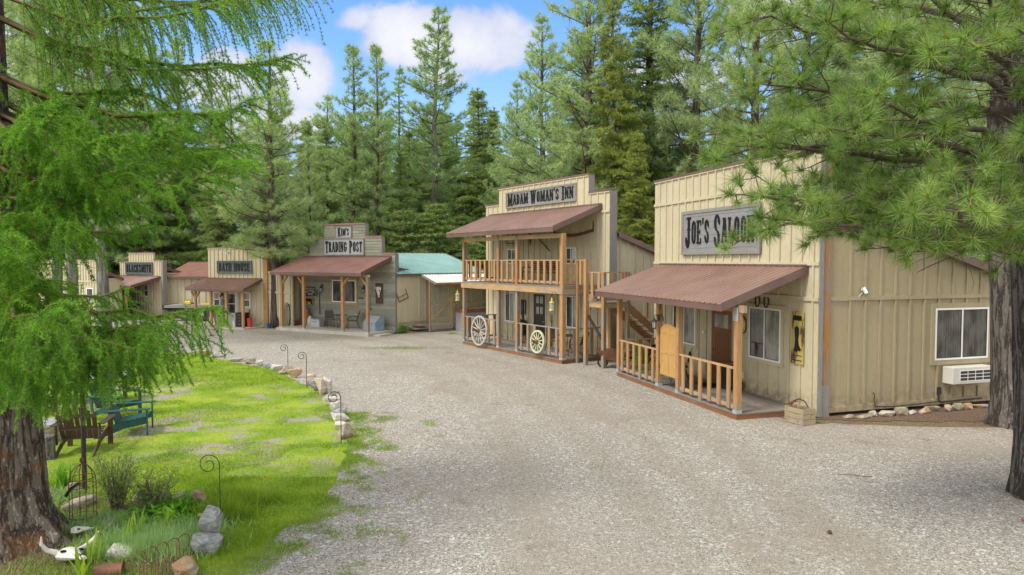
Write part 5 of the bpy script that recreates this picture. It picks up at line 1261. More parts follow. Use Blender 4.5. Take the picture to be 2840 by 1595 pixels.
mb.build('slats', mat('mustard_painted_slats', lambda t: t.ramp(t.noise(t.mapping(t.obj, (1, 1, .25)), 8, 4), [(0, (.08, .03, .01)), (.42, (.10, .05, .02)), (.5, (.42, .34, .10)), (1, (.50, .42, .16))]), .8), bt)
MB().prism([(-.12, .3), (.0, .3), (.02, .34), (.1, .32), (.14, .36), (.06, .47), (.04, .62), (.07, .86), (.0, .93), (-.09, .88), (-.06, .6), (-.08, .4)], -.042, -.0305).build('boot', M['black'], bt)
MB().box(-.17, .17, -.036, -.0305, .08, .1).box(-.17, .17, -.036, -.0305, .2, .215).box(-.15, .15, -.036, -.0305, 1.06, 1.18).build('lettering', M['black'], bt)
ov = thing('oval_sign', 'small yellow oval sign with dark rim on the wall right of the saloon door', 'sign', FJ.w(-2.52, Wy - .045, 1.94), FJ.rz)
el = lambda a, b: [(a * math.cos(R(k)), b * math.sin(R(k))) for k in range(0, 360, 15)]
MB().prism(el(.20, .25), -.015, .015).build('rim', M['door_wood'], ov); MB().prism(el(.18, .23), -.021, -.0155).build('face', mat('pale_yellow_paint', varied((.72, .62, .25), .1), .6), ov)
mb = MB()
for k in range(0, 360, 20): mb.box(.15 * math.cos(R(k)) - .009, .15 * math.cos(R(k)) + .009, -.024, -.0215, .195 * math.sin(R(k)) - .014, .195 * math.sin(R(k)) + .014)
mb.build('lettering', M['black'], ov)
def carriage_lantern(name, label, loc, rz, group=None, arm=True):
    t = thing(name, label, 'lantern', loc, rz, group)
    if arm: MB().tube([(0, 0, .12), (0, -.08, .2), (0, -.12, .14), (0, -.12, .08)], .01, 6).box(-.04, .04, -.012, 0, .02, .2).build('bracket', M['iron'], t)
    cy = -.12 if arm else 0
    MB().lathe([(.02, .1), (.03, .06), (.085, .02), (.09, 0)], 0, cy, 6, 'z', 0).build('cap', M['iron'], t); MB().lathe([(.06, 0), (.045, -.18)], 0, cy, 6, 'z', 0).build('glass', M['lampglass'], t)
    mb = MB()
    for k in range(6):
        a = R(60 * k); mb.tube([(.064 * math.cos(a), cy + .064 * math.sin(a), 0), (.049 * math.cos(a), cy + .049 * math.sin(a), -.18)], .006, 4)
    mb.lathe([(.06, 0), (.03, -.03)], 0, cy, 6, 'z', -.18); mb.build('cage', M['iron'], t); return t
carriage_lantern('post_lantern', 'black lantern on the cedar post left of the swing door', FJ.w(-3.66, -.02, 1.98), FJ.rz)
carriage_lantern('wall_lantern', 'black wall lantern left of the plank shop window', FK.w(-4.9, Ky - .03, 2.2), FK.rz, 'wall lanterns either side of the window'); carriage_lantern('wall_lantern', 'black wall lantern right of the plank shop window', FK.w(-1.91, Ky - .03, 2.2), FK.rz, 'wall lanterns either side of the window')
carriage_lantern('porch_lamp', 'dark lamp hanging under the inn balcony left of the door', FM.w(-4.95, .95, 2.42), FM.rz, arm=False)
br = MB().tube([(0, 0, .1), (.06, -.03, .22), (.15, -.03, .3), (.24, -.03, .24), (.3, -.03, .1)], .013, 6).tube([(.02, 0, .42), (.1, -.03, .55), (.2, -.03, .6), (.26, -.02, .7), (.3, 0, .62)], .012, 6).tube([(.1, -.03, .55), (.12, -.05, .72), (.2, -.05, .66)], .01, 6).build('antler_rack', M['iron'], loc=FJ.w(-3.66, .02, 1.9), rz=FJ.rz); tag(br, 'dark twisted iron branch fixed to the post above the swing door', 'ornament')
cr = thing('wooden_crate', 'weathered wooden crate with a curved hoop handle at the saloon corner', 'crate', (6.56, 15.42, 0), FJ.rz + R(8))
mb = MB()
for i in range(3):
    z0, z1 = .01 + i * .12, .12 + i * .12
    mb.box(-.27, .27, -.19, -.175, z0, z1); mb.box(-.27, .27, .175, .19, z0, z1); mb.box(-.27, -.255, -.174, .174, z0, z1); mb.box(.255, .27, -.174, .174, z0, z1)
for x in (-.25, .22):
    mb.box(x, x + .03, -.2, -.191, 0, .375)
mb.build('slats', M['teak_pale'], cr); MB().box(-.25, .25, -.17, .17, .02, .25).build('soil', M['soil'], cr)
MB().tube([(-.25, 0, .36), (-.2, 0, .46), (-.05, 0, .54), (.12, 0, .52), (.23, 0, .4)], .014, 8).build('handle', M['iron'], cr); MB().tube([(-.24, -.1, .42), (-.1, -.1, .47), (.05, -.12, .52)], [.035, .018, .01], 8).build('horn', M['rust'], cr)
# low plants seen through the left railing
def leafy(name, label, loc, r, h, n, m, rng_seed, cat='plant', w=.03, l=.1, group=None, stems=5):
    rg = np.random.default_rng(rng_seed); t = thing(name, label, cat, loc, 0, group)
    P = rg.normal(size=(n, 3)) * [r * .45, r * .45, h * .28] + [0, 0, h * .55]; P[:, 2] = np.clip(P[:, 2], .02, h)
    needle_mesh('foliage', P, P - [0, 0, h * .2], 5, l, w, .7, rg, m, t)
    mb = MB()
    for i in range(stems):
        a = rg.uniform(0, 6.28); q = r * .5 * rg.uniform(.2, 1); mb.tube([(0, 0, 0), (q * .4 * math.cos(a), q * .4 * math.sin(a), h * .4), (q * math.cos(a), q * math.sin(a), h * .85)], [.008, .006, .003], 5)
    mb.build('stems', M['twig'], t); return t
leafy('leafy_plant', 'bright green leafy plant growing behind the left railing of the saloon', FJ.w(-6.9, 1.3, 0), .45, .7, 420, M['leafy'], 4)

# inn
def wagon_wheel(label, loc, rz, r, n, m, tilt, rr=.035, group='wagon wheels leaning on the inn railing'):
    t = thing('wagon_wheel', label, 'wheel', loc, rz, group); t.rotation_euler = (tilt, 0, rz)
    N = 40; mb = MB(); vs = []
    for k in range(N):
        a = 2 * math.pi * k / N
        for (q, y) in ((r, -.028), (r, .028), (r - .065, .028), (r - .065, -.028)): vs.append((q * math.cos(a), y, q * math.sin(a)))
    mb.add(vs, [(4 * k + j, 4 * k + (j + 1) % 4, 4 * ((k + 1) % N) + (j + 1) % 4, 4 * ((k + 1) % N) + j) for k in range(N) for j in range(4)]); mb.build('rim', m, t)
    for k in range(n):
        a = 2 * math.pi * (k + .5) / n; MB().tube([(.07 * math.cos(a), 0, .07 * math.sin(a)), (r * .5 * math.cos(a), 0, r * .5 * math.sin(a)), ((r - .06) * math.cos(a), 0, (r - .06) * math.sin(a))], [.02, .024, .016], 6).build('spoke', m, t)
    hb = MB().lathe([(.06, .08), (.085, .05), (.09, -.05), (.065, -.13), (.05, -.14)], n=14, axis='y').build('hub', M['door_wood'], t, True); MB().lathe([(.05, -.14), (.055, -.17), (.03, -.175)], n=12, axis='y').build('hub_cap', M['iron'], hb); return t
wagon_wheel('large cream wagon wheel with iron hub leaning on the left railing of the inn porch', FM.w(-5.45, -.13, .74), FM.rz, .63, 14, M['cream'], R(-4)); wagon_wheel('smaller pale green wagon wheel leaning on the right railing of the inn porch', FM.w(-1.31, -.12, .68), FM.rz, .43, 12, M['wheelgreen'], R(-5))
def lantern_gold(label, loc, rz, post_dx):
    t = thing('hanging_lantern', label, 'lantern', loc, rz, 'brass lanterns hanging before the inn')
    MB().tube([(post_dx, .05, .25), (post_dx * .8, 0, .62), (post_dx * .35, 0, .72), (0, 0, .62), (0, 0, .5)], .007, 6).build('hook', M['iron'], t)
    MB().lathe([(.015, .5), (.02, .44), (.05, .4), (.045, .36), (.11, .3), (.115, .285)], n=8).build('cap', M['brass'], t); MB().lathe([(.085, .28), (.085, .06)], n=8).build('glass', M['lampglass'], t)
    b = MB()
    for k in range(8): a = R(45 * k); b.tube([(.09 * math.cos(a), .09 * math.sin(a), .285), (.09 * math.cos(a), .09 * math.sin(a), .05)], .006, 4)
    b.lathe([(.1, .055), (.115, .03), (.105, 0)], n=8); b.build('cage', M['brass'], t)
lantern_gold('yellow brass lantern hanging beside the main corner post of the inn', FM.w(-.42, -.12, 1.88), FM.rz, .36); lantern_gold('yellow brass lantern hanging left of the inn porch in front of the plastic lean-to', FM.w(-7.3, -.12, 1.9), FM.rz, .28)
bn = thing('garden_bench', 'dark slatted bench with iron ends on the inn balcony', 'bench', FM.w(-3.15, 1.35, 2.79), FM.rz)
mb = MB()
for i in range(5): mb.box(-.9, .9, .18 + i * .02, .2 + i * .02, .5 + i * .085, .56 + i * .085)
mb.build('backrest', M['brownchair'], bn); mb = MB()
for i in range(4): mb.box(-.9, .9, -.25 + i * .11, -.17 + i * .11, .42, .445)
mb.build('seat', M['brownchair'], bn)
for s in (-1, 1): MB().tube([(s * .88, -.26, 0), (s * .88, -.24, .3), (s * .88, -.26, .62), (s * .88, 0, .64), (s * .88, .2, .6)], .02, 6).build('armrest', M['iron'], bn); MB().tube([(s * .88, .3, 0), (s * .88, .2, .42), (s * .88, .28, .95)], .02, 6).build('leg', M['iron'], bn)
def wall_thing(name, label, cat, F, x, y, z, group=None): return thing(name, label, cat, F.w(x, y, z), F.rz, group)
s_ = wall_thing('crosscut_saw', 'long rusty two-man crosscut saw hung high on the inn wall', 'saw', FM, -1.68, My - .03, 4.75)
tp_ = [(-1.22 + 2.44 * i / 40, .10 - .14 * math.sin(math.pi * i / 40) + .05 * i / 40) for i in range(41)]; bt_ = [(x, z - .10 - (.035 if i % 2 else 0)) for i, (x, z) in enumerate(tp_)]
MB().prism(tp_ + bt_[::-1], -.012, -.006).build('blade', M['rust'], s_); MB().tube([(1.2, -.01, .0), (1.2, -.01, .42)], .018, 6).build('handle', M['iron'], s_); MB().tube([(-1.2, -.01, -.05), (-1.2, -.01, .15)], .018, 6).build('handle', M['iron'], s_)
s_ = wall_thing('bow_saw', 'old wooden bow saw hung on the inn wall beneath the left of the porch roof', 'saw', FM, -6.0, My - .03, 4.45)
MB().tube([(-.42, -.01, 0), (-.4, -.01, .2), (-.2, -.01, .42), (.35, -.01, .46), (.42, -.01, .3), (.42, -.01, 0)], .018, 6).build('frame', M['rust'], s_); MB().box(-.42, .42, -.012, -.006, -.02, .02).build('blade', M['rust'], s_)
tag(MB().prism([(-.04, .4), (.03, .42), (.05, .1), (.0, -.15), (-.05, .1)], -.02, -.008).build('hay_knife', M['rust'], loc=FM.w(-4.56, My - .02, 4.42), rz=FM.rz), 'dark hay knife hung point down on the inn wall', 'tool')
s_ = wall_thing('scythe', 'old scythe with curved dark handle hung on the inn wall', 'scythe', FM, -3.6, My - .03, 4.45)
MB().tube([(-.42, -.02, .38), (-.3, -.02, .12), (0, -.02, -.08), (.25, -.02, -.25), (.45, -.02, -.38)], .018, 6).build('handle', M['rust'], s_); MB().tube([(.25, -.02, -.25), (.3, -.06, -.12)], .012, 5).tube([(-.28, -.02, .1), (-.1, -.06, .12)], .012, 5).build('grip', M['rust'], s_)
s_ = wall_thing('washboard', 'wooden washboard with pale ribbed panel hung by the inn window', 'washboard', FM, -5.05, My - .03, 1.35)
MB().box(-.17, -.13, -.03, 0, 0, .65).box(.13, .17, -.03, 0, 0, .65).box(-.129, .129, -.03, 0, .55, .65).box(-.129, .129, -.03, 0, .1, .14).build('frame', M['brownchair'], s_)
mb = MB()
for i in range(14): mb.box(-.129, .129, -.022, -.006, .15 + i * .028, .165 + i * .028)
mb.box(-.129, .129, -.006, -.001, .145, .545); mb.build('ribs', M['galv'], s_)
s_ = thing('iron_stove', 'black cast iron stove with tall pipe against the inn wall', 'stove', FM.w(-4.85, 1.62, .15), FM.rz)
MB().lathe([(.2, .35), (.25, .4), (.27, .7), (.22, .95), (.12, 1.02)], n=14).build('body', M['iron'], s_, True); MB().tube([(.12, .0, .98), (.12, 0, 1.85)], .055, 10).build('flue_pipe', M['iron'], s_)
for a in (45, 135, 225, 315): MB().tube([(.18 * math.cos(R(a)), .18 * math.sin(R(a)), .38), (.24 * math.cos(R(a)), .24 * math.sin(R(a)), 0)], .02, 6).build('leg', M['iron'], s_)
MB().box(-.09, .09, -.285, -.24, .5, .68).build('door', M['rust'], s_)
s_ = wall_thing('poster', 'weathered picture poster with pale lower strip right of the inn door', 'poster', FM, -3.05, My - .012, 1.48)
MB().box(-.2, .2, -.01, 0, 0, .64).build('sheet', mat('faded_poster', lambda t: t.ramp(t.noise(t.obj, 9, 4), [(0, (.08, .12, .14)), (.5, (.28, .34, .32)), (1, (.62, .60, .50))]), .8), s_); MB().box(-.18, .18, -.013, -.0105, .02, .13).build('caption', M['cream'], s_)
s_ = wall_thing('pitchfork', 'old pitchfork standing against the inn wall by the porch table', 'fork', FM, -3.0, My - .06, .16)
MB().tube([(0, -.05, 0), (0, 0, 1.0)], .016, 6).build('handle', M['rust'], s_); mb = MB()
for k in range(4): q = -.09 + .06 * k; mb.tube([(q * .4, 0, 1.0), (q, -.02, 1.08), (q * 1.1, -.02, 1.32)], .007, 5)
mb.build('tines', M['iron'], s_)
wb = thing('wheelbarrow', 'rusty old wheelbarrow with tapered tray parked beside the inn stair', 'wheelbarrow', FM.w(1.75, .95, 0), FM.rz + R(28))
MB().add([(-.62, -.33, .62), (.5, -.33, .62), (.5, .33, .62), (-.62, .33, .62), (-.28, -.18, .28), (.35, -.2, .3), (.35, .2, .3), (-.28, .18, .28), (-.58, -.30, .62), (.47, -.30, .62), (.47, .30, .62), (-.58, .30, .62), (-.26, -.16, .30), (.33, -.18, .32), (.33, .18, .32), (-.26, .16, .30)],
         [(0, 1, 5, 4), (1, 2, 6, 5), (2, 3, 7, 6), (3, 0, 4, 7), (4, 5, 6, 7), (8, 12, 13, 9), (9, 13, 14, 10), (10, 14, 15, 11), (11, 15, 12, 8), (12, 15, 14, 13), (0, 8, 9, 1), (1, 9, 10, 2), (2, 10, 11, 3), (3, 11, 8, 0)]).build('tray', M['rust'], wb)
for y in (-.22, .22):
    MB().tube([(-.45, y * .3, .2), (0, y, .26), (.55, y * 1.2, .45), (1.0, y * 1.3, .62)], .02, 6).build('handle', M['brownchair'], wb); MB().tube([(.35, y, .3), (.42, y, 0)], .016, 6).build('leg', M['iron'], wb)
w_ = MB(); N = 24
w_.tube([(-.45 + .17 * math.cos(2 * math.pi * k / N), 0, .18 + .17 * math.sin(2 * math.pi * k / N)) for k in range(N)], .028, 6, closed=True); wh = w_.build('wheel', M['rubber'], wb)
mb = MB()
for k in range(6): mb.tube([(-.45, 0, .18), (-.45 + .16 * math.cos(R(60 * k)), 0, .18 + .16 * math.sin(R(60 * k)))], .008, 4)
mb.build('spokes', M['rust'], wh)

# plank shop porch
s_ = thing('milk_can', 'rusty milk can with domed lid on the plank shop porch', 'can', FK.w(-5.38, 1.5, .15), 0); MB().lathe([(.17, 0), (.175, .02), (.175, .38), (.12, .47), (.10, .5), (.10, .55)], n=18).build('body', M['galv'], s_, True); MB().lathe([(.115, .55), (.13, .58), (.07, .64), (.02, .66)], n=16).build('lid', M['rust'], s_, True); MB().tube([(-.16, 0, .4), (-.22, 0, .44), (-.2, 0, .34), (-.17, 0, .32)], .01, 6).build('handle', M['rust'], s_)
s_ = thing('rusty_boiler', 'tall reddish rusty boiler with domed top behind the milk can', 'boiler', FK.w(-5.85, 1.6, .15), 0); MB().lathe([(.2, 0), (.2, .75), (.16, .85), (.06, .95), (.06, 1.0)], n=18).build('body', M['terracotta'], s_, True)
s_ = thing('metal_cooler', 'plain galvanised metal chest on the plank shop porch left of the chairs', 'chest', FK.w(-4.72, 1.35, .15), FK.rz); MB().box(-.33, .33, -.2, .2, 0, .38).build('body', M['galv'], s_, bevel=.012); MB().box(-.335, .335, -.205, .205, .381, .41).build('lid', M['galv'], s_); MB().tube([(-.1, -.21, .3), (-.1, -.24, .28), (.1, -.24, .28), (.1, -.21, .3)], .008, 5).build('handle', M['iron'], s_)
s_ = thing('feed_bin', 'blue-grey galvanised feed bin with sloping front at the right end of the plank shop porch', 'bin', FK.w(-.72, 1.25, .15), FK.rz + R(-10)); MB().prism([(-.3, 0), (.3, 0), (.3, .72), (.05, .72), (-.3, .42)], -.48, .48, 'x').build('body', M['bluegalv'], s_, bevel=.01); MB().prism([(-.31, .43), (.045, .735), (.045, .75), (-.32, .44)], -.46, .46, 'x').build('lid', M['galv'], s_)
s_ = thing('metal_pail', 'small pail left of the blue-grey feed bin', 'pail', FK.w(-1.38, 1.35, .15), 0); MB().lathe([(.09, 0), (.12, .22), (.115, .22), (.085, .02)], n=14).build('body', M['bluegalv'], s_, True)
s_ = wall_thing('saddle_shop_sign', 'dark brown square sign with pale arched lettering on the plank wall behind the porch posts', 'sign', FK, -5.78, Ky - .03, 1.73); MB().box(-.37, .37, -.03, 0, 0, .52).build('board', M['brownchair'], s_)
lettering(s_, 'OLD SANTA FE', -.32, .32, .36, .1, -.031, t=.006, small=1, m='cream'); lettering(s_, 'SADDLES', -.2, .2, .06, .12, -.031, t=.006, small=1, m='cream'); MB().prism([(-.33, .2), (-.2, .2), (-.16, .27), (.16, .27), (.2, .2), (.33, .2), (.33, .22), (.2, .31), (-.2, .31), (-.33, .22)], -.036, -.031).build('emblem', M['cream'], s_)
s_ = wall_thing('shadow_box', 'small wooden shelf box with odds and ends below the dark brown sign', 'box', FK, -5.85, Ky - .03, 1.26); MB().box(-.33, .33, -.14, 0, 0, .03).box(-.33, .33, -.14, 0, .34, .37).box(-.33, -.3, -.14, 0, .031, .339).box(.3, .33, -.14, 0, .031, .339).build('frame', M['cedar_worn'], s_); MB().box(-.299, .299, -.012, -.001, .031, .339).build('back', M['black'], s_); MB().box(-.22, -.08, -.09, -.03, .032, .2).build('tin', M['redp'], s_); MB().box(-.04, .1, -.09, -.03, .032, .16).build('tin', M['yellow'], s_)
tag(MB().tube([FK.w(-5.08, Ky - .06, .75), FK.w(-5.1, Ky - .06, 1.5), FK.w(-5.07, Ky - .05, 2.05)], .02, 6).build('walking_pole', M['iron']), 'long dark pole hung upright on the plank wall under the left lantern', 'pole')
s_ = wall_thing('snowshoe', 'narrow dark snowshoe hung between the brown sign and the left lantern', 'snowshoe', FK, -5.28, Ky - .04, 1.7); MB().tube([(0, 0, .42), (.06, 0, .3), (.06, 0, .12), (0, 0, -.02), (-.06, 0, .12), (-.06, 0, .3)], .012, 6, closed=True).build('frame', M['brownchair'], s_); MB().box(-.05, .05, -.004, .004, .1, .3).build('webbing', M['rust'], s_)
def skull_mesh(parent, s, m, horns=True):
    """cattle skull: long tapering face, eye sockets, horn cores"""
    mb = MB(); sec = [(-.10, .14, .10), (0, .19, .13), (.10, .17, .12), (.2, .11, .09), (.34, .075, .06), (.46, .06, .045), (.50, .05, .03)]; n = 12; vs = []
    for (d, w, h) in sec:
        for k in range(n): a = 2 * math.pi * k / n; vs.append((w * s * math.cos(a), -d * s, h * s * math.sin(a) * (1 if math.sin(a) > 0 else .6)))
    f = [(i * n + k, i * n + (k + 1) % n, (i + 1) * n + (k + 1) % n, (i + 1) * n + k) for i in range(len(sec) - 1) for k in range(n)] + [tuple(range(n)), tuple((len(sec) - 1) * n + k for k in range(n))]
    mb.add(vs, f); o = mb.build('skull', m, parent, True)
    for q in (-1, 1):
        MB().lathe([(.04 * s, 0), (.045 * s, .02 * s), (.03 * s, .03 * s)], q * .125 * s, -.1 * s, 10, 'z', .07 * s).build('eye_socket', M['black'], o); MB().tube([(q * .02 * s, -.38 * s, .055 * s), (q * .022 * s, -.46 * s, .045 * s)], .012 * s, 6).build('nostril', M['black'], o)
        if horns: MB().tube([(q * .15 * s, .04 * s, .05 * s), (q * .28 * s, .08 * s, .10 * s), (q * .38 * s, .06 * s, .2 * s), (q * .42 * s, 0, .32 * s)], [.045 * s, .035 * s, .025 * s, .008 * s], 8).build('horn', m, o)
    return o
s_ = wall_thing('skull_board', 'white cattle skull mounted on a dark upright board at the right of the plank wall', 'skull', FK, -.9, Ky - .03, 1.47); MB().box(-.24, .24, -.03, 0, 0, 1.06).build('board', M['brownchair'], s_); o = skull_mesh(s_, .9, M['bone'], False); o.location = (0, -.07, .78); o.rotation_euler = (R(90), 0, 0); MB().tube([(-.12, -.08, .8), (-.22, -.1, .84)], [.03, .01], 6).tube([(.12, -.08, .8), (.2, -.1, .84)], [.03, .01], 6).build('horn', M['bone'], s_)
tag(MB().box(-.17, .17, -.02, 0, 0, .07).box(-.15, .15, -.024, -.0205, .02, .05).build('name_plaque', M['iron'], loc=FK.w(-2.15, Ky - .03, 1.68), rz=FK.rz), 'narrow dark plaque right of the plank shop window', 'plaque')
tag(MB().tube([FK.w(-1.52, Ky - .06, 1.95), FK.w(-1.5, Ky - .06, 1.5), FK.w(-1.5, Ky - .06, 1.25)], .012, 6).tube([FK.w(-1.58, Ky - .06, 1.2), FK.w(-1.5, Ky - .07, 1.12), FK.w(-1.44, Ky - .06, 1.24)], .03, 6).build('branding_iron', M['rust']), 'thin rusty branding iron hung beside the right porch post of the plank shop', 'tool')
s_ = thing('buck_saw', 'orange wooden buck saw hung on the tan side wall right of the plank shop', 'saw', FR.w(.03, .35, 1.75), FR.rz + R(90)); s_.rotation_euler = (0, R(-20), FR.rz + R(90)); MB().tube([(-.3, -.02, -.1), (-.3, -.02, .4)], .022, 6).tube([(.3, -.02, -.1), (.3, -.02, .4)], .022, 6).tube([(-.3, -.02, .15), (.3, -.02, .15)], .018, 6).build('frame', M['rim_wood'], s_); MB().box(-.3, .3, -.023, -.017, -.1, -.05).build('blade', M['rust'], s_)
leafy('potted_flowers', 'low potted plant with yellow-green leaves at the right foot of the plank shop', FK.w(.45, 2.2, 0), .3, .35, 120, M['leafy'], 8, w=.03, l=.09)

# wash house
def person():
    t = thing('person', 'person in plaid shirt and jeans standing at the wash house door behind a post', 'person', FB.w(-2.55, -.42, .05), FB.rz + R(-70))
    def skin(name, verts, edges, rad, m, root=0, sub=2):
        me = bpy.data.meshes.new(name); me.from_pydata(verts, edges, []); me.materials.append(m); o = bpy.data.objects.new(name, me); C.objects.link(o)
        md = o.modifiers.new('Skin', 'SKIN'); md.use_smooth_shade = True; sv = me.skin_vertices[0].data
        for i, r in enumerate(rad): sv[i].radius = (r, r) if isinstance(r, float) else r
        sv[root].use_root = True; s = o.modifiers.new('Subsurf', 'SUBSURF'); s.levels = s.render_levels = sub; o.parent = t; return o
    # facing +y; hands forward, working at something held in front
    J = dict(pel=(0, 0, .93), wai=(0, 0, 1.1), che=(0, .01, 1.3), nec=(0, .01, 1.48), hea=(0, .04, 1.60), top=(0, .03, 1.72), sl=(-.17, .0, 1.42), el=(-.23, -.02, 1.14), wl=(-.16, .18, 1.06), hl=(-.12, .25, 1.07), sr=(.17, .0, 1.42), er=(.22, .02, 1.14), wr=(.17, .24, 1.1), hr=(.15, .31, 1.12),
             hpl=(-.09, 0, .88), kl=(-.10, .03, .48), al=(-.10, -.02, .08), tl=(-.10, .13, .03), hpr=(.09, 0, .88), kr=(.11, .05, .48), ar=(.11, .0, .08), tr=(.12, .15, .03))
    K = list(J); ix = {k: i for i, k in enumerate(K)}
    E = [('pel', 'wai'), ('wai', 'che'), ('che', 'nec'), ('nec', 'hea'), ('hea', 'top'), ('che', 'sl'), ('sl', 'el'), ('el', 'wl'), ('wl', 'hl'), ('che', 'sr'), ('sr', 'er'), ('er', 'wr'), ('wr', 'hr'), ('pel', 'hpl'), ('hpl', 'kl'), ('kl', 'al'), ('al', 'tl'), ('pel', 'hpr'), ('hpr', 'kr'), ('kr', 'ar'), ('ar', 'tr')]
    Rd = dict(pel=.13, wai=.12, che=.13, nec=.05, hea=.085, top=.06, sl=.055, el=.04, wl=.028, hl=.03, sr=.055, er=.04, wr=.028, hr=.03, hpl=.085, kl=.058, al=.04, tl=.035, hpr=.085, kr=.058, ar=.04, tr=.035)
    skin('body', [J[k] for k in K], [(ix[a], ix[b]) for a, b in E], [Rd[k] for k in K], M['skin'])
    def sub(name, keys, grow, m):
        e = [(a, b) for a, b in E if a in keys and b in keys]; skin(name, [J[k] for k in keys], [(keys.index(a), keys.index(b)) for a, b in e], [Rd[k] + grow for k in keys], m)
    sub('shirt', ['pel', 'wai', 'che', 'sl', 'el', 'sr', 'er'], .022, M['plaid']); sub('jeans', ['pel', 'hpl', 'kl', 'al', 'hpr', 'kr', 'ar'], .018, M['denim']); sub('shoes', ['al', 'tl'], .014, M['rubber']); sub('shoes', ['ar', 'tr'], .014, M['rubber'])
    skin('hair', [(0, -.0, 1.73), (0, -.06, 1.66), (0, -.07, 1.56), (0, .05, 1.75)], [(0, 1), (1, 2), (0, 3)], [.075, .075, .055, .06], M['hair'])
    for s in (-1, 1):
        MB().lathe([(.011, 0), (.008, .006)], s * .032, .118, 8, 'y', 1.625).build('eye', M['black'], t)
        h = J['hl' if s < 0 else 'hr']
        for k in range(4): MB().tube([(h[0] + (k - 1.5) * .016, h[1] + .02, h[2]), (h[0] + (k - 1.5) * .018, h[1] + .065 - abs(k - 1) * .006, h[2] - .012), (h[0] + (k - 1.5) * .017, h[1] + .08 - abs(k - 1) * .008, h[2] - .035)], .008, 6).build('finger', M['skin'], t)
        MB().tube([(h[0] - s * .02, h[1], h[2] + .01), (h[0] - s * .045, h[1] + .035, h[2] + .01)], .009, 6).build('thumb', M['skin'], t)
    MB().tube([(0, .12, 1.61), (0, .145, 1.585), (0, .12, 1.575)], .012, 6).build('nose', M['skin'], t); MB().box(-.022, .022, .112, .122, 1.548, 1.554).build('mouth', M['rim_wood'], t)
    for s in (-1, 1): MB().lathe([(.026, 0), (.022, s * .012)], .02, s * .0, 8, 'x', 1.6).build('ear', M['skin'], t, loc=(s * .085 - .0, 0, 0))
person()
s_ = thing('drawer_cabinet', 'black cabinet with a column of small knobs on the wash house porch', 'cabinet', FB.w(-1.12, -.42, .05), FB.rz); MB().box(-.3, .3, -.2, .2, 0, .78).build('body', M['black'], s_, bevel=.01)
for z in (.15, .32, .49, .66): MB().box(-.27, .27, -.208, -.201, z - .07, z + .07).build('drawer', M['iron'], s_); MB().lathe([(.015, 0), (.02, -.02)], 0, -.209, 8, 'y', z).build('knob', M['galv'], s_)
s_ = thing('red_bin', 'tall narrow red bin with umbrella handles at the wash house corner', 'bin', FB.w(-.52, -.5, .05), 0); MB().lathe([(.11, 0), (.14, .5), (.13, .5), (.1, .02)], n=16).build('body', M['redp'], s_, True)
for k in range(3): MB().tube([(.02 * k, .02 * (k - 1), .2), (.05 - .05 * k, .04 * (k - 1), .85), (.1 - .07 * k, .04 * k, .95)], .014, 6).build('umbrella', M['iron' if k else 'redp'], s_)
s_ = thing('white_bin', 'small pale round bin right of the wash house door', 'bin', FB.w(-1.62, -.45, .05), 0); MB().lathe([(.1, 0), (.13, .34), (.12, .34), (.09, .02)], n=16).build('body', M['offwhite'], s_, True)
s_ = thing('blue_bucket', 'blue bucket on the gravel beside the wash house corner post', 'bucket', FB.w(.55, -.2, 0), 0); MB().lathe([(.1, 0), (.14, .26), (.13, .26), (.09, .02)], n=16).build('body', M['blue'], s_, True); MB().tube([(-.14, 0, .25), (-.12, -.05, .17), (.0, -.14, .12), (.12, -.05, .17), (.14, 0, .25)], .005, 5).build('handle', M['iron'], s_)
s_ = thing('shovel', 'long-handled shovel leaning between the corner post and the pine trunk', 'shovel', FB.w(.72, -.1, 0), FB.rz); MB().tube([(.05, -.1, .02), (-.1, .03, 1.0)], .014, 6).build('handle', M['cedar_worn'], s_); MB().box(-.06, .12, -.13, -.11, .0, .22).build('blade', M['iron'], s_)
s_ = thing('coiled_hose', 'green hose hung in long loops between the pine trunk and the plank shop', 'hose', FB.w(1.75, -.0, .0), FB.rz)
mb = MB()
for k in range(5): a = .10 + .02 * k; mb.tube([(-.02 * k + a * math.sin(R(q)), -.04 - .012 * k, .72 + (.6 + .03 * k) * math.cos(R(q))) for q in range(0, 360, 24)], .012, 5, closed=True)
mb.build('loops', M['shrub_solid'], s_); MB().tube([(0, .03, 1.3), (0, -.1, 1.3)], .02, 6).build('hook', M['iron'], s_)
# smithy
s_ = thing('blue_tank', 'dark blue square tank under the left end of the smithy porch roof', 'tank', FS.w(-3.5, -.8, 0), FS.rz); MB().box(-.5, .5, -.5, .5, 0, 1.72).build('body', M['blue'], s_, bevel=.04); MB().box(-.53, .53, -.53, .53, 1.721, 1.78).build('lid', M['blue'], s_)
s_ = thing('barrel_grill', 'black barrel grill in front of the smithy wall', 'grill', FS.w(-1.5, -1.1, 0), FS.rz); MB().lathe([(.1, -.5), (.28, -.46), (.28, .46), (.1, .5)], 0, 0, 16, 'x', .85).build('drum', M['black'], s_, True)
for x in (-.35, .35):
    for y in (-.18, .18): MB().tube([(x, y, .65), (x, y * 1.4, 0)], .02, 6).build('leg', M['iron'], s_)
tr = thing('flatbed_truck', 'dark flatbed truck parked by the red-roofed shed behind the wash house porch', 'truck', (-19.4, 42.0, 0), 0)
MB().box(-1.7, 1.9, -.85, 1.05, .82, .98).build('bed', M['grey_wood'], tr); MB().box(-1.72, -1.62, -.86, 1.06, .70, 1.0).build('tail_board', M['iron'], tr); MB().box(-1.7, 4.2, -.35, -.2, .55, .72).box(-1.7, 4.2, .4, .55, .55, .72).build('chassis', M['iron'], tr)
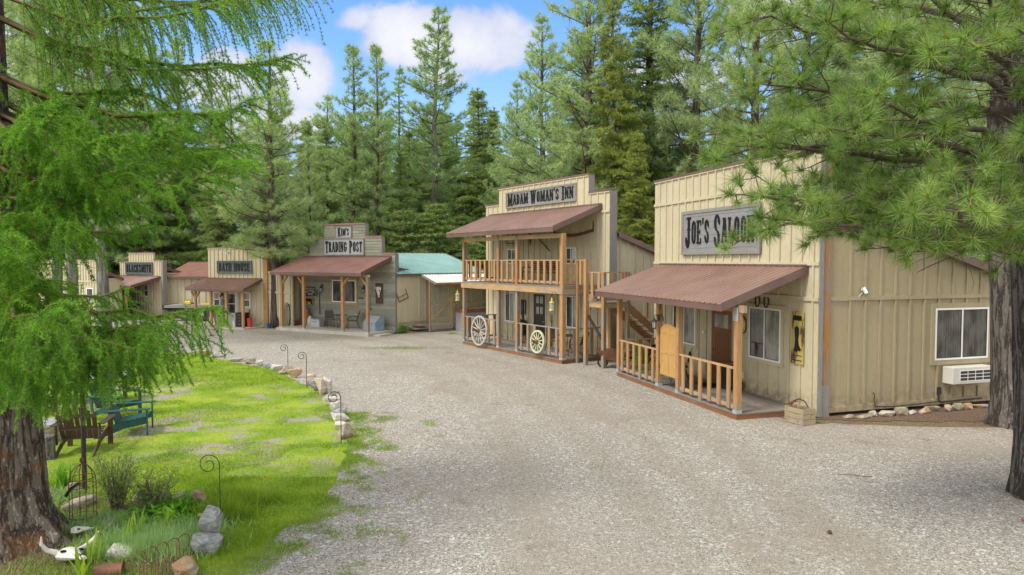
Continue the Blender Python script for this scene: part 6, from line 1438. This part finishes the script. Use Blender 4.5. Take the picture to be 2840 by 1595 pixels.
MB().prism([(1.95, .55), (4.3, .55), (4.3, 1.1), (3.6, 1.2), (3.2, 1.85), (1.95, 1.85)], -.8, 1.0).build('cab', M['redp'], tr, bevel=.03); MB().box(2.2, 3.0, -.81, -.803, 1.25, 1.72).build('window', M['glass'], tr); MB().tube([(1.92, -.8, 1.0), (1.92, -.8, 1.9), (1.92, 1.0, 1.9), (1.92, 1.0, 1.0)], .03, 6).build('rack', M['iron'], tr)
for x in (.6, 3.5):
    for y in (-.75, .95):
        w_ = MB().lathe([(.2, -.11), (.36, -.1), (.37, 0), (.36, .1), (.2, .11)], x, y, 22, 'y', .37).build('wheel', M['rubber'], tr, True); MB().lathe([(.05, -.125), (.19, -.115), (.2, -.1)], x, y, 18, 'y', .37).build('rim', M['galv'], w_)
s_ = thing('chainsaw', 'yellow chainsaw lying on the truck bed', 'chainsaw', (-19.75, 41.6, .99), R(10)); MB().box(-.2, .15, -.1, .1, 0, .22).build('body', M['yellow'], s_, bevel=.04); MB().box(.15, .5, -.02, .02, .05, .12).build('bar', M['iron'], s_); MB().tube([(-.1, 0, .2), (-.05, 0, .3), (.1, 0, .3), (.12, 0, .2)], .015, 6).build('handle', M['black'], s_)
tag(MB().box(0, 1.5, 0, .1, 0, .1).build('yellow_beam', M['yellow'], loc=(-19.0, 41.6, .99)), 'long yellow beam lying on the truck bed beside the chainsaw', 'beam')

# ---------------------------------------------------------------- lawn edge, garden bed, seats
ROCKS = [rock_mesh(s, 14 + s % 5, .75) for s in (3, 8, 15, 23, 31, 44)]
def stone(x, y, sx, sy, sz, rz, m, label, group, z=None, k=None, name='edging_stone', tilt=(0, 0)):
    k = (int(x * 37 + y * 91) % 6) if k is None else k; me = ROCKS[k].copy(); me.materials.append(M[m]); o = bpy.data.objects.new(name, me); C.objects.link(o)
    o.location = (x, y, sz * .36 if z is None else z); o.scale = (sx, sy, sz); o.rotation_euler = (tilt[0], tilt[1], rz); tag(o, label, 'stone', group); return o
EDGE = [(-12.02, 26.57, .45, .4, .3, 'quartz', 'upright rust-and-white block at the far end of the lawn edging'), (-11.3, 25.9, .5, .35, .3, 'quartz', 'white and orange block next to the far end of the edging'), (-10.1, 24.8, .6, .35, .18, 'quartz', 'low flat pale stone alone in a gap of the far edging'),
        (-9.4, 24.3, .5, .35, .24, 'tanrock', 'brownish flat block between the lone pale stone and a white block'), (-8.9, 23.9, .45, .35, .24, 'quartz', 'white block in the middle of the far edging'), (-8.35, 23.4, .45, .35, .22, 'greyrock', 'grey flat block right of the white middle block'), (-7.9, 22.85, .4, .35, .26, 'quartz', 'whitish stone just left of the first wire hook'),
        (-7.35, 22.1, .6, .4, .34, 'tanrock', 'wide dark-fronted stone at the foot of the first wire hook'), (-6.85, 21.35, .5, .25, .42, 'quartz', 'white slab tilted against its dark neighbour by the first hook'), (-5.95, 20.0, .35, .3, .42, 'quartz', 'pale stone at the foot of the second wire hook'), (-5.6, 19.3, .42, .35, .42, 'greyrock', 'bluish grey block just right of the second wire hook'),
        (-5.3, 18.75, .2, .35, .55, 'quartz', 'thin upright white slab in the bend of the edging'), (-5.12, 18.85, .25, .3, .58, 'quartz', 'orange-stained upright stone in the bend of the edging'), (-4.85, 17.95, .42, .38, .3, 'greyrock', 'grey round-topped stone behind the third wire hook spiral'), (-4.62, 17.3, .42, .35, .32, 'quartz', 'orange stone behind the third wire hook'),
        (-4.35, 16.75, .4, .32, .26, 'quartz', 'small white block with orange face below the third hook'), (-4.1, 16.15, .4, .35, .22, 'greyrock', 'grey wedge halfway down the near edging'), (-3.95, 15.55, .38, .35, .24, 'quartz', 'bright white flat block of the near edging'), (-3.72, 14.8, .36, .3, .22, 'quartz', 'rusty white stone second from the near end of the edging'), (-3.5, 14.1, .34, .4, .44, 'tanrock', 'largest block with dark face ending the edging at the near side')]
for i, (x, y, a, b, c, m, l) in enumerate(EDGE): stone(x, y, a, b, c, (i * 1.3) % .9 - .45 + .6, m, l, 'stones edging the lawn', k=i % 6)
BEDR = [(-3.86, 8.62, .30, .32, .42, 'greyrock', 'white-veined grey boulder leaning at the corner of the garden bed', .44, (.1, .15)), (-3.84, 8.50, .38, .38, .32, 'greyrock', 'dark grey boulder under the white-veined one', None, (0, 0)), (-4.20, 9.42, .34, .32, .24, 'tanrock', 'rounded tan stone behind the white-veined boulder', None, (0, 0)), (-4.66, 9.98, .24, .2, .38, 'tanrock', 'pointed upright stone at the back edge of the garden bed', None, (0, .1)),
        (-5.0, 10.15, .26, .22, .26, 'tanrock', 'small tilted stone left of the pointed one', None, (0, .2)), (-5.35, 10.25, .3, .22, .24, 'greyrock', 'dark grey stone in the back edge of the garden bed', None, (0, 0)), (-5.7, 10.35, .35, .22, .18, 'tanrock', 'flat tan stone behind the twiggy bush', None, (0, 0)), (-3.82, 7.85, .34, .3, .24, 'tanrock', 'rounded pale stone at the bottom edge of the picture beside the wire fence', None, (0, 0)),
        (-4.85, 8.42, .42, .26, .12, 'quartz', 'flat pale slab lying in the silver leaves', None, (.1, .1)), (-6.45, 10.05, .62, .3, .2, 'tanrock', 'long low stone beside the wire cage', None, (0, 0)), (-7.0, 10.75, .4, .25, .16, 'tanrock', 'low stone behind the long one near the larch', None, (0, 0)), (-5.55, 9.3, .2, .16, .12, 'tanrock', 'small stone beside the base of the wire cage', None, (0, 0)), (-3.9, 7.4, .3, .3, .2, 'tanrock', 'pale stone cut by the bottom picture edge', None, (0, 0)), (-4.35, 9.72, .16, .16, .14, 'quartz', 'small white stone beside the pointed one', None, (0, 0))]
for i, (x, y, a, b, c, m, l, z, tl) in enumerate(BEDR): stone(x, y, a, b, c, i * .8, m, l, 'rocks around the garden bed', z=z, k=(i * 5 + 1) % 6, name='garden_rock', tilt=tl)
rs = random.Random(4); names = ['first', 'second', 'third', 'fourth', 'fifth', 'sixth', 'seventh', 'eighth', 'ninth', 'tenth', 'eleventh', 'twelfth']
for i in range(12):
    s_ = 2.62 + i * .36; p = FJ.w(.62 + rs.uniform(-.08, .1), s_, 0); stone(p.x, p.y, rs.uniform(.28, .5), rs.uniform(.2, .3), rs.uniform(.12, .26), FJ.rz + R(90) + rs.uniform(-.2, .2), rs.choice(['tanrock', 'tanrock', 'quartz']), names[i] + ' stone from the saloon corner along the foot of the side wall', 'stones along the saloon side wall', name='wall_foot_stone')
def crook(x, y, h, r, label, rz=0.0, thick=.006):
    t = MB(); sp = []
    for k in range(30):
        f = k / 29; a = R(0 + 500 * f); q = r * (1 - .72 * f); sp.append((-r + q * math.cos(a) + (0), 0, h - r + q * math.sin(a)))
    o = MB().tube([(0, 0, -.05), (0, 0, h * .5)] + sp, thick, 6).build('shepherd_hook', M['iron'], loc=(x, y, 0), rz=rz); tag(o, label, 'hook', 'wire hooks along the lawn')
crook(-4.06, 9.37, 1.02, .155, 'nearest wire hook, curling to the left above the bright lawn'); crook(-3.45, 13.65, 1.08, .14, 'wire hook curling in front of the orange stones', .2, .009); crook(-5.98, 19.75, 1.05, .13, 'second wire hook from the far end, beside the gravel', .1, .01); crook(-7.36, 22.3, .95, .13, 'first wire hook of the far pair beside the gravel', .1, .01); crook(-12.3, 26.8, 1.0, .12, 'farthest wire hook half hidden by larch sprays', .1, .011)
def adirondack(label, loc, rz, m, group='slatted garden armchairs on the lawn'):
    t = thing('garden_armchair', label, 'armchair', loc, rz, group)      # faces -y
    for i in range(7): x = -.27 + i * .09; hgt = .98 - .10 * abs(i - 3) ** 1.3 * .5; MB().beam((x, .24, .30), (x * 1.12, .24 + .38 * (hgt - .3), hgt), .075, .018, (0, 1, 0)).build('back_slat', M[m], t)
    MB().beam((-.3, .31, .50), (.3, .31, .50), .025, .07).beam((-.34, .42, .75), (.34, .42, .75), .025, .07).build('back_rail', M[m], t)
    for i in range(6): y = -.32 + i * .1; MB().box(-.29, .29, y, y + .085, .37 - i * .018, .388 - i * .018).build('seat_slat', M[m], t)
    for s in (-1, 1):
        MB().box(s * .40 - .065, s * .40 + .065, -.42, .36, .565, .587).build('armrest', M[m], t, bevel=.004); MB().box(s * .36 - .045, s * .36 + .045, -.36, -.335, 0, .564).build('front_leg', M[m], t)
        MB().prism([(-.34, .25), (-.34, .38), (.1, .30), (.62, .03), (.66, 0), (.52, 0), (.1, .17)], s * .32 - .012, s * .32 + .012, 'x').build('back_leg', M[m], t); MB().beam((s * .37, .3, .2), (s * .37, .34, .565), .025, .06).build('arm_support', M[m], t)
adirondack('dark brown slatted garden armchair seen from behind, nearest of the seats', (-8.35, 13.2, 0), R(195), 'brownchair'); adirondack('dark green slatted garden armchair right of the brown one, half behind larch', (-8.15, 14.5, 0), R(110), 'tealchair'); adirondack('brown slatted garden armchair at the far left behind the larch sprays', (-11.6, 16.3, 0), R(170), 'brownchair'); adirondack('second dark green garden armchair behind the larch sprays farther right', (-9.3, 15.9, 0), R(80), 'tealchair')
s_ = thing('patio_table', 'long table with pale colourful mosaic top half hidden by the larch', 'table', (-11.5, 17.6, 0), R(8)); MB().box(-1.4, 1.4, -.5, .5, .68, .74).build('tabletop', M['mosaic'], s_, bevel=.01)
for x in (-1.2, 1.2):
    for y in (-.4, .4): MB().box(x - .04, x + .04, y - .04, y + .04, 0, .68).build('leg', M['iron'], s_)
s_ = thing('fire_pit', 'low round tan stone fire pit with a pale lid left of the brown armchair', 'fire pit', (-9.7, 14.0, 0), 0); MB().lathe([(.5, 0), (.5, .34), (.36, .34), (.34, .1)], n=24).build('ring', M['tanrock'], s_); MB().lathe([(.37, .345), (.2, .38), (.02, .39)], n=20).build('lid', M['galv'], s_)
s_ = MB().lathe([(.24, -.02), (.2, .1), (.19, .42), (.17, .43)], n=18).build('tree_stump', M['bark_pale'], loc=(-8.75, 12.6, 0)); tag(s_, 'grey stump between the larch trunk and the brown armchair', 'stump')
s_ = thing('garden_pole', 'dark upright pole with curved arms in the garden bed, its top in the larch', 'pole', (-6.72, 10.6, 0), 0); MB().tube([(0, 0, 0), (0, 0, 2.35)], .035, 8).build('post', M['iron'], s_); MB().tube([(0, 0, 2.2), (.12, 0, 2.36), (.3, 0, 2.34), (.36, 0, 2.2)], .014, 6).build('arm', M['iron'], s_); MB().tube([(0, 0, 2.2), (-.12, 0, 2.36), (-.3, 0, 2.34), (-.36, 0, 2.2)], .014, 6).build('arm', M['iron'], s_)
s_ = thing('wire_cage', 'domed rusty wire plant cage with ball finial in the garden bed', 'trellis', (-6.02, 9.45, 0), 0); mb = MB()
for k in range(6): a = R(60 * k + 15); c_, n_c = math.cos(a), math.sin(a); mb.tube([(.17 * c_, .17 * n_c, 0), (.17 * c_, .17 * n_c, .6), (.15 * c_, .15 * n_c, .72), (.08 * c_, .08 * n_c, .82), (0, 0, .86)], .006, 5)
for z, q in ((.12, .17), (.55, .17), (.66, .165)): mb.tube([(q * math.cos(R(k)), q * math.sin(R(k)), z) for k in range(0, 360, 20)], .006, 5, closed=True)
mb.build('wires', M['rust'], s_); MB().lathe([(.01, .86), (.03, .89), (.03, .92), (.01, .95)], n=10).build('finial', M['rust'], s_)
MB().prism([(-.02, .44), (.06, .56), (.16, .62), (.24, .62), (.16, .58), (.08, .52), (.02, .42)], -.19, -.18).build('leaf_ornament', M['iron'], s_, loc=(-.12, 0, .02))
s_ = thing('cattle_skull', 'bleached cattle skull with one tall horn at the foot of the larch', 'skull', (-5.42, 8.2, .10), R(55)); skull_mesh(s_, .78, M['bone']).rotation_euler = (R(-8), R(12), 0)
s_ = thing('small_skull', 'second smaller pale skull behind the horned one against the trunk', 'skull', (-5.85, 9.0, .08), R(120)); skull_mesh(s_, .45, M['bone'], False)
s_ = thing('rusty_can', 'rusty enamel can lying on its side at the bottom edge of the picture', 'can', (-4.72, 7.86, .07), R(15)); s_.scale = (.75, .75, .75); MB().lathe([(.09, -.2), (.1, -.19), (.1, .17), (.12, .2), (.11, .2), (.09, .16)], n=18, axis='x').build('body', M['rust'], s_, True)
mb = MB()
for i in range(5):
    x0 = i * .14; mb.tube([(x0, 0, 0), (x0, 0, .3)] + [(x0 + .09 - .09 * math.cos(R(a)), 0, .3 + .09 * math.sin(R(a))) for a in range(30, 180, 30)] + [(x0 + .18, 0, .3), (x0 + .18, 0, 0)], .006, 5); mb.tube([(x0 + .09, 0, 0), (x0 + .09, 0, .22)], .005, 5)
tag(mb.build('wire_edging_fence', M['rust'], loc=(-4.28, 7.55, 0), rz=R(62)), 'low rusty wire fence of overlapping hoops at the bottom of the garden bed', 'fence')
# planting in the bed
def twiggy(label, x, y, r, h, n, seed):
    rg = np.random.default_rng(seed); t = thing('twiggy_bush', label, 'bush', (x, y, 0)); L = []; P = []; D = []
    for i in range(n):
        a = rg.uniform(0, 6.28); q = bend([rg.normal() * .03, rg.normal() * .03, 0], [math.cos(a) * rg.uniform(.1, .7) * r / h, math.sin(a) * rg.uniform(.1, .7) * r / h, 1], h * rg.uniform(.6, 1.1), 8, rg, 0, .12); L.append((q, np.linspace(.006, .002, 8)))
        for j in range(2, 8):
            for _ in range(3): P.append(q[j] + rg.normal(size=3) * .045); D.append(rg.normal(size=3) + [0, 0, .8])
            q2 = bend(q[j - 1], q[j] - q[j - 1] + rg.normal(size=3) * .05, .16, 3, rg, 0, .2); L.append((q2, [.003, .002, .0015])); P.append(q2[-1]); D.append(q2[-1] - q2[-2])
    tubes_mesh('stems', L, M['twig'], t, n=4); needle_mesh('foliage', P, D, 4, .035, .012, .7, rg, M['shrub'], t)
twiggy('upright twiggy bush with sparse olive leaves behind the wire cage', -5.85, 9.95, .55, .82, 34, 3); twiggy('spreading twiggy bush with small leaves right of the upright one', -5.25, 9.85, .75, .6, 34, 5)
def sword(label, x, y, n, h, w, m, seed, name='iris_clump', spread=.5):
    rg = np.random.default_rng(seed); V = []; Fc = []; b = 0
    for i in range(n):
        a = rg.uniform(0, 6.28); l = h * rg.uniform(.6, 1.1); tl = rg.uniform(.1, spread); bx, by_ = rg.normal(size=2) * .05; s = np.array([-math.sin(a), math.cos(a), 0]) * w / 2; k = 6
        for j in range(k):
            f = j / (k - 1); c = np.array([bx + math.cos(a) * tl * l * f ** 1.8, by_ + math.sin(a) * tl * l * f ** 1.8, l * f * (1 - .25 * tl * f)]); q = s * (1 - f ** 2.5) + s * .03; V += [c - q, c + q]
        Fc += [(b + 2 * j, b + 2 * j + 1, b + 2 * j + 3, b + 2 * j + 2) for j in range(k - 1)]; b += 2 * k
    o = link(name, np_mesh(name, V, Fc, 4, True), m); o.location = (x, y, 0); tag(o, label, 'plant'); return o
sword('dark green sword-leaved clump behind the larch trunk', -7.25, 10.9, 40, .5, .025, M['leafy'], 1); sword('tall yellow-green sword leaves rising from the silver mat', -4.95, 8.85, 7, .5, .035, M['grass'], 2, spread=.3); sword('bright sword leaves just left of the flat pale slab', -5.1, 8.2, 6, .5, .04, M['grass'], 3, spread=.35); sword('bright sword leaves at the bottom edge next to the rusty can', -4.95, 7.75, 8, .42, .04, M['grass'], 4, spread=.5); sword('narrow light green leaves right of the tall sword leaves', -4.72, 9.15, 8, .34, .02, M['grass'], 6, spread=.3)
def mat_patch(name, pts, n, h, m, seed, label=None, w=.012):
    rg = np.random.default_rng(seed); P = np.concatenate([np.column_stack([rg.normal(cx, sx, int(n * f)), rg.normal(cy, sy, int(n * f))]) for cx, cy, sx, sy, f in pts]); blades(name, np.column_stack([P, np.full(len(P), .008)]), h, w, m, rg, lean=.75)
mat_patch('silver_ground_cover', [(-4.55, 9.0, .28, .2, .35), (-4.85, 8.75, .3, .16, .3), (-4.3, 8.85, .18, .22, .2), (-5.8, 9.35, .3, .2, .12), (-4.6, 8.5, .35, .12, .15)], 15000, .17, M['grass_silver'], 3, w=.016)
mat_patch('bed_weeds', [(-5.2, 7.9, .5, .25, .4), (-4.3, 7.6, .4, .25, .3), (-6.2, 10.2, .6, .2, .3), (-4.5, 10.15, .35, .1, .3), (-5.6, 9.0, .7, .4, .6), (-6.6, 9.7, .5, .3, .5)], 6500, .09, M['grass_dull'], 5)
mat_patch('long_grass', [(-4.15, 9.75, .18, .15, 1), (-4.3, 10.3, .35, .12, 1)], 2200, .30, M['grass'], 6, w=.010)
leafy('moss_mound', 'pale green cushion plant beside the larch trunk', (-6.95, 10.25, 0), .5, .16, 900, M['grass_silver'], 15, w=.012, l=.03, stems=1); leafy('broad_leaved_plant', 'fresh green broad-leaved clump at the back of the bed', (-4.95, 9.75, 0), .5, .2, 160, M['leafy'], 16, w=.04, l=.11, stems=2)
for i, (x, y) in enumerate([(7.28, 9.55)]): tag(MB().lathe([(.012, -.05), (.03, -.03), (.034, 0), (.02, .04), (.005, .055)], n=10, axis='x').build('pine_cone', M['terracotta'], loc=(x, y, .03), rz=.5), 'brown pine cone on the gravel left of the near trunk', 'pine cone')
tag(MB().lathe([(.012, -.04), (.028, -.02), (.03, 0), (.015, .035)], n=10, axis='x').build('pine_cone', M['brownchair'], loc=(4.3, 9.1, .025), rz=1.2), 'dark pine cone alone on the gravel at the lower right', 'pine cone')
tag(MB().tube([(5.6, 11.6, .02), (5.8, 11.55, .035), (6.0, 11.5, .02), (6.1, 11.42, .04)], .006, 5).tube([(5.85, 11.54, .03), (5.95, 11.62, .05)], .004, 4).build('fallen_twig', M['twig']), 'thin fallen twig lying on the gravel', 'twig')
